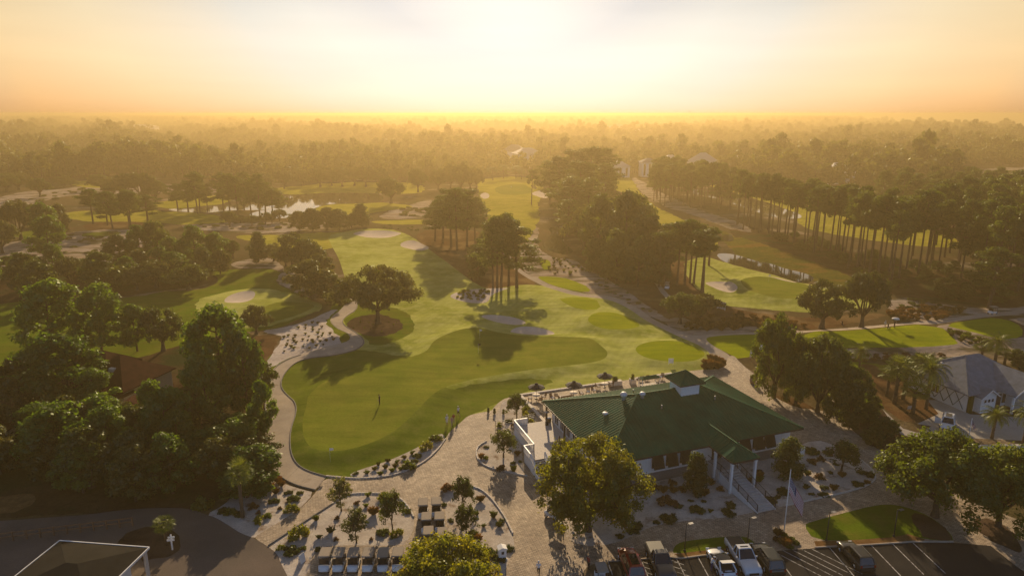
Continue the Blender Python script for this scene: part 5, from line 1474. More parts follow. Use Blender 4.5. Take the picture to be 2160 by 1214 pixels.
# patio heater and bin on the left corner of the deck
ht = local_thing('patio_heater', -15.6, 8.2, 1.5, 0, 'dark slim patio heater at the corner of the clubhouse deck', 'heater')
MB().lathe([(.25, 0), (.25, .6), (.05, .65), (.05, 1.9), (.12, 1.95), (.12, 2.15)], 10).build('body', 'black', ht); MB().lathe([(.42, 2.15), (.4, 2.2), (.05, 2.3)], 14).build('reflector', 'metal', ht)
bn = local_thing('litter_bin', -14.9, 8.9, 1.5, 0, 'round dark bin on the deck beside the clubhouse end wall', 'bin')
MB().lathe([(.26, 0), (.3, .7), (.3, .74)], 14).build('body', 'black', bn); MB().lathe([(.32, .741), (.3, .82), (.05, .9)], 14).build('lid', 'cloth_white', bn)

# ================================================================== OTHER BUILDINGS
def hip(b, x0, x1, y0, y1, z, rise, m=0, over=.5):
    x0 -= over; x1 += over; y0 -= over; y1 += over
    w = min(x1 - x0, y1 - y0) / 2
    if x1 - x0 >= y1 - y0: r0, r1 = (x0 + w, (y0 + y1) / 2), (x1 - w, (y0 + y1) / 2)
    else: r0, r1 = ((x0 + x1) / 2, y0 + w), ((x0 + x1) / 2, y1 - w)
    v = [(x0, y0, z), (x1, y0, z), (x1, y1, z), (x0, y1, z), (*r0, z + rise), (*r1, z + rise), (x0, y0, z - .18), (x1, y0, z - .18), (x1, y1, z - .18), (x0, y1, z - .18)]
    f = [(9, 8, 7, 6), (0, 6, 7, 1), (1, 7, 8, 2), (2, 8, 9, 3), (3, 9, 6, 0)]
    if x1 - x0 >= y1 - y0: f += [(0, 1, 5, 4), (1, 2, 5), (2, 3, 4, 5), (3, 0, 4)]
    else: f += [(0, 1, 4), (1, 2, 5, 4), (2, 3, 5), (3, 0, 4, 5)]
    return b.add(v, f, m)
def gable(b, x0, x1, y0, y1, z, rise, over=.4):
    """ridge along y, gable ends at y0 and y1"""
    xm = (x0 + x1) / 2
    for sx in (-1, 1):
        xe = xm + sx * ((x1 - x0) / 2 + over); ze = z - rise * over / ((x1 - x0) / 2)
        b.prism([(xm, y0 - over, z + rise), (xm, y1, z + rise), (xe, y1, ze), (xe, y0 - over, ze)], (0, 0, .14))
    return b

def box_window(parent, x0, x1, y0, y1, z0, z1, axis, out, bars=1):
    """window set proud of a wall: glass pane, frame and bars; axis 'x' = wall runs along x"""
    if axis == 'x':
        w = MB().box(x0, x1, y0 + min(0, out) * .03, y0 + max(0, out) * .03 + (.001 if out > 0 else 0), z0, z1).build('window', 'glassdark', parent)
        f = MB(); a, c = (y0 + out * .031, y0 + out * .08); a, c = min(a, c), max(a, c)
        f.box(x0 - .1, x0, a, c, z0 - .1, z1 + .1); f.box(x1, x1 + .1, a, c, z0 - .1, z1 + .1); f.box(x0, x1, a, c, z0 - .1, z0); f.box(x0, x1, a, c, z1, z1 + .1)
        for k in range(bars): 
            xm = x0 + (x1 - x0) * (k + 1) / (bars + 1); f.box(xm - .02, xm + .02, a, c, z0, z1)
    else:
        w = MB().box(x0 + min(0, out) * .03, x0 + max(0, out) * .03 + (.001 if out > 0 else 0), y0, y1, z0, z1).build('window', 'glassdark', parent)
        f = MB(); a, c = (x0 + out * .031, x0 + out * .08); a, c = min(a, c), max(a, c)
        f.box(a, c, y0 - .1, y0, z0 - .1, z1 + .1); f.box(a, c, y1, y1 + .1, z0 - .1, z1 + .1); f.box(a, c, y0, y1, z0 - .1, z0); f.box(a, c, y0, y1, z1, z1 + .1)
        for k in range(bars):
            ym = y0 + (y1 - y0) * (k + 1) / (bars + 1); f.box(a, c, ym - .02, ym + .02, z0, z1)
    child('frame', f.mesh('frame', 'trimwhite'), w)
    return w

# grey-roofed house on the right (origin at its near left corner)
gh = empty('grey_roofed_house', (73.4, 102.0, 0), R(18), 'pale house with grey shingle hip roofs and a lattice on its side wall', 'house')
b = MB(); b.box(.5, 15.5, .5, 12.5, -.2, 3.1); b.build('wall', 'white', gh)
b = MB(); hip(b, .5, 15.5, .5, 12.5, 3.2, 3.9, over=.55); rf = b.build('roof', 'greyshingle', gh)
b = MB(); 
for q in ((( -.05, -.05), (6.5, 6.5)), ((-.05, 13.05), (6.5, 6.5))): b.bar((*q[0], 3.24), (*q[1], 7.12), .3, .06)
child('ridge_cap', b.mesh('ridge_cap', 'greyshingle'), rf)
MB().lathe([(.2, -.3), (.2, .4), (.28, .45), (.05, .55)], 10, (3.2, 8.0, 5.1)).build('roof_vent', 'ventwhite', gh)
# trellis on the left side wall
for k in range(6):
    y0 = 1.0 + k * 1.75
    for y_, s_ in ((y0, 1), (y0 + 1.75, -1)):
        MB().bar((.44, y_, .35), (.44, y_ + s_ * 1.75, 2.9), .09, .05).build('trellis_bar', 'leaf_dark', gh)
box_window(gh, .5, .5, 5.6, 6.9, 1.2, 2.6, 'y', -1)
# front gable block
b = MB(); b.box(2.2, 5.4, -.6, 4.0, -.2, 2.8); b.prism([(2.2, -.6, 2.8), (5.4, -.6, 2.8), (3.8, -.6, 3.85)], (0, 1.0, 0)); b.build('garage_wall', 'white', gh)
b = MB(); gable(b, 2.2, 5.4, -.6, 4.5, 2.86, 1.05, .35); g_ = b.build('garage_roof', 'greyshingle', gh)
f = MB()
for sx in (-1, 1): f.bar((3.8, -.98, 3.92), (3.8 + sx * 1.95, -.98, 2.64), .06, .16)
child('barge_board', f.mesh('barge_board', 'trimwhite'), g_)
for x in (3.0, 3.8, 4.6): box_window(gh, x - .26, x + .26, -.6, 0, 1.75, 2.3, 'x', -1, 0)
# entrance wing with larger gable
b = MB(); b.box(9.2, 14.6, -2.4, .45, -.2, 3.3); b.build('wing_wall', 'white', gh)
b = MB(); gable(b, 6.6, 14.6, -2.6, 6.0, 3.45, 2.5, .45); g_ = b.build('wing_roof', 'greyshingle', gh)
f = MB()
for sx in (-1, 1): f.bar((10.6, -3.1, 6.05), (10.6 + sx * 4.5, -3.1, 3.2), .06, .22)
child('barge_board', f.mesh('barge_board', 'trimwhite'), g_)
MB().prism([(6.7, -2.3, 3.4), (14.5, -2.3, 3.4), (10.6, -2.3, 5.8)], (0, .15, 0)).build('gable_wall', 'white', gh)
MB().box(6.9, 7.2, -2.35, -2.05, 0, 3.39).build('porch_column', 'trimwhite', gh)
MB().box(6.8, 8.0, .42, .495, 0, 2.3).build('door', 'black', gh)
MB().box(8.3, 9.0, .42, .495, .6, 2.3).build('window', 'glassdark', gh)
b = MB()
for i in range(15): b.bar((5.6 + i * .25, -2.8, 0), (5.6 + i * .25, -2.8, 1.0), .03)
b.bar((5.6, -2.8, 1.0), (9.1, -2.8, 1.0), .05); b.build('porch_railing', 'black', gh)
MB().box(.6, 1.2, -.1, .45, 0, 3.0).build('climbing_plant', 'leaf_dark', gh)
# red-roofed house inside the left wood
rh = empty('red_roofed_house', (-66.0, 109.0, -.5), R(-16), 'house with steep red-brown roof almost hidden among the trees on the left', 'house')
MB().box(-6.3, 4.6, -5, 5.5, -.2, 4.0).build('wall', 'tan', rh)
b = MB(); hip(b, -6.3, 4.6, -5, 5.5, 4.1, 3.6, over=.6); r_ = b.build('roof', 'redshingle', rh)
child('roof_window', MB().box(-.5, .5, -2.6, -1.9, 5.8, 6.5).mesh('roof_window', 'stonewhite'), r_)
b = MB(); hip(b, -14, -6.0, 2, 9, 3.4, 2.6, over=.5); b.build('wing_roof', 'redshingle', rh)
MB().box(-13.8, -6.55, 2.2, 8.8, -.2, 3.3).build('wing_wall', 'tan', rh)
b = MB(); gable(b, .9, 4.6, -8.0, -3.0, 3.4, 1.3, .4); b.build('porch_roof', 'redshingle', rh)
b = MB()
for i in range(7): b.bar((-5.8 + i * 1.1, -9.5, 0), (-5.8 + i * 1.1, -9.5, 3.0), .07); b.bar((-5.8 + i * 1.1, -9.5, 3.0), (-5.8 + i * 1.1, -5.7, 3.9), .07)
b.bar((-5.8, -9.5, 3.0), (.8, -9.5, 3.0), .08); b.bar((-5.8, -9.5, 1.2), (.8, -9.5, 1.2), .06)
b.build('screen_frame', 'black', rh)
MB().box(-5.8, .8, -9.46, -9.44, .02, 2.95).build('screen', 'shutter', rh)
b = MB(); b.add([(-5.8, -9.46, 2.97), (.8, -9.46, 2.97), (.8, -5.7, 3.87), (-5.8, -5.7, 3.87)], [(0, 1, 2, 3)]); b.build('screen_roof', 'shutter', rh)
for x in (-4.2, 2.6): box_window(rh, x - .6, x + .6, -5, 0, 1.2, 2.6, 'x', -1)
sr = empty('garden_shed', (-59.6, 98.6, 0), R(6), 'small outbuilding with a red gabled roof below the red-roofed house', 'shed')
MB().box(-2.0, 2.0, -1.6, 1.6, -.2, 2.6).build('wall', 'white', sr); b = MB(); gable(b, -2, 2, -1.8, 1.8, 2.7, 1.2, .35); b.build('roof', 'redshingle', sr)
box_window(sr, -.5, .5, -1.6, 0, 1.0, 2.0, 'x', -1)
# pale house cut off by the left edge
wh = empty('white_walled_house', (-72.2, 86.0, 0), R(-2), 'white-walled house with dark red roof at the left picture edge', 'house')
MB().box(-12, 0, -7, 6, -.2, 3.6).build('wall', 'white', wh); b = MB(); hip(b, -12, 0, -7, 6, 3.7, 2.8, over=.7); b.build('roof', 'redshingle', wh)
for y in (-5.5, -3.2, -.9, 1.4, 3.7): box_window(wh, 0, 0, y - .45, y + .45, 1.0, 2.7, 'y', 1)
MB().box(.08, 2.4, -2.0, 4.5, -.2, .6).build('porch', 'stonewhite', wh)
# flat dark-roofed building at the bottom left
br = empty('dark_roofed_pavilion', (-43.2, 58.2, 0), R(-6.5), 'low building with a flat dark roof edged in white at the bottom left corner', 'building')
b = MB(); hip(b, -5, 5, -4.4, 4.4, 3.42, .95, over=.0); r_ = b.build('roof', 'darkroof', br)
f = MB()
for a, c in (((-5.06, -4.46), (5.06, -4.46)), ((5.06, -4.46), (5.06, 4.46)), ((5.06, 4.46), (-5.06, 4.46)), ((-5.06, 4.46), (-5.06, -4.46))): f.bar((*a, 3.38), (*c, 3.38), .1, .22)
child('fascia', f.mesh('fascia', 'trimwhite'), r_)
for i in range(1, 9):
    y = -4.4 + i * .98
    child('roof_strip', MB().box(-4.3 + abs(y) * .0, 4.3, y - .02, y + .02, 3.44, 3.46 + .72 * (1 - abs(y) / 4.4)).mesh('roof_strip', 'darkroof'), r_) if False else None
MB().box(-4.4, 3.6, -3.8, 3.2, -.1, 3.2).build('wall', 'white', br)
for x in (4.75,):
    for y in (4.1, 0, -4.0): MB().box(x - .14, x + .14, y - .14, y + .14, -.1, 3.26).build('post', 'stonewhite', br)
box_window(br, 3.6, 3.6, -1, 1, 1.0, 2.2, 'y', 1)
# timber rail fence beside the road
fn = empty('timber_fence', G(20, 1140), 0, 'long low timber rail fence along the shaded road at the bottom left', 'fence')
A = G(-60, 1150); B_ = G(280, 1108); O = G(20, 1140)
for i in range(13):
    p = A.lerp(B_, i / 12) - O; MB().box(p.x - .07, p.x + .07, p.y - .07, p.y + .07, -.2, 1.15).build('post', 'teak', fn)
for i in range(12):
    p = A.lerp(B_, i / 12) - O; q = A.lerp(B_, (i + 1) / 12) - O
    for z in (.5, 1.0): MB().bar((p.x, p.y + .1, z), (q.x, q.y + .1, z), .05, .15).build('rail', 'teak', fn)
# far houses among the trees
def far_house(x, y, w, d, h, rise, rz, label, roof='greyshingle', wall='white'):
    p = G(x, y)
    o = empty('far_house', (p.x, p.y, 0), rz, label, 'house', 'houses in the far trees')
    MB().box(-w / 2, w / 2, -d / 2, d / 2, -.5, h).build('wall', wall, o)
    b = MB(); hip(b, -w / 2, w / 2, -d / 2, d / 2, h + .1, rise, over=.8); b.build('roof', roof, o)
    for k in range(3):
        xx = -w / 2 + w * (k + .5) / 3
        MB().box(xx - .8, xx + .8, -d / 2 - .05, -d / 2 - .003, 1, h - 1).build('window', 'glassdark', o)
    return o
M['paleroof'] = plain_mat('pale_metal_roof', (0.42, 0.40, 0.37), 0.45, 0.5, var=0.08)
far_house(1112, 352, 24, 16, 12, 5, R(20), 'far house with the brightest glinting roof above the far fairway', 'paleroof')
far_house(1085, 345, 22, 16, 12, 6, R(-10), 'far house with a grey roof left of the glinting one', 'greyshingle')
far_house(1480, 368, 20, 14, 10, 7, R(30), 'far pale-roofed house above the far pine row', 'paleroof')
far_house(1762, 385, 19, 15, 9, 5, R(10), 'far house with a wide pale roof behind the right-hand pine wood', 'paleroof')
far_house(1306, 372, 14, 12, 8, 4, R(0), 'far house beside the bright tee at the end of the wide fairway', 'paleroof')
far_house(1366, 372, 12, 10, 11, 3, R(5), 'tall narrow far house at the head of the sandy track', 'greyshingle')
far_house(1412, 362, 16, 12, 9, 5, R(25), 'far house half hidden in the trees left of the far pine row', 'paleroof')
far_house(1560, 362, 16, 12, 9, 4, R(-15), 'far house with small pale roof deep in the trees right of centre', 'paleroof')
far_house(1303, 283, 40, 30, 16, 8, R(10), 'bright roof speck far off right of the centre', 'greyshingle')
far_house(1275, 287, 40, 30, 15, 8, R(-20), 'second roof speck far off, left of the bright one', 'greyshingle')
far_house(1418, 283, 40, 30, 16, 8, R(20), 'roof speck far off above the far pine row', 'greyshingle')
far_house(1348, 296, 30, 22, 14, 6, R(40), 'small far roof below the two bright specks', 'paleroof')
far_house(215, 290, 60, 30, 16, 5, R(0), 'long pale building far off at the left', 'paleroof')
far_house(300, 282, 70, 30, 17, 5, R(8), 'long bright building far off in the left haze', 'paleroof')
# lattice mast on the horizon
tp = G(1453, 262)
tw = empty('radio_mast', (tp.x, tp.y, 0), 0, 'thin radio mast on the hazy horizon', 'mast')
b = MB(); Ht = 62
for k in range(3):
    a = k * 2.094; b.bar((5 * math.cos(a), 5 * math.sin(a), 0), (1 * math.cos(a), 1 * math.sin(a), Ht), .8)
for i in range(10):
    z = Ht * i / 10; r0 = 5 - 4 * i / 10
    for k in range(3):
        a, c = k * 2.094, (k + 1) * 2.094; b.bar((r0 * math.cos(a), r0 * math.sin(a), z), (r0 * math.cos(c), r0 * math.sin(c), z + Ht / 10), .5)
b.build('lattice', 'metal', tw)
# ================================================================== VEHICLES
def paint(name, c, rough=0.28, metal=0.0):
    if name not in M: M[name] = plain_mat(name, c, rough, 0.5, metal, 0.04, 2.0, 0, coat=0.6)
    return name
for n_, c_ in (('white_car_paint', (.66, .67, .68)), ('red_car_paint', (.30, .010, .012)), ('black_car_paint', (.012, .013, .015)), ('green_black_paint', (.012, .018, .016)), ('grey_car_paint', (.05, .052, .055)), ('silver_white_paint', (.60, .61, .63))): paint(n_, c_)

def loft(b, stations, m=0):
    """stations: list of rings (same point count, open profile mirrored outside)"""
    n = len(stations[0]); v = [p for r in stations for p in r]; f = []
    for i in range(len(stations) - 1):
        for k in range(n):
            k2 = (k + 1) % n
            f.append((i * n + k, i * n + k2, (i + 1) * n + k2, (i + 1) * n + k))
    f.append(tuple(range(n))[::-1]); f.append(tuple((len(stations) - 1) * n + k for k in range(n)))
    return b.add(v, f, m, True)

def wheel(parent, x, y, r=.34, w=.22):
    b = MB(); T = []
    for k in range(16):
        a = 2 * math.pi * k / 16; T.append((math.cos(a), math.sin(a)))
    sx = 1 if x > 0 else -1
    rings = [(r * .62, x - w / 2), (r * .97, x - w / 2), (r, x - w * .35), (r, x + w * .35), (r * .97, x + w / 2), (r * .62, x + w / 2)]
    v = [(xx, y + q[0] * rr, r + q[1] * rr) for rr, xx in rings for q in T]; f = []
    for i in range(5):
        for k in range(16):
            k2 = (k + 1) % 16; f.append((i * 16 + k, i * 16 + k2, (i + 1) * 16 + k2, (i + 1) * 16 + k))
    f.append(tuple(range(16))[::-1]); f.append(tuple(80 + k for k in range(16)))
    t = b.add(v, f, 0, True).build('wheel', 'rubber', parent)
    h = MB(); xo = x + sx * (w / 2 + .004)
    h.add([(xo, y + q[0] * r * .6, r + q[1] * r * .6) for q in T] + [(xo + sx * .012, y, r)], [(k, (k + 1) % 16, 16) for k in range(16)])
    for k in range(5):
        a = k * 1.2566; h.bar((xo + sx * .014, y, r), (xo + sx * .014, y + math.cos(a) * r * .55, r + math.sin(a) * r * .55), .06, .02)
    child('rim', h.mesh('rim', 'chrome'), t)

def car(name, label, loc, rz, pm, L=4.7, W=1.88, H=1.68, kind='suv', hatch_open=False, glass_roof=False, rails=False, cat='car', sunroof=False):
    o = empty(name, loc, rz, label, cat, 'cars in the parking lot')
    hw = W / 2; belt = .98 if kind != 'sedan' else .92
    if kind == 'pickup': belt = 1.12
    top = {'suv': [(-.5, .62, .86), (-.492, .92, .93), (-.46, belt, .97), (-.2, belt, 1), (.16, belt, 1), (.24, belt + .03, .99), (.38, belt - .05, .97), (.46, .82, .92), (.492, .70, .86), (.5, .55, .80)],
           'sedan': [(-.5, .60, .84), (-.49, .85, .90), (-.44, belt + .02, .94), (-.2, belt, 1), (.14, belt, 1), (.22, belt, .99), (.36, belt - .10, .96), (.45, .70, .90), (.488, .60, .84), (.5, .5, .78)],
           'pickup': [(-.5, .80, .93), (-.497, belt - .02, .95), (-.48, belt, .96), (-.1, belt, 1), (.16, belt, 1), (.22, belt + .02, .99), (.40, belt - .04, .98), (.47, .98, .95), (.494, .85, .90), (.5, .6, .85)]}[kind]
    def ring(y, zt, ws):
        w = hw * ws; zb = .24
        half = [(0, zb), (w * .86, zb), (w * .96, zb + .12), (w, zb + .34), (w * .985, zt - .16), (w * .93, zt - .03), (w * .78, zt), (0, zt + .025)]
        return [(x, y, z) for x, z in half] + [(-x, y, z) for x, z in half[1:-1]][::-1]
    b = MB(); loft(b, [ring(y * L, z, w) for y, z, w in top]); bd = b.build('body', pm, o)
    # wheel arches
    fy, ry = L * .31, -L * .29
    for yy in (fy, ry):
        for sx in (-1, 1):
            a = MB(); a.add([(sx * (hw + .004), yy + .42 * math.cos(t), .34 + .42 * math.sin(t)) for t in [math.pi * k / 10 - .25 * 0 for k in range(11)]] + [(sx * (hw + .004), yy - .42, .2), (sx * (hw + .004), yy + .42, .2)], [tuple(range(13))])
            child('wheel_arch', a.mesh('wheel_arch', 'rubber'), o); wheel(o, sx * (hw - .10), yy)
    # glasshouse
    yb0, yb1, yr0, yr1 = {'suv': (-.47, .22, -.40, .05), 'sedan': (-.43, .25, -.22, .03), 'pickup': (-.10, .21, -.07, .07)}[kind]
    yb0, yb1, yr0, yr1 = [q * L for q in (yb0, yb1, yr0, yr1)]
    wb, wr = hw * .90, hw * .70
    zb = belt - .02
    g = MB()
    g.add([(-wb, yb0, zb), (wb, yb0, zb), (wb, yb1, zb), (-wb, yb1, zb), (-wr, yr0, H - .05), (wr, yr0, H - .05), (wr, yr1, H - .05), (-wr, yr1, H - .05)], [(3, 2, 1, 0), (4, 5, 6, 7), (0, 1, 5, 4), (1, 2, 6, 5), (2, 3, 7, 6), (3, 0, 4, 7)])
    child('windows', g.mesh('windows', 'glassdark'), o)
    r_ = MB(); m_ = (yr0 + yr1) / 2
    pts = []
    for (x, y) in ((-wr, yr0), (wr, yr0), (wr, yr1), (-wr, yr1)): pts.append((x * 1.04, m_ + (y - m_) * 1.03))
    r_.add([(*p, H - .055) for p in pts] + [(p[0] * .97, m_ + (p[1] - m_) * .97, H - .005) for p in pts] + [(p[0] * .6, m_ + (p[1] - m_) * .8, H + .02) for p in pts],
           [(3, 2, 1, 0)] + [(i, (i + 1) % 4, 4 + (i + 1) % 4, 4 + i) for i in range(4)] + [(4 + i, 4 + (i + 1) % 4, 8 + (i + 1) % 4, 8 + i) for i in range(4)] + [(8, 9, 10, 11)])
    ro = bevel(child('roof', r_.mesh('roof', 'glassdark' if glass_roof else pm), o), .02)
    if sunroof:
        child('sunroof', MB().box(-wr * .62, wr * .62, yr0 + .35, yr1 - .25, H + .0, H + .027).mesh('sunroof', 'glassdark'), ro)
    if rails:
        for sx in (-1, 1): child('roof_rail', MB().bar((sx * wr * .92, yr0 + .1, H + .05), (sx * wr * .92, yr1 - .1, H + .05), .05).mesh('roof_rail', 'chrome'), ro)
    ym = (yb0 + yb1) / 2
    for sx in (-1, 1):
        for p0, p1, w_, h_ in (((sx * wb, yb1, zb), (sx * wr, yr1, H - .04), .09, .07), ((sx * wb, yb0, zb), (sx * wr, yr0, H - .04), .13, .09), ((sx * wb, ym, zb), (sx * wr * 1.01, (yr0 + yr1) / 2, H - .04), .08, .05)):
            child('pillar', MB().bar(p0, p1, w_, h_).mesh('pillar', pm), o)
    for sx in (-1, 1):
        bevel(child('mirror', MB().box(min(sx * (hw - .03), sx * (hw + .19)), max(sx * (hw - .03), sx * (hw + .19)), yb1 - .42, yb1 - .28, belt, belt + .15).mesh('mirror', pm), o), .03)
        child('headlight', MB().box(sx * hw * .72 - .19, sx * hw * .72 + .19, L * .462, L * .487, .66, .80).mesh('headlight', 'headlight'), o)
        child('tail_light', MB().box(sx * hw * .80 - .10, sx * hw * .80 + .10, -L * .502, -L * .485, .72, 1.0 if kind != 'sedan' else .88).mesh('tail_light', 'taillight'), o)
        child('door_seam', MB().box(min(sx * (hw - .01), sx * (hw + .003)), max(sx * (hw - .01), sx * (hw + .003)), ym - .008, ym + .008, .42, belt - .10).mesh('door_seam', 'rubber'), o)
        for yy in (ym + .25, yb0 + .75): child('door_handle', MB().box(min(sx * (hw - .02), sx * (hw + .025)), max(sx * (hw - .02), sx * (hw + .025)), yy, yy + .16, belt - .22, belt - .18).mesh('door_handle', 'chrome'), o)
    child('grille', MB().box(-hw * .5, hw * .5, L * .492, L * .505, .42, .68).mesh('grille', 'black'), o)
    bevel(child('bumper', MB().box(-hw * .88, hw * .88, -L * .512, -L * .49, .36, .60).mesh('bumper', 'black'), o), .02)
    if kind == 'pickup':
        child('bed_cover', MB().box(-hw * .82, hw * .82, -L * .485, -L * .115, belt + .0, belt + .055).mesh('bed_cover', 'black'), o)
    if hatch_open:
        h = MB(); A = Vector((0, yr0, H)); E2 = A + Vector((0, -.85, .28))
        h.prism([A + Vector((-wr, 0, 0)), A + Vector((wr, 0, 0)), E2 + Vector((wr * 1.05, 0, 0)), E2 + Vector((-wr * 1.05, 0, 0))], (0, 0, .06))
        child('tailgate', h.mesh('tailgate', pm), o)
        child('boot_interior', MB().box(-hw * .7, hw * .7, -L * .47, -L * .30, belt - .02, belt + .03).mesh('boot_interior', 'rubber'), o)
    return o

CA = R(5.0)          # parking bays run almost straight away from the camera
def at_px(x, y): 
    p = G(x, y); return Vector((p.x, p.y, p.z))
car('red_suv', 'dark red car parked nose-in at the left end of the parking row', at_px(1331, 1198), CA, 'red_car_paint', 5.3, 1.95, 1.8, 'suv', sunroof=True)
car('dark_pickup_truck', 'dark pickup truck with black bed cover facing the camera, beside the red car', at_px(1392, 1193), CA + math.pi, 'grey_car_paint', 5.7, 2.0, 1.85, 'pickup', rails=True, cat='pickup truck')
car('white_sedan', 'white car with glass roof and its boot lid raised', at_px(1520, 1194), CA, 'white_car_paint', 4.7, 1.88, 1.5, 'sedan', hatch_open=True, glass_roof=True)
car('white_pickup_truck', 'white pickup truck with sunroof and a black bed cover', at_px(1566, 1183), CA + math.pi, 'silver_white_paint', 5.8, 2.0, 1.88, 'pickup', cat='pickup truck', sunroof=True)
car('dark_suv', 'dark green-black estate car parked right of the white pickup', at_px(1617, 1186), CA, 'green_black_paint', 5.1, 1.95, 1.78, 'suv')
car('black_suv', 'black car with silver roof rails parked alone on the right of the lot', at_px(1803, 1180), CA, 'black_car_paint', 4.7, 1.86, 1.66, 'suv', rails=True)
dc = car('white_suv', 'white car with an open door on the driveway of the grey-roofed house', at_px(1998, 900), R(-35) + math.pi, 'white_car_paint', 4.8, 1.9, 1.7, 'suv', sunroof=True)
del dc['group']
child('open_door', MB().box(.95, 1.75, .32, .38, .45, 1.35).mesh('open_door', 'white_car_paint'), dc)

# ---- golf carts
def cart_proto(roofmat='tan', bodymat='trimwhite'):
    o = empty('golf_cart', (0, 0, 0))
    # body tub and front cowl (front = +y)
    b = MB(); b.box(-.56, .56, -1.05, .55, .30, .40); b.box(-.55, .55, -.75, -.05, .401, .68); bevel(b.build('body', bodymat, o), .03)
    b = MB()
    rows = [(.50, .30, .62, .55), (.62, .30, .86, .58), (.80, .30, .88, .57), (1.02, .32, .72, .52), (1.16, .36, .56, .42)]
    loft(b, [[(-w, y, z0), (w, y, z0), (w, y, z1 - .08), (w * .8, y, z1), (-w * .8, y, z1), (-w, y, z1 - .08)] for y, z0, z1, w in rows])
    b.build('front_cowl', bodymat, o)
    b = MB(); b.box(-.52, .52, -1.12, -.82, .42, .95); b.build('bag_well', 'black', o)
    bevel(MB().box(-.52, .52, -.62, -.08, .682, .82).build('seat', 'tan', o), .04)
    bevel(MB().box(-.52, .52, -.74, -.63, .86, 1.22).build('seat_back', 'tan', o), .04)
    b = MB()
    for x0, x1 in ((-.66, .66),):
        b.add([(-.52, -.98, 1.84), (.52, -.98, 1.84), (.60, -.9, 1.84), (.60, .68, 1.84), (.52, .76, 1.84), (-.52, .76, 1.84), (-.60, .68, 1.84), (-.60, -.9, 1.84)] + [(-.44, -.9, 1.93), (.44, -.9, 1.93), (.52, -.82, 1.93), (.52, .6, 1.93), (.44, .68, 1.93), (-.44, .68, 1.93), (-.52, .6, 1.93), (-.52, -.82, 1.93)],
              [tuple(range(8))[::-1], tuple(range(8, 16))] + [(i, (i + 1) % 8, 8 + (i + 1) % 8, 8 + i) for i in range(8)])
    b.build('roof', roofmat, o)
    for sx in (-1, 1):
        MB().bar((sx * .53, .60, .84), (sx * .50, .50, 1.835), .035).build('post', 'black', o)
        MB().bar((sx * .50, -.80, .68), (sx * .50, -.72, 1.835), .035).build('post', 'black', o)
    w = MB().add([(-.5, .60, .9), (.5, .60, .9), (.48, .51, 1.5), (-.48, .51, 1.5), (-.5, .607, .9), (.5, .607, .9), (.48, .517, 1.5), (-.48, .517, 1.5)], [(3, 2, 1, 0), (4, 5, 6, 7), (0, 1, 5, 4), (1, 2, 6, 5), (2, 3, 7, 6), (3, 0, 4, 7)]).build('windscreen', 'glassdark', o)
    MB().box(-.54, .54, .44, .52, .78, .92).build('dashboard', 'black', o)
    b = MB()
    for k in range(12):
        a, c = 2 * math.pi * k / 12, 2 * math.pi * (k + 1) / 12
        P_ = lambda t: (-.25 + .17 * math.cos(t), .34 + .07 * math.sin(t), 1.02 + .15 * math.sin(t)); b.bar(P_(a), P_(c), .03)
    b.bar((-.25, .34, 1.02), (-.25, .5, .85), .035); b.build('steering_wheel', 'black', o)
    for x in (-.47, .47):
        for y in (-.72, .74): wheel(o, x, y, .23, .19)
    for x in (-.36, .36): MB().box(x - .08, x + .08, 1.08, 1.13, .56, .64).build('headlight', 'headlight', o)
    for x in (-.22, .22):
        g = MB().lathe([(.13, .45), (.14, 1.05), (.12, 1.12), (.03, 1.13)], 10, (x, -.98, 0)).build('golf_bag', 'cloth_dark', o)
        c_ = MB()
        for k in range(5): c_.bar((x + .05 * math.cos(k * 1.25), -.98 + .05 * math.sin(k * 1.25), 1.1), (x + .07 * math.cos(k * 1.25), -.98 + .07 * math.sin(k * 1.25), 1.36), .025)
        child('clubs', c_.mesh('clubs', 'chrome'), g)
    return o
cart0 = cart_proto()
def roof_at(x, y): p = G0([(x, y)], 1.9)[0]; return Vector((p[0], p[1], 0))
carts = []
row_n = ['leftmost', 'second from the left', 'third from the left', 'fourth from the left', 'fifth from the left']
for i, x in enumerate((685, 714, 745, 776, 808)):
    carts.append((roof_at(x, 1164), math.pi + R(2), 'tan-roofed golf cart facing the camera, %s in the front row of carts' % row_n[i], 'front row of golf carts'))
carts.append((roof_at(839, 1163), math.pi + R(2), 'tan-roofed golf cart at the right end of the front row, half under the yellow-green tree', 'front row of golf carts'))
for (x, y), l in zip(((892, 1058), (920, 1056), (899, 1088), (927, 1087), (903, 1118), (933, 1121)), ('far left', 'far right', 'middle left', 'middle right', 'near left', 'near right')):
    carts.append((roof_at(x, y), math.pi + R(5), 'golf cart parked two abreast in the sandy lane, %s one of six' % l, 'golf carts parked two abreast'))
carts.append((roof_at(1168, 1061), R(50), 'golf cart alone under the left branches of the turning tree', None))
carts.append((at_px(1407, 609), R(160), 'golf cart driving down the shaded path between the pines', None))
carts.append((at_px(2093, 662), R(105), 'golf cart on the path before the dark pine wood at the right', None))
carts.append((at_px(1757, 866), math.pi + R(8), 'covered golf cart in the deep shade of the lane right of the clubhouse', None))
carts.append((roof_at(1269, 1193), R(5), 'olive-roofed golf cart at the left end of the parking row', None))
for i, (p, rz, l, g) in enumerate(carts):
    o = cart0 if i == 0 else copy_tree(cart0)
    o.location = Vector((p.x, p.y, float(height([(p.x, p.y)])[0]))); o.rotation_euler = (0, 0, rz)
    tag(o, l, 'golf cart', g)

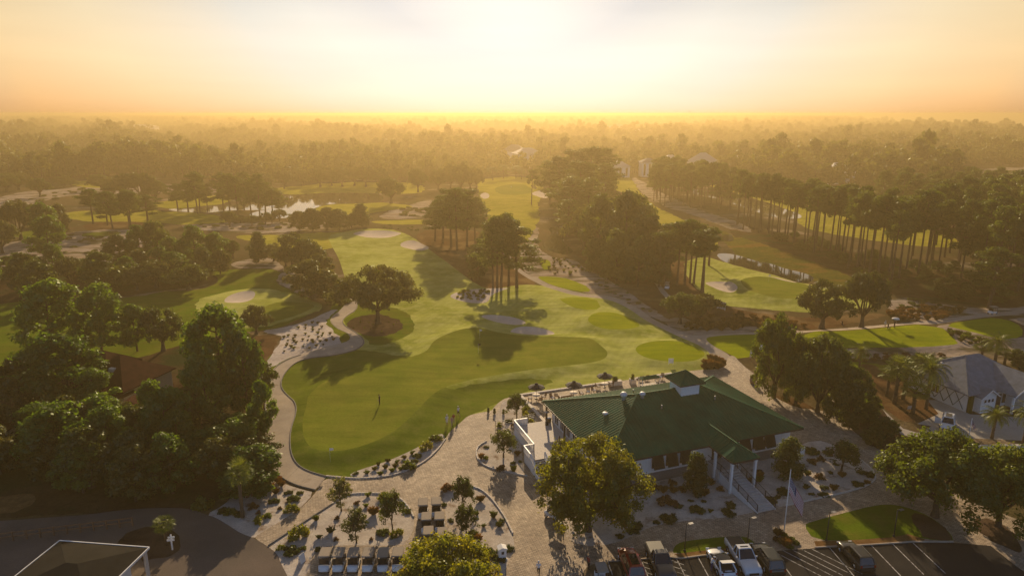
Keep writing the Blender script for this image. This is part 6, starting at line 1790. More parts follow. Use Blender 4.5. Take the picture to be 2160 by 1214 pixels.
# ================================================================== PEOPLE
def person(loc, rz, label, pose='stand', shirt='cloth_white', legs='cloth_dark', hat=None, H=1.76, shorts=False, hair='hair'):
    s = H / 1.76
    J = {'pel': (0, 0, .95), 'sp': (0, 0, 1.18), 'ch': (0, 0, 1.40), 'nk': (0, .01, 1.50), 'h0': (0, .025, 1.58), 'h1': (0, .03, 1.70)}
    for sx, k in ((-1, 'l'), (1, 'r')):
        J.update({'sh' + k: (sx * .18, 0, 1.42), 'el' + k: (sx * .25, -.03, 1.14), 'wr' + k: (sx * .26, .06, .90), 'hp' + k: (sx * .09, 0, .92), 'kn' + k: (sx * .10, .02, .50), 'an' + k: (sx * .11, -.02, .08), 'to' + k: (sx * .13, .16, .04)})
    if pose == 'walk':
        J.update({'knl': (-.1, .16, .52), 'anl': (-.1, .26, .10), 'tol': (-.1, .43, .07), 'knr': (.1, -.06, .50), 'anr': (.1, -.34, .13), 'tor': (.1, -.19, .04), 'ell': (-.24, -.10, 1.15), 'wrl': (-.24, -.02, .92), 'elr': (.24, .08, 1.15), 'wrr': (.24, .22, .96)})
    if pose == 'putt':
        J.update({'pel': (0, -.16, .90), 'sp': (0, -.06, 1.10), 'ch': (0, .12, 1.27), 'nk': (0, .21, 1.35), 'h0': (0, .28, 1.40), 'h1': (0, .35, 1.49), 'shl': (-.17, .14, 1.28), 'shr': (.17, .14, 1.28), 'ell': (-.20, .22, 1.02), 'elr': (.20, .22, 1.02), 'wrl': (-.05, .36, .82), 'wrr': (.05, .37, .78),
                  'hpl': (-.1, -.14, .88), 'hpr': (.1, -.14, .88), 'knl': (-.16, .02, .48), 'knr': (.16, .02, .48), 'anl': (-.2, -.06, .08), 'anr': (.2, -.06, .08), 'tol': (-.23, .12, .04), 'tor': (.23, .12, .04)})
    if pose == 'umbrella':
        J.update({'elr': (.26, .12, 1.20), 'wrr': (.16, .26, 1.36)})
    if pose == 'reach':
        J.update({'ch': (0, .10, 1.36), 'nk': (0, .15, 1.45), 'h0': (0, .19, 1.53), 'h1': (0, .22, 1.64), 'ell': (-.22, .26, 1.22), 'wrl': (-.18, .46, 1.16), 'elr': (.22, .26, 1.22), 'wrr': (.18, .46, 1.16), 'shl': (-.18, .1, 1.38), 'shr': (.18, .1, 1.38)})
    rad = {'pel': .15, 'sp': .13, 'ch': .145, 'nk': .055, 'h0': .078, 'h1': .085, 'sh': .07, 'el': .045, 'wr': .032, 'hp': .10, 'kn': .062, 'an': .042, 'to': .036}
    E_ = [('pel', 'sp'), ('sp', 'ch'), ('ch', 'nk'), ('nk', 'h0'), ('h0', 'h1')]
    for k in 'lr': E_ += [('ch', 'sh' + k), ('sh' + k, 'el' + k), ('el' + k, 'wr' + k), ('pel', 'hp' + k), ('hp' + k, 'kn' + k), ('kn' + k, 'an' + k), ('an' + k, 'to' + k)]
    names = list(J)
    me = bpy.data.meshes.new('person')
    me.from_pydata([tuple(c * s for c in J[n]) for n in names], [(names.index(a), names.index(b_)) for a, b_ in E_], [])
    o = bpy.data.objects.new('person', me); COL.objects.link(o)
    md = o.modifiers.new('skin', 'SKIN'); md.use_smooth_shade = True
    sv = me.skin_vertices[0].data
    for i, n in enumerate(names):
        key = n if n in rad else n[:-1]
        r_ = rad[key] * s; sv[i].radius = (r_, r_ * (.72 if key in ('pel', 'sp', 'ch') else 1)); sv[i].use_root = (n == 'pel')
    o.modifiers.new('sub', 'SUBSURF').levels = 1
    o.modifiers['sub'].render_levels = 1
    dg = bpy.context.evaluated_depsgraph_get(); ev = o.evaluated_get(dg)
    m2 = bpy.data.meshes.new_from_object(ev); bpy.data.objects.remove(o); bpy.data.meshes.remove(me)
    mats = ['skin', shirt, legs, 'rubber', hair]
    base = [tuple(v.co) for v in m2.vertices]; fs = [tuple(p.vertices) for p in m2.polygons]
    b = MB(); b.add(base, fs, 0, True)
    segs = [(a, b_, Vector(J[a]) * s, Vector(J[b_]) * s) for a, b_ in E_]
    ms = []
    for p in m2.polygons:
        c = p.center; best = None
        for a, b_, A, B in segs:
            d = B - A; t = max(0, min(1, (c - A).dot(d) / d.length_squared)); q = (c - A - d * t).length
            if best is None or q < best[0]: best = (q, a, b_, t)
        _, a, b_, t = best
        if b_ in ('h0', 'h1'): mi = 4 if (c.y < J['h1'][1] * s - .015 or c.z > J['h1'][2] * s + .03) and b_ == 'h1' else 0
        elif b_[:2] == 'wr' or (b_ == 'nk' and t > .7): mi = 0
        elif b_[:2] in ('sp', 'ch', 'sh', 'el', 'nk'): mi = 1 if not (a == 'pel' and t < .25) else 2
        elif b_[:2] == 'to' or (b_[:2] == 'an' and t > .9): mi = 3
        elif b_[:2] == 'an' and shorts: mi = 0
        else: mi = 2
        ms.append(mi)
    b.m = ms[:]
    bpy.data.meshes.remove(m2)
    for k, sx in (('l', -1), ('r', 1)):     # hands: palm, four fingers, thumb
        w_ = Vector(J['wr' + k]) * s; d = (w_ - Vector(J['el' + k]) * s).normalized(); side = Vector((0, 1, 0)) - d * d.y; side.normalize(); inn = d.cross(side) * (1 if sx < 0 else -1)
        b.tube([w_ - d * .02, w_ + d * .04, w_ + d * .09], [.026 * s, .036 * s, .034 * s], 6, 0)
        for f_ in range(4):
            q = w_ + d * .085 + side * (f_ - 1.5) * .019; ln = (.065, .078, .072, .055)[f_]
            b.tube([q, q + d * ln * .55 + inn * .006, q + d * ln + inn * .022], [.0095, .0088, .007], 5, 0)
        q = w_ + d * .03 + side * .03; b.tube([q, q + d * .03 + side * .022, q + d * .06 + side * .026 + inn * .012], [.011, .010, .008], 5, 0)
    hd = Vector(J['h1']) * s; hb_ = Vector(J['h0']) * s; up = (hd - hb_).normalized(); fw = Vector((0, 1, 0)) - up * up.y; fw.normalize()
    c = hd * .55 + hb_ * .45
    b.tube([c + fw * .075 + up * .01, c + fw * .10 - up * .012], [.012, .016], 5, 0)
    for sx in (-1, 1):
        b.tube([c + Vector((sx * .03, 0, 0)) + fw * .078 + up * .022, c + Vector((sx * .03, 0, 0)) + fw * .086 + up * .022], [.011, .006], 6, 4)
        b.tube([c + Vector((sx * .078, 0, 0)) - up * .02, c + Vector((sx * .092, 0, 0)) + up * .02], [.014, .018], 5, 0)
    b.tube([c + fw * .079 - up * .045 + Vector((-.022, 0, 0)), c + fw * .079 - up * .045 + Vector((.022, 0, 0))], [.006, .006], 4, 1 if shirt == 'cloth_pink' else 0)
    ob = b.build('person', mats)
    ob.location = loc; ob.rotation_euler = (0, 0, rz); tag(ob, label, 'person')
    if hat:
        h = MB(); top = hd + up * .035
        h.lathe([(.098, -.01), (.10, .03), (.085, .075), (.03, .10)], 12, tuple(top)); 
        h.prism([top + Vector((-.07, .07, 0)), top + Vector((.07, .07, 0)), top + Vector((.055, .18, -.01)), top + Vector((-.055, .18, -.01))], (0, 0, .012))
        h.build('hat', hat, ob)
    return ob
person(at_px(801, 853), R(80), 'golfer in black standing alone with a putter on the big practice green', 'stand', 'cloth_dark', 'cloth_dark', 'cloth_dark')
gl = empty('golf_club', at_px(801, 853) + Vector((-.30, .06, 0)), 0, 'putter held by the golfer in black on the practice green', 'golf club')
MB().tube([(0, 0, .92), (-.18, 0, .03)], [.012, .009], 6).build('shaft', 'chrome', gl); MB().box(-.26, -.16, -.02, .02, 0, .03).build('head', 'chrome', gl)
person(at_px(943, 896), R(200), 'person in white standing at the lawn edge, left of the pink shirt', 'stand', 'cloth_white', 'cloth_white', 'cloth_white', shorts=True)
person(at_px(953, 900), R(150), 'person in a pink shirt and pale shorts walking onto the paving', 'walk', 'cloth_pink', 'cloth_khaki', None, shorts=True)
person(at_px(967, 878), R(40), 'person in white nearest the lawn corner, walking away', 'walk', 'cloth_white', 'cloth_dark', 'cloth_white', shorts=True)
person(at_px(957, 893), R(20), 'person in dark red beside the pink shirt at the lawn edge', 'stand', 'cloth_red', 'cloth_khaki', None)
person(at_px(1136, 1213), R(170), 'person in a white cap and pale shirt walking over the sunlit paving at the bottom', 'walk', 'cloth_white', 'cloth_dark', 'cloth_white')
person(at_px(1241, 1200), R(-60), 'person in dark red clothes beside the olive-roofed cart', 'stand', 'cloth_red', 'cloth_dark', None)
person(at_px(1500, 1203), R(-80), 'person in a white shirt leaning into the door of the white car', 'reach', 'cloth_white', 'cloth_blue', 'cloth_white')
person(at_px(1866, 692), R(-70), 'golfer in a white top pulling a trolley along the right-hand path', 'walk', 'cloth_white', 'cloth_khaki', 'cloth_white', shorts=True)
person(at_px(1886, 691), R(-75), 'golfer walking under a white umbrella on the right-hand path', 'umbrella', 'cloth_dark', 'cloth_dark', None)
person(at_px(1583, 757), R(30), 'person in white standing on the small tee beside the tall open tree', 'stand', 'cloth_white', 'cloth_white', 'cloth_white', shorts=True)
ub = empty('umbrella', at_px(1886, 691) + Vector((.2, .2, 0)), 0, 'white golf umbrella held over the walking golfer', 'umbrella')
MB().tube([(0, 0, 1.2), (0, 0, 2.35)], [.012, .012], 6).build('shaft', 'black', ub); MB().lathe([(.85, 2.0), (.7, 2.17), (.4, 2.29), (.02, 2.35)], 8).build('canopy', 'cloth_white', ub)
def trolley(p, label, rz=0):
    t = empty('golf_trolley', p, rz, label, 'golf trolley')
    MB().lathe([(.12, 0), (.14, .8), (.12, .86), (.02, .87)], 10, (0, 0, .15)).build('bag', 'cloth_dark', t)
    b = MB(); b.bar((0, -.25, .1), (0, .45, 1.0), .04); b.bar((-.3, -.2, .15), (.3, -.2, .15), .04); b.build('frame', 'metal', t)
    for x in (-.33, .33): wheel(t, x, -.2, .15, .06)
trolley(at_px(1873, 692), 'golf bag on a trolley between the two walking golfers', R(20)); trolley(at_px(1776, 686), 'dark golf bag on a trolley left on the straw between the lone trees', R(70))

# ================================================================== STREET FURNITURE AND SMALL THINGS
for (x, y), yt, l in (((1444, 1161), 1105, 'black lamp post at the left end of the small grass strip'), ((1576, 1151), 1093, 'black lamp post at the right end of the small grass strip'), ((1743, 1139), 1081, 'black lamp post at the left of the large grass island'), ((1885, 1130), 1076, 'black lamp post near the big dense tree on the grass island')):
    p = at_px(x, y); H = max(3.2, ztop(p, yt))
    t = empty('lamp_post', p, R(20), l, 'lamp post', 'lamp posts along the parking lot')
    MB().tube([(0, 0, -.1), (0, 0, H)], [.06, .05], 8).build('pole', 'black', t)
    MB().lathe([(.14, -.05), (.14, .12), (.08, .2)], 8).build('base', 'black', t)
    MB().bar((0, 0, H - .08), (.35, -.02, H - .02), .05).build('arm', 'black', t)
    MB().lathe([(.07, H), (.07, H + .1), (.02, H + .14)], 8).build('cap', 'black', t)
    for dy in (-.09, .09): MB().box(.3, .85, dy - .06, dy + .06, H - .03, H + .03).build('lamp_head', 'metal', t)
def us_flag(name, p, H, label, fl=1.9, hoist=1.15, ang=-.3, z_off=.35):
    t = empty(name, p, 0, label, 'flagpole')
    MB().tube([(0, 0, -.1), (0, 0, H)], [.07, .045], 8).build('pole', 'trimwhite', t); MB().lathe([(.01, H - .02), (.09, H + .06), (.02, H + .16)], 8).build('finial', 'tan', t)
    b = MB(); NX, NY = 16, 13
    def P_(i, j, off=0):
        u, v = i / NX, j / NY
        x = fl * u * .46; z = H - z_off - hoist * v - fl * u * .80 + .10 * math.sin(u * 9) * v
        y = .13 * math.sin(u * 10 + v * 2.0) * min(1, u * 3) + off
        return (.06 + x * math.cos(ang) - y * math.sin(ang), x * math.sin(ang) + y * math.cos(ang), z)
    for i in range(NX):
        for j in range(NY):
            m_ = 2 if (i < 6.4 and j < 7) else (0 if j % 2 == 0 else 1)
            b.add([P_(i, j), P_(i + 1, j), P_(i + 1, j + 1), P_(i, j + 1)], [(0, 1, 2, 3)], m_, True)
    for r_ in range(9):
        for c_ in range(6 if r_ % 2 == 0 else 5):
            ii = .5 + c_ * 1.02 + (0 if r_ % 2 == 0 else .5); jj = .4 + r_ * .72
            for off in (-.006, .006): b.add([P_(ii, jj, off), P_(ii + .35, jj + .3, off), P_(ii, jj + .6, off), P_(ii - .35, jj + .3, off)], [(0, 1, 2, 3)], 1)
    b.build('flag', ['flag_red', 'cloth_white', 'cloth_blue'], t)
M['flag_red'] = plain_mat('flag_red', (.35, .03, .04), .9, .1)
pf = at_px(1653, 1126); us_flag('flagpole', pf, ztop(pf, 990), 'tall white flagpole with a limp striped flag in front of the clubhouse stairs', 3.6, 2.0, -.25, .9)
pf = at_px(2043, 925); us_flag('flagpole', pf, 3.4, 'small flagpole with a striped flag on the driveway of the grey-roofed house', 1.2, .75)
def flagstick(x, y, label, c='cloth_white'):
    t = empty('golf_flag', at_px(x, y), 0, label, 'golf flag')
    MB().tube([(0, 0, -.1), (0, 0, 2.1)], [.014, .012], 6).build('stick', 'trimwhite', t)
    b = MB(); b.add([(.012, 0, 2.08), (.5, .08, 2.0), (.48, .10, 1.70), (.012, 0, 1.68), (.012, .012, 2.08), (.5, .092, 2.0), (.48, .112, 1.70), (.012, .012, 1.68)], [(0, 1, 2, 3), (7, 6, 5, 4), (0, 4, 5, 1), (1, 5, 6, 2), (2, 6, 7, 3), (3, 7, 4, 0)])
    b.build('flag', c, t)
flagstick(1012, 714, 'white golf flag on the far edge of the practice green'); flagstick(1009, 745, 'dark golf flag in the middle of the practice green', 'cloth_dark'); flagstick(697, 973, 'white golf flag near the bottom curve of the practice green')
flagstick(1621, 594, 'golf flag on the green by the right-hand pond'); flagstick(795, 557, 'golf flag on the far fairway in the tree shade') if False else None
flagstick(1078, 400, 'golf flag on the hazy far green'); flagstick(716, 428, 'golf flag on the green before the dark pond')
def board(p, rz, w, h, label, name='notice_board', z0=.25):
    t = empty(name, p, rz, label, 'sign')
    MB().box(-w / 2, w / 2, -.03, .03, z0, z0 + h).build('panel', 'trimwhite', t)
    b = MB()
    for x in (-w / 2 + .06, w / 2 - .06): b.box(x - .03, x + .03, .031, .09, -.1, z0 + h)
    b.build('legs', 'trimwhite', t)
    return t
board(at_px(1415, 768), 0, .95, .95, 'white square board standing on the bright lawn behind the clubhouse')
t = board(at_px(1604, 740), R(20), .7, 1.1, 'white board on the small tee beside the tall open tree'); 
sb = empty('sandwich_board', at_px(637, 1184), R(60), 'small white sandwich board on the paving left of the cart row', 'sign')
MB().prism([(-.35, -.22, 0), (.35, -.22, 0), (.35, -.02, 1.0), (-.35, -.02, 1.0)], (0, .03, 0)).build('panel', 'trimwhite', sb); MB().prism([(-.35, .19, 0), (.35, .19, 0), (.35, .0, 1.0), (-.35, .0, 1.0)], (0, .03, 0)).build('panel', 'trimwhite', sb)
MB().bar((-.34, -.1, .5), (-.34, .14, .5), .03).build('brace', 'black', sb)
pd = empty('stone_pedestal', at_px(1059, 1176), R(15), 'white square pedestal with a capped top among the dark junipers', 'pedestal')
b = MB(); b.box(-.5, .5, -.42, .42, 0, .12); b.box(-.42, .42, -.36, .36, .121, 1.25); bevel(b.build('body', 'trimwhite', pd), .02)
MB().prism([(-.5, -.44, 1.26), (.5, -.44, 1.26), (.5, -.44, 1.34), (0, -.44, 1.55), (-.5, -.44, 1.34)], (0, .88, 0)).build('cap', 'trimwhite', pd); MB().box(-.14, .14, -.375, -.362, .7, 1.05).build('plaque', 'black', pd)
cs = empty('sign_post', at_px(364, 1158), R(10), 'white post with two short crossed boards on the dark island by the road', 'sign')
MB().box(-.07, .07, -.07, .07, -.1, 1.9).build('post', 'trimwhite', cs); MB().box(-.42, .35, -.11, -.072, 1.15, 1.42).build('board', 'trimwhite', cs); MB().box(-.3, .42, -.11, -.072, 1.5, 1.72).build('board', 'trimwhite', cs)
gt = empty('white_gate', at_px(1521, 652), R(-55), 'small white panel gate beside the low dark oaks', 'gate')
MB().box(-1.1, 1.1, -.05, .05, .15, 1.9).build('panel', 'stonewhite', gt)
for x in (-1.2, 1.101): MB().box(x, x + .1, -.08, .08, -.1, 2.05).build('post', 'trimwhite', gt)
vs = empty('yard_sign', at_px(1918, 866), R(10), 'small pale sign in the straw bed among the palms', 'sign')
MB().box(-.4, .4, -.03, .03, .3, .9).build('panel', 'stonewhite', vs); MB().box(-.04, .04, .031, .08, -.1, .9).build('post', 'teak', vs)
wb = empty('low_white_wall', at_px(2100, 950), R(2), 'low white garden wall beyond the big dense tree', 'wall')
MB().box(-4.5, 4.5, -.15, .15, -.1, .8).build('wall', 'trimwhite', wb); MB().box(-4.6, 4.6, -.2, .2, .801, .9).build('coping', 'stonewhite', wb)

# ---- parking lines, hatch, kerb
pk = [o for o in GROUND if o.name.startswith('parking_lot')][0]
dL = Vector((math.sin(R(4.5)), -math.cos(R(4.5)), 0))
def paint_line(a, d, L, w=.11, z=.006):
    s_ = Vector((-d.y, d.x, 0)) * w / 2; b_ = a + d * L
    child('parking_line', MB().add([(p.x, p.y, z) for p in (a - s_, b_ - s_, b_ + s_, a + s_)], [(0, 1, 2, 3)]).mesh('parking_line', 'line'), pk)
for x, y in ((1283, 1185), (1353, 1181), (1427, 1177), (1472, 1173), (1541, 1168), (1591, 1164), (1632, 1162), (1750, 1154), (1790, 1152), (1838, 1149), (1883, 1146), (1926, 1144)):
    if x in (1541, 1591, 1790): continue
    paint_line(at_px(x, y), dL, 5.3)
hd_ = Vector((math.cos(R(-50.5)), math.sin(R(-50.5)), 0))
for x, y in ((1632, 1162), (1652, 1160), (1672, 1159), (1692, 1158), (1711, 1156)): paint_line(at_px(x, y), hd_, 5.6, .09)
for x0, y0 in ((1345, 1180), (1345, 1190), (1345, 1200), (1412, 1180), (1415, 1192), (1424, 1204)): paint_line(at_px(x0, y0), Vector((math.cos(R(-30)), math.sin(R(-30)), 0)), 1.6, .09)
kb = MB()
for seg in (((1283, 1183), (1348, 1179), (1407, 1174), (1437, 1177), (1481, 1171), (1619, 1161)), ((1719, 1154), (1838, 1148), (1926, 1142), (2011, 1142))):
    P_ = [at_px(*q) for q in seg]
    for a, c in zip(P_[:-1], P_[1:]): kb.bar(a + Vector((0, 0, .05)), c + Vector((0, 0, .05)), .16, .14)
k_ = kb.build('kerb', 'concrete'); k_['kind'] = 'structure'
# ---- concrete slabs of the loop path
cpth = [o for o in GROUND if o.name.startswith('cart_path')]
OUT = G0([(665, 1033), (616, 1021), (579, 996), (559, 966), (557, 929), (561, 873), (559, 850), (564, 812), (570, 789), (595, 762), (653, 745), (695, 733), (730, 725), (742, 716), (733, 703), (710, 692), (697, 678), (702, 664), (720, 650), (734, 632)])
INN = G0([(689, 1005), (653, 995), (624, 979), (612, 952), (613, 910), (626, 873), (624, 854), (610, 836), (595, 820), (592, 806), (601, 788), (622, 766), (655, 757), (704, 755), (751, 743), (768, 727), (766, 715), (741, 696), (719, 680), (731, 664), (751, 650), (755, 632)])
def resample(p, n):
    d = np.r_[0, np.cumsum(np.hypot(*np.diff(p, axis=0).T))]
    t = np.linspace(0, d[-1], n); return np.stack([np.interp(t, d, p[:, 0]), np.interp(t, d, p[:, 1])], 1)
def smooth_line(p, n=2):
    for _ in range(n):
        q = [p[0]]
        for a, c in zip(p[:-1], p[1:]): q += [.75 * a + .25 * c, .25 * a + .75 * c]
        p = np.array(q + [p[-1]])
    return p
NS, K = 40, 5
outs, inns = resample(smooth_line(OUT), NS * K + 1), resample(smooth_line(INN), NS * K + 1)
hO, hI = height(outs), height(inns)
for i in range(NS):
    v = []; rows = []
    for k in range(K + 1):
        t = i * K + k; f_ = 0.0
        a, c = outs[t], inns[t]
        if k == 0: a, c = a + (outs[t + 1] - a) * .045, c + (inns[t + 1] - c) * .045
        v += [(*a, hO[t] + .05), (*c, hI[t] + .05), (*a, hO[t] - .05), (*c, hI[t] - .05)]
    f = []
    for k in range(K):
        a, b_ = 4 * k, 4 * (k + 1)
        f += [(a, a + 1, b_ + 1, b_), (a, b_, b_ + 2, a + 2), (a + 1, a + 3, b_ + 3, b_ + 1)]
    f += [(0, 2, 3, 1), (4 * K, 4 * K + 1, 4 * K + 3, 4 * K + 2)]
    child('slab', MB().add(v, f).mesh('slab', 'concrete'), cpth[0])
def ribbon(name, pts, w, h, mat, z=.0):
    b = MB()
    pz = height(pts)
    for (a, za), (c, zc) in zip(zip(pts[:-1], pz[:-1]), zip(pts[1:], pz[1:])):
        b.bar((*a, za + z), (*c, zc + z), w, h)
    o = b.build(name, mat); o['kind'] = 'structure'; return o
ribbon('path_edging', inns, .12, .22, 'lattice', .06); ribbon('path_edging', outs[:110], .12, .2, 'lattice', .05)
# stone edging of the beds
def stone_edge(px, n=1):
    p = smooth_line(G0(px), 2); d = np.r_[0, np.cumsum(np.hypot(*np.diff(p, axis=0).T))]
    q = resample(p, max(3, int(d[-1] / .42))); b = MB()
    for a, c in zip(q[:-1], q[1:]):
        a3, c3 = Vector((*a, .07 + random.uniform(-.02, .02))), Vector((*c, .07)); c3 = a3 + (c3 - a3) * .9
        b.bar(a3, c3, random.uniform(.15, .2), random.uniform(.16, .22))
    o = b.build('stone_edging', 'stonewhite'); o['kind'] = 'stuff'
stone_edge([(688, 1004), (735, 1008), (760, 1009), (810, 1006), (850, 996), (890, 978), (922, 951), (940, 925)])
stone_edge([(1112, 1004), (1080, 997), (1043, 990), (1019, 980), (1006, 967), (1004, 949), (1012, 938), (1027, 930)])
stone_edge([(701, 1062), (722, 1046), (745, 1040), (800, 1040), (840, 1046), (862, 1068), (873, 1090)])
stone_edge([(930, 1036), (960, 1024), (1000, 1024), (1030, 1042), (1062, 1084), (1082, 1125)])
stone_edge([(1814, 968), (1850, 1000), (1840, 1020), (1794, 1036), (1723, 1051), (1657, 1066)])
ribbon('bed_edging', smooth_line(G0([(566, 1150), (630, 1108), (701, 1062)]), 1), .14, .2, 'lattice', .05)

# ================================================================== SHRUBS, TUFTS, SMALL TREES, PALMS
SH = {'shrub': [shrub_proto(1, 'leaf_shrub', 900, .95, 1.0, .11), shrub_proto(2, 'leaf_lime', 900, .95, 1.1, .11)],
      'dark': [shrub_proto(3, 'leaf_dark', 1000, 1.1, .55, .11), shrub_proto(4, 'leaf_dark', 1000, 1.2, .5, .11)],
      'red': [shrub_proto(5, 'leaf_red', 800, .9, .8, .10)],
      'agave': [tuft_proto(6, 'leaf_dark', 46, .85, .05), tuft_proto(7, 'leaf_shrub', 46, .8, .05)],
      'tuft': [tuft_proto(8, 'leaf_grass', 160, 1.1, .018), tuft_proto(9, 'leaf_grass', 150, 1.0, .02)],
      'cone': [leaf_mesh('foliage', [(0, 0, .35, .30, .30, .36), (0, 0, .8, .25, .25, .32)], 700, .07, 'leaf_dark', 12)],
      'dtuft': [tuft_proto(10, 'leaf_shrub', 70, .6, .03), tuft_proto(11, 'leaf_oak', 70, .6, .03)]}
WORD = {'shrub': 'rounded green shrub', 'dark': 'low dark spreading juniper', 'red': 'reddish shrub', 'agave': 'spiky dark green plant', 'tuft': 'tall brown grass clump', 'cone': 'slim upright dark evergreen', 'dtuft': 'small dark grass tuft'}
LM_ = {'the flagpole': (1653, 1110), 'the stair foot': (1600, 1080), 'the porch posts': (1540, 1020), 'the white front wall': (1400, 1020), 'the trunk of the turning tree': (1235, 1117), 'the paired golf carts': (905, 1090), 'the front row of carts': (720, 1150), 'the white pedestal': (1059, 1160), 'the corner of the old road': (540, 1130),
       'the end of the cart path': (665, 1030), 'the cabbage palm': (512, 1090), 'the lawn flag': (697, 985), 'the walkers': (955, 915), 'the side stairs': (1120, 990), 'the deck fence': (1090, 890), 'the right sand rim': (1835, 1005), 'the clubhouse corner': (1700, 940), 'the small round tree': (1775, 980), 'the sandwich board': (637, 1170), 'the small paired trees': (980, 1100), 'the first small tree': (722, 1070), 'the middle small tree': (830, 1110), 'the lane edge': (1770, 960)}
_pc = {}
def plant(kind, x, y, wpx=None, where='in the sand bed', group=None, label=None, cat=None, sc=1.0):
    p = at_px(x, y); i = random.randrange(len(SH[kind]))
    base_w = {'shrub': 2.0, 'dark': 2.5, 'red': 1.9, 'agave': 1.3, 'tuft': 1.3, 'cone': .7, 'dtuft': .85}[kind]
    s_ = (wpx * mpp(p) / base_w if wpx else 1.0) * sc * random.uniform(.92, 1.08)
    nm = {'tuft': 'grass_clump', 'dtuft': 'grass_tuft', 'agave': 'spiky_plant', 'cone': 'evergreen_shrub'}.get(kind, 'shrub')
    key = (kind, i)
    o = bpy.data.objects.new(nm, SH[kind][i]); COL.objects.link(o)
    o.location = p; o.rotation_euler = (0, 0, random.uniform(0, 6.28)); o.scale = (s_, s_, s_ * random.uniform(.85, 1.15))
    if label is None:
        l = min(LM_, key=lambda k: (LM_[k][0] - x) ** 2 + (1.6 * (LM_[k][1] - y)) ** 2)
        label = '%s %s nearest %s' % (WORD[kind], where, l)
    tag(o, label, cat or ('grass' if 'tuft' in kind else 'shrub'), group or ('planting ' + where))
    return o
for k, x, y, w in [('shrub', 632, 1130, 42), ('dark', 618, 1163, 48), ('shrub', 595, 1157, 22), ('agave', 667, 1096, 24), ('agave', 697, 1122, 24), ('red', 709, 1138, 14), ('dark', 672, 1160, 26), ('shrub', 640, 1157, 18), ('red', 711, 1093, 14), ('dtuft', 673, 1134, 14), ('agave', 776, 1046, 22), ('red', 753, 1062, 16), ('tuft', 788, 1084, 28), ('dtuft', 772, 1068, 12), ('dark', 804, 1124, 40), ('shrub', 837, 1127, 32), ('red', 783, 1137, 12), ('dark', 860, 1078, 28), ('shrub', 806, 1050, 24),
                   ('red', 946, 1033, 32), ('dark', 937, 1064, 18), ('dark', 950, 1097, 20), ('tuft', 1013, 1056, 20), ('dtuft', 1006, 1085, 14), ('dark', 997, 1130, 36), ('tuft', 1010, 1140, 22), ('agave', 1041, 1090, 26), ('dark', 1057, 1099, 24), ('dtuft', 1053, 1109, 18), ('dark', 1034, 1172, 50), ('dark', 1072, 1158, 36), ('dark', 1050, 1180, 40), ('dtuft', 1020, 1110, 12)]:
    plant(k, x, y, w, 'in the beds around the carts')
for k, x, y, w in [('shrub', 920, 928, 32), ('shrub', 899, 946, 32), ('dark', 881, 962, 28), ('shrub', 862, 986, 34), ('dark', 873, 973, 22), ('dark', 751, 998, 18)] + [('dtuft', *q, 14) for q in ((774, 998), (802, 1000), (813, 987), (827, 994), (818, 973), (837, 976), (853, 966), (855, 979), (790, 990), (845, 990), (798, 980), (869, 957), (833, 985))]:
    plant(k, x, y, w, 'in the bed below the lawn')
for k, x, y, w in [('dark', 470, 1080, 30), ('shrub', 489, 1083, 30), ('dark', 506, 1084, 28), ('red', 534, 1070, 26), ('red', 545, 1082, 14), ('shrub', 547, 1100, 30), ('shrub', 564, 1090, 22), ('shrub', 617, 1077, 30), ('red', 590, 1073, 12), ('dark', 576, 1059, 32), ('dark', 617, 1053, 38), ('dark', 631, 1040, 22), ('dark', 607, 1040, 24), ('shrub', 427, 1068, 46)] + [('tuft', *q, 22) for q in ((553, 1000), (560, 1022), (569, 1009), (541, 985), (546, 977), (536, 964), (556, 988), (594, 1024), (572, 1031), (586, 1016), (548, 1012), (555, 1035), (582, 1040), (530, 950), (538, 935), (545, 1030))]:
    plant(k, x, y, w, 'in the left sand bed')
for k, x, y, w in [('dark', 1345, 1108, 36), ('dark', 1309, 1131, 26), ('dark', 1333, 1122, 34), ('dark', 1384, 1101, 22), ('dark', 1413, 1098, 48), ('dark', 1430, 1069, 30), ('dark', 1468, 1075, 46), ('agave', 1498, 1080, 16), ('dark', 1540, 1065, 34), ('dark', 1539, 1084, 44), ('red', 1409, 1063, 46), ('red', 1380, 1030, 30), ('tuft', 1399, 1038, 22), ('red', 1418, 1021, 24), ('tuft', 1420, 1038, 20), ('red', 1439, 1035, 24), ('dark', 1458, 1056, 16), ('tuft', 1485, 1044, 24), ('dark', 1483, 1057, 18), ('red', 1519, 1033, 22), ('tuft', 1584, 1021, 26), ('red', 1603, 999, 20), ('dtuft', 1601, 1014, 24), ('tuft', 1500, 1022, 22)]:
    plant(k, x, y, w, 'before the clubhouse')
for k, x, y, w in [('dark', 1624, 1055, 36), ('red', 1713, 976, 24), ('red', 1731, 970, 22), ('dark', 1715, 954, 44), ('red', 1748, 958, 24), ('dark', 1751, 996, 16), ('red', 1728, 1008, 26), ('dtuft', 1703, 1001, 18), ('tuft', 1776, 1005, 18), ('dark', 1817, 998, 26), ('dark', 1834, 1001, 28), ('dark', 1811, 1024, 38), ('tuft', 1829, 1020, 16), ('agave', 1700, 1030, 22), ('dark', 1736, 1029, 28), ('tuft', 1758, 1033, 20), ('dark', 1713, 1042, 18), ('dark', 1736, 1045, 32), ('dark', 1652, 1040, 40), ('tuft', 1602, 1008, 22), ('dark', 1640, 1048, 22), ('dark', 1765, 980, 16)]:
    plant(k, x, y, w, 'in the right sand island')
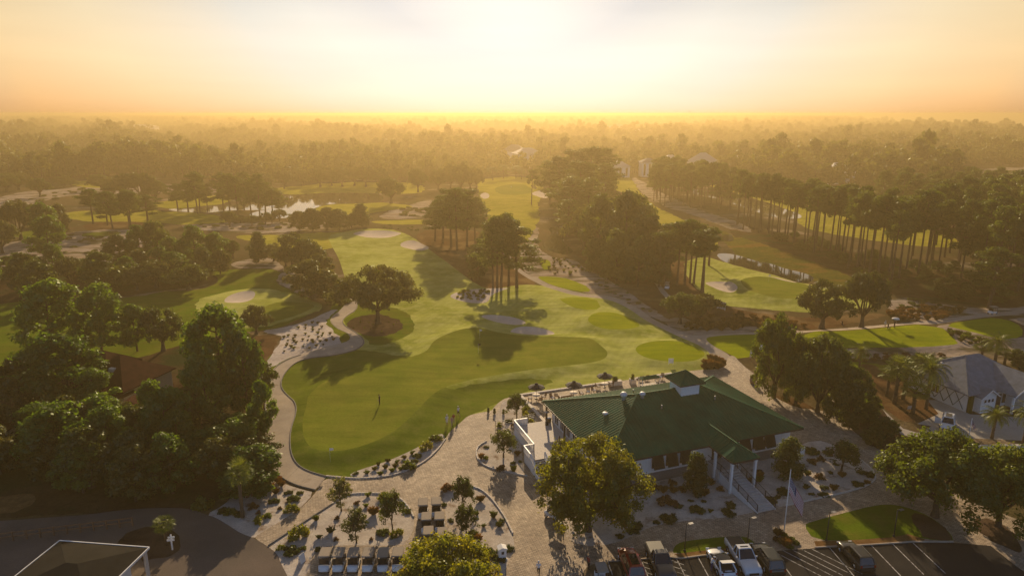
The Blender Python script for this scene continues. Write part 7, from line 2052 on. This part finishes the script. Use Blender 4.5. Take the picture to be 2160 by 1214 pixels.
for k, x, y, w in [('tuft', 1640, 1128, 22), ('shrub', 1655, 1133, 22), ('shrub', 1668, 1140, 24), ('dark', 1680, 1146, 26), ('tuft', 1655, 1150, 24), ('red', 1638, 1138, 18), ('shrub', 1664, 1152, 20), ('dark', 1647, 1143, 20)]:
    plant(k, x, y, w, 'round the flagpole foot')
for k, x, y, w in [('dark', 1027, 943, 14), ('tuft', 1015, 966, 18), ('shrub', 1024, 967, 16), ('red', 1057, 991, 26), ('agave', 1083, 993, 24), ('dark', 1081, 977, 18), ('dark', 1098, 974, 14), ('tuft', 1092, 960, 16), ('shrub', 1052, 898, 18), ('dark', 1071, 889, 24), ('shrub', 1111, 879, 22), ('shrub', 1121, 892, 18), ('red', 1084, 899, 16), ('shrub', 1110, 868, 24), ('dark', 1128, 873, 22)]:
    plant(k, x, y, w, 'left of the deck')
for (x, y), l in zip(((1030, 870), (1043, 872), (1062, 873)), ('left', 'middle', 'right')):
    plant('cone', x, y, 9, sc=.8, label='slim dark evergreen at the lawn corner, %s one of three' % l, group='three slim evergreens', cat='shrub')
for x, y, w in ((1492, 772, 24), (1502, 764, 26), (1512, 768, 24), (1522, 772, 22), (1500, 777, 26), (1514, 777, 22), (1486, 778, 18)):
    plant('tuft', x, y, w, label='reddish grass clump on the mound where the paths meet', group='grass on the path mound')
rp = random.Random(3)
def scatter(kind, poly, n, s0, s1, where, mind=.8, group=None):
    for x, y in in_poly(poly, n, rp, mind):
        i = rp.randrange(len(SH[kind])); o = bpy.data.objects.new({'tuft': 'grass_clump', 'dtuft': 'grass_tuft', 'dark': 'shrub', 'shrub': 'shrub', 'red': 'shrub'}[kind], SH[kind][i]); COL.objects.link(o)
        s_ = rp.uniform(s0, s1); o.location = (x, y, float(height([(x, y)])[0])); o.rotation_euler = (0, 0, rp.uniform(0, 6.28)); o.scale = (s_, s_, s_)
        tag(o, '%s %s' % (WORD[kind], where), 'grass' if 'tuft' in kind else 'shrub', group or where)
scatter('dtuft', [(600, 700), (660, 680), (690, 690), (715, 725), (680, 735), (610, 750), (590, 740)], 40, .6, 1.15, 'on the pale sand inside the bend of the cart path', 1.2)
scatter('shrub', [(952, 622), (985, 612), (1030, 609), (1032, 622), (1015, 634), (970, 630)], 20, .5, .95, 'in the sand bed below the five pines', 1.4)
scatter('dtuft', [(1130, 545), (1200, 548), (1240, 570), (1210, 580), (1150, 575)], 34, .9, 1.7, 'on the sandy waste right of the middle path', 1.8)
scatter('dark', [(1240, 575), (1300, 600), (1380, 660), (1330, 640), (1250, 600)], 16, .5, .9, 'on the shaded sand below the dense grove', 2.0)
scatter('tuft', [(1430, 690), (1480, 672), (1560, 660), (1680, 672), (1700, 688), (1500, 700)], 60, .8, 1.6, 'on the straw bank below the right-hand green', 1.2)
scatter('tuft', [(1870, 670), (1900, 655), (1960, 650), (2040, 660), (1980, 676), (1900, 682)], 34, .9, 1.8, 'on the sandy bank before the pine wood', 1.4)
scatter('dark', [(1880, 650), (1930, 632), (1990, 645), (1940, 655)], 12, .8, 1.4, 'on the pale sand before the pine wood', 2.0)
scatter('dtuft', [(2000, 700), (2060, 712), (2100, 730), (2010, 725)], 14, 1.2, 2.4, 'in the bunker between the right-hand tees', 1.5)
scatter('red', [(1760, 750), (1900, 745), (2000, 745), (1900, 760), (1780, 768)], 24, .5, 1.0, 'along the hedge line below the right-hand tee', 1.5)
scatter('dtuft', [(740, 672), (800, 664), (845, 680), (800, 704), (745, 696)], 14, .35, .6, 'in the mulch under the lone oak', 1.0)
scatter('dark', [(60, 500), (250, 490), (330, 500), (200, 555), (80, 550)], 26, .8, 1.8, 'on the left-hand sand waste', 4)
scatter('dark', [(830, 445), (930, 428), (915, 452), (840, 456)], 14, 1.0, 2.2, 'on the pale sand by the lone tree', 4)
scatter('dark', [(400, 474), (600, 470), (640, 484), (400, 486)], 18, .8, 1.8, 'on the sand strip before the bright pond', 4)
scatter('dark', [(0, 430), (160, 398), (300, 388), (300, 405), (100, 425)], 26, 1.0, 2.4, 'on the far left sand waste', 6)
scatter('dark', [(2040, 362), (2200, 356), (2250, 400), (2100, 395)], 26, 1.2, 3.0, 'on the far pale field', 9)
scatter('dark', [(780, 470), (880, 478), (890, 490), (800, 482)], 8, .7, 1.2, 'along the edge above the far bunkers', 2)
scatter('dark', [(690, 620), (735, 615), (730, 640), (700, 650)], 12, 1.0, 1.8, 'in the scrub beside the path behind the oak', 1.6)
# small planted trees
for (x, y, yt, w), v_, l in zip([(720, 1077, 1003, 56), (752, 1144, 1068, 62), (828, 1121, 1030, 60), (976, 1078, 1000, 56), (984, 1132, 1058, 56), (1062, 964, 904, 66), (1090, 882, 827, 48), (1775, 992, 926, 76)], (0, 0, 1, 1, 1, 1, 1, 1),
        ['small grey-green tree at the far corner of the sand bed by the cart path', 'small grey-green tree just behind the front row of carts', 'small dark leafy tree in the middle of the sand bed', 'small leafy tree right of the two-abreast carts, the farther one', 'small leafy tree right of the two-abreast carts, the nearer one', 'small round tree in the round bed left of the side stairs', 'small dense tree at the corner of the terrace', 'small round tree in the right-hand sand island']):
    px_tree('small', x, y, yt, w, l, 'small_tree', 'small planted trees', var=v_)
for x, y, yt, w, l in ((1464, 1042, 956, 62, 'dense dark evergreen against the front wall left of the porch'), (1662, 1010, 926, 74, 'dense dark evergreen right of the porch stairs')):
    px_tree('cone', x, y, yt, w, l, 'evergreen_tree', None)
# palms
PALMS = [('cabbage', 512, 1090, 985, 58, 'cabbage palm in the left-hand sand bed beside the dark wood'), ('cabbage', 352, 1148, 1092, 46, 'low palm on the dark island by the road'),
 ('date', 1953, 862, 768, 70, 'feathery date palm at the edge of the driveway bed'), ('cabbage', 1886, 850, 762, 64, 'cabbage palm left of the date palm in the straw bed'), ('cabbage', 1905, 842, 775, 58, 'cabbage palm close behind the date palm'), ('cabbage', 1937, 818, 750, 56, 'cabbage palm against the lattice wall of the grey-roofed house'), ('cabbage', 1925, 872, 812, 60, 'short cabbage palm at the tip of the straw bed'), ('cabbage', 1870, 835, 775, 46, 'small cabbage palm at the back of the straw bed'),
 ('date', 2098, 766, 708, 62, 'date palm behind the roof of the grey-roofed house'), ('cabbage', 2070, 752, 720, 44, 'cabbage palm left of the date palm behind the grey roof'), ('cabbage', 2118, 768, 732, 42, 'cabbage palm right of the date palm behind the grey roof'), ('date', 2092, 924, 862, 60, 'date palm on the front lawn strip of the grey-roofed house'), ('date', 2158, 935, 858, 60, 'date palm cut off by the right picture edge'), ('date', 1812, 780, 728, 48, 'lone date palm below the bright tee')]
for k, x, y, yt, w, l in PALMS:
    px_tree(k, x, y, yt + 12, w, l, 'palm_tree', None, cat='palm')
for x, y, yt, w in ((1775, 830, 785, 50), (1800, 860, 812, 56), (1830, 895, 850, 60), (1860, 925, 880, 56), (1790, 905, 870, 50), (1840, 940, 900, 50), (2140, 770, 735, 40), (2150, 780, 745, 40), (1845, 870, 835, 40), (1880, 915, 885, 40)):
    px_tree('wood', x, y, yt, w, 'dark bush on the slope between the paved lane and the driveway', 'slope_bush', 'bushes between lane and driveway', cat='bush')
# ================================================================== FAR FOREST AND SEA
COAST = [(1560, 249), (1660, 254), (1740, 258), (1830, 264), (1900, 269), (1990, 276), (2060, 280), (2120, 284), (2200, 292), (2300, 305)]
sea_poly = G0(COAST)
sp = np.vstack([sea_poly, [[11000, sea_poly[-1, 1]], [11000, 11500], [sea_poly[0, 0], 11500]]])
sb_ = MB().add([(x, y, .3) for x, y in sp], [tuple(range(len(sp)))[::-1]])
sea = sb_.build('sea', 'water'); sea['kind'] = 'structure'
def far_proto(seed, H=14, W=4.2, n=380, size=.75):
    r = random.Random(seed); cl = []
    for i in range(11):
        a = r.uniform(0, 6.28); d = W * math.sqrt(r.random()) * .8
        cl.append((math.cos(a) * d, math.sin(a) * d, H * r.uniform(.30, .92) - d * .3, 1.8, 1.8, 1.5))
    me = leaf_mesh('far_tree', cl, n, size, 'leaf_far', seed, out=.6)
    bm = bmesh.new(); bm.from_mesh(me)
    k = len(bm.faces)
    vs = []
    for z, rr in ((-.5, .3), (H * .8, .1)):
        vs.append([bm.verts.new((rr * math.cos(q * 1.2566), rr * math.sin(q * 1.2566), z)) for q in range(5)])
    for q in range(5):
        f = bm.faces.new((vs[0][q], vs[0][(q + 1) % 5], vs[1][(q + 1) % 5], vs[1][q])); f.material_index = 1
    me.materials.append(M['bark']); bm.to_mesh(me); bm.free()
    return me
FP = [far_proto(201), far_proto(202, 15, 4.8), far_proto(203, 13, 3.8), far_proto(204, 16, 3.6)]
rf_ = np.random.default_rng(17)
def forest_points(d0, d1, area, halfw=0.86):
    n = int(halfw * (d1 ** 2 - d0 ** 2) / area)
    d = np.sqrt(rf_.uniform(d0 ** 2, d1 ** 2, n)); x = rf_.uniform(-1, 1, n) * (halfw * d + 25)
    return np.stack([x, d], 1)
pts = np.concatenate([forest_points(430, 1000, 48), forest_points(1000, 2400, 110), forest_points(2400, 6500, 420)])
d = pts[:, 1]
scl = np.where(d < 1000, 1.0, np.where(d < 2400, 1.25, 2.0)) * rf_.uniform(.75, 1.3, len(pts))
keep = np.ones(len(pts), bool)
for n_, m_, p in REG:
    if n_ in ('fairway', 'pond', 'tee', 'sand_waste', 'lawn', 'golf_green', 'bunker', 'putting_green', 'cart_path', 'marsh'):
        lo, hi = p.min(0) - 6, p.max(0) + 6
        near = np.where((pts[:, 0] > lo[0]) & (pts[:, 0] < hi[0]) & (pts[:, 1] > lo[1]) & (pts[:, 1] < hi[1]))[0]
        if len(near): keep[near] &= sdf(pts[near], p) < -5
keep &= ~inside(pts, sp)
# the open golf ground is bounded by the wood's edge
EDGE = G0([(-400, 372), (0, 378), (120, 384), (300, 372), (480, 388), (600, 386), (760, 382), (900, 388), (1010, 374), (1140, 370), (1290, 366), (1380, 372), (1480, 380), (1620, 392), (1800, 405), (2000, 398), (2030, 350), (2160, 350), (2600, 350)])
keep &= pts[:, 1] > np.interp(pts[:, 0], EDGE[:, 0], EDGE[:, 1])
# clearings: house plots and a few open strips
for hx, hy, rr in [(o.location.x, o.location.y, 20 if o.location.y < 900 else 60) for o in bpy.data.objects if o.name.startswith('far_house')]:
    keep &= ~((np.abs(pts[:, 0] - hx) < rr) & (pts[:, 1] > hy - rr * 1.6) & (pts[:, 1] < hy + rr * .7))
q = np.sin(pts[:, 0] * .011 + 1) * np.sin(pts[:, 1] * .0071) + .5 * np.sin(pts[:, 0] * .031 + pts[:, 1] * .017)
keep &= ~((q > 1.12) & (d > 700))
pts, scl = pts[keep], scl[keep]
scl = scl * (1 + .30 * np.sin(pts[:, 0] * .012 + 2) * np.sin(pts[:, 1] * .008 + 1) + .16 * np.sin(pts[:, 0] * .035 + pts[:, 1] * .021)) * np.where(rf_.random(len(pts)) < .06, 1.35, 1.0)
scl = np.minimum(scl, 2.5)
order = np.argsort(np.hypot(pts[:, 0], pts[:, 1])); pts, scl = pts[order], scl[order]
NI = 150
src = []
for i in range(NI):
    o = bpy.data.objects.new('forest_tree', FP[i % 4]); COL.objects.link(o)
    o.location = (pts[i, 0], pts[i, 1], 0); o.rotation_euler = (0, 0, rf_.uniform(0, 6.28)); s_ = scl[i]; o.scale = (s_, s_, s_)
    side = 'left' if pts[i, 0] < -120 else 'centre' if pts[i, 0] < 120 else 'right'
    tag(o, 'hazy tree at the near edge of the far forest, %s' % ('left side' if side == 'left' else 'right side' if side == 'right' else 'behind the far fairway'), 'tree', 'front edge of the far forest, ' + side)
    if i < 4: src.append(o)
pts, scl = pts[NI:], scl[NI:]
me = bpy.data.meshes.new('forest'); me.vertices.add(len(pts))
me.vertices.foreach_set('co', np.c_[pts, np.zeros(len(pts))].astype(np.float32).ravel())
at_ = me.attributes.new('tree_scale', 'FLOAT', 'POINT'); at_.data.foreach_set('value', scl.astype(np.float32))
at_ = me.attributes.new('tree_kind', 'INT', 'POINT'); at_.data.foreach_set('value', rf_.integers(0, 4, len(pts)).astype(np.int32))
at_ = me.attributes.new('tree_turn', 'FLOAT_VECTOR', 'POINT'); tv = np.zeros((len(pts), 3), np.float32); tv[:, 2] = rf_.uniform(0, 6.28, len(pts)); at_.data.foreach_set('vector', tv.ravel())
me.update()
fo = bpy.data.objects.new('forest', me); COL.objects.link(fo); fo['kind'] = 'stuff'; fo['label'] = 'hazy pine forest stretching to the horizon'
ng = bpy.data.node_groups.new('forest_trees', 'GeometryNodeTree')
ng.interface.new_socket('Geometry', in_out='INPUT', socket_type='NodeSocketGeometry'); ng.interface.new_socket('Geometry', in_out='OUTPUT', socket_type='NodeSocketGeometry')
gi, go = ng.nodes.new('NodeGroupInput'), ng.nodes.new('NodeGroupOutput')
iop = ng.nodes.new('GeometryNodeInstanceOnPoints'); iop.inputs['Pick Instance'].default_value = True
g2i = ng.nodes.new('GeometryNodeGeometryToInstance')
for o in src[::-1]:
    oi = ng.nodes.new('GeometryNodeObjectInfo'); oi.inputs['Object'].default_value = o; oi.transform_space = 'ORIGINAL'
    ng.links.new(oi.outputs['Geometry'], g2i.inputs[0])
def attr(nm, ty):
    a = ng.nodes.new('GeometryNodeInputNamedAttribute'); a.data_type = ty; a.inputs['Name'].default_value = nm; return a.outputs[0]
cmb = ng.nodes.new('ShaderNodeCombineXYZ')
sc_ = attr('tree_scale', 'FLOAT')
for k in range(3): ng.links.new(sc_, cmb.inputs[k])
e2r = ng.nodes.new('FunctionNodeEulerToRotation')
ng.links.new(attr('tree_turn', 'FLOAT_VECTOR'), e2r.inputs[0])
ng.links.new(gi.outputs[0], iop.inputs['Points']); ng.links.new(g2i.outputs[0], iop.inputs['Instance'])
ng.links.new(attr('tree_kind', 'INT'), iop.inputs['Instance Index']); ng.links.new(e2r.outputs[0], iop.inputs['Rotation']); ng.links.new(cmb.outputs[0], iop.inputs['Scale'])
ng.links.new(iop.outputs[0], go.inputs[0])
fo.modifiers.new('forest_trees', 'NODES').node_group = ng
print('FOREST', len(pts))
# ================================================================== HAZE
hz = MB().box(-9000, 9000, -300, 12500, -3.0, 49.0).build('haze', [])
hz['kind'] = 'stuff'
hm = bpy.data.materials.new('morning_haze'); hm.use_nodes = True
hn = hm.node_tree
hn.nodes.clear()
ho = hn.nodes.new('ShaderNodeOutputMaterial')
pv = hn.nodes.new('ShaderNodeVolumePrincipled')
pv.inputs['Color'].default_value = (*HAZE_COLOR, 1)
pv.inputs['Density'].default_value = HAZE_DENSITY
pv.inputs['Anisotropy'].default_value = HAZE_G
hn.links.new(pv.outputs[0], ho.inputs['Volume'])
hz.data.materials.append(hm)
print('TRIS', sum(len(m.polygons) for m in bpy.data.meshes), 'OBJ', len(bpy.data.objects))
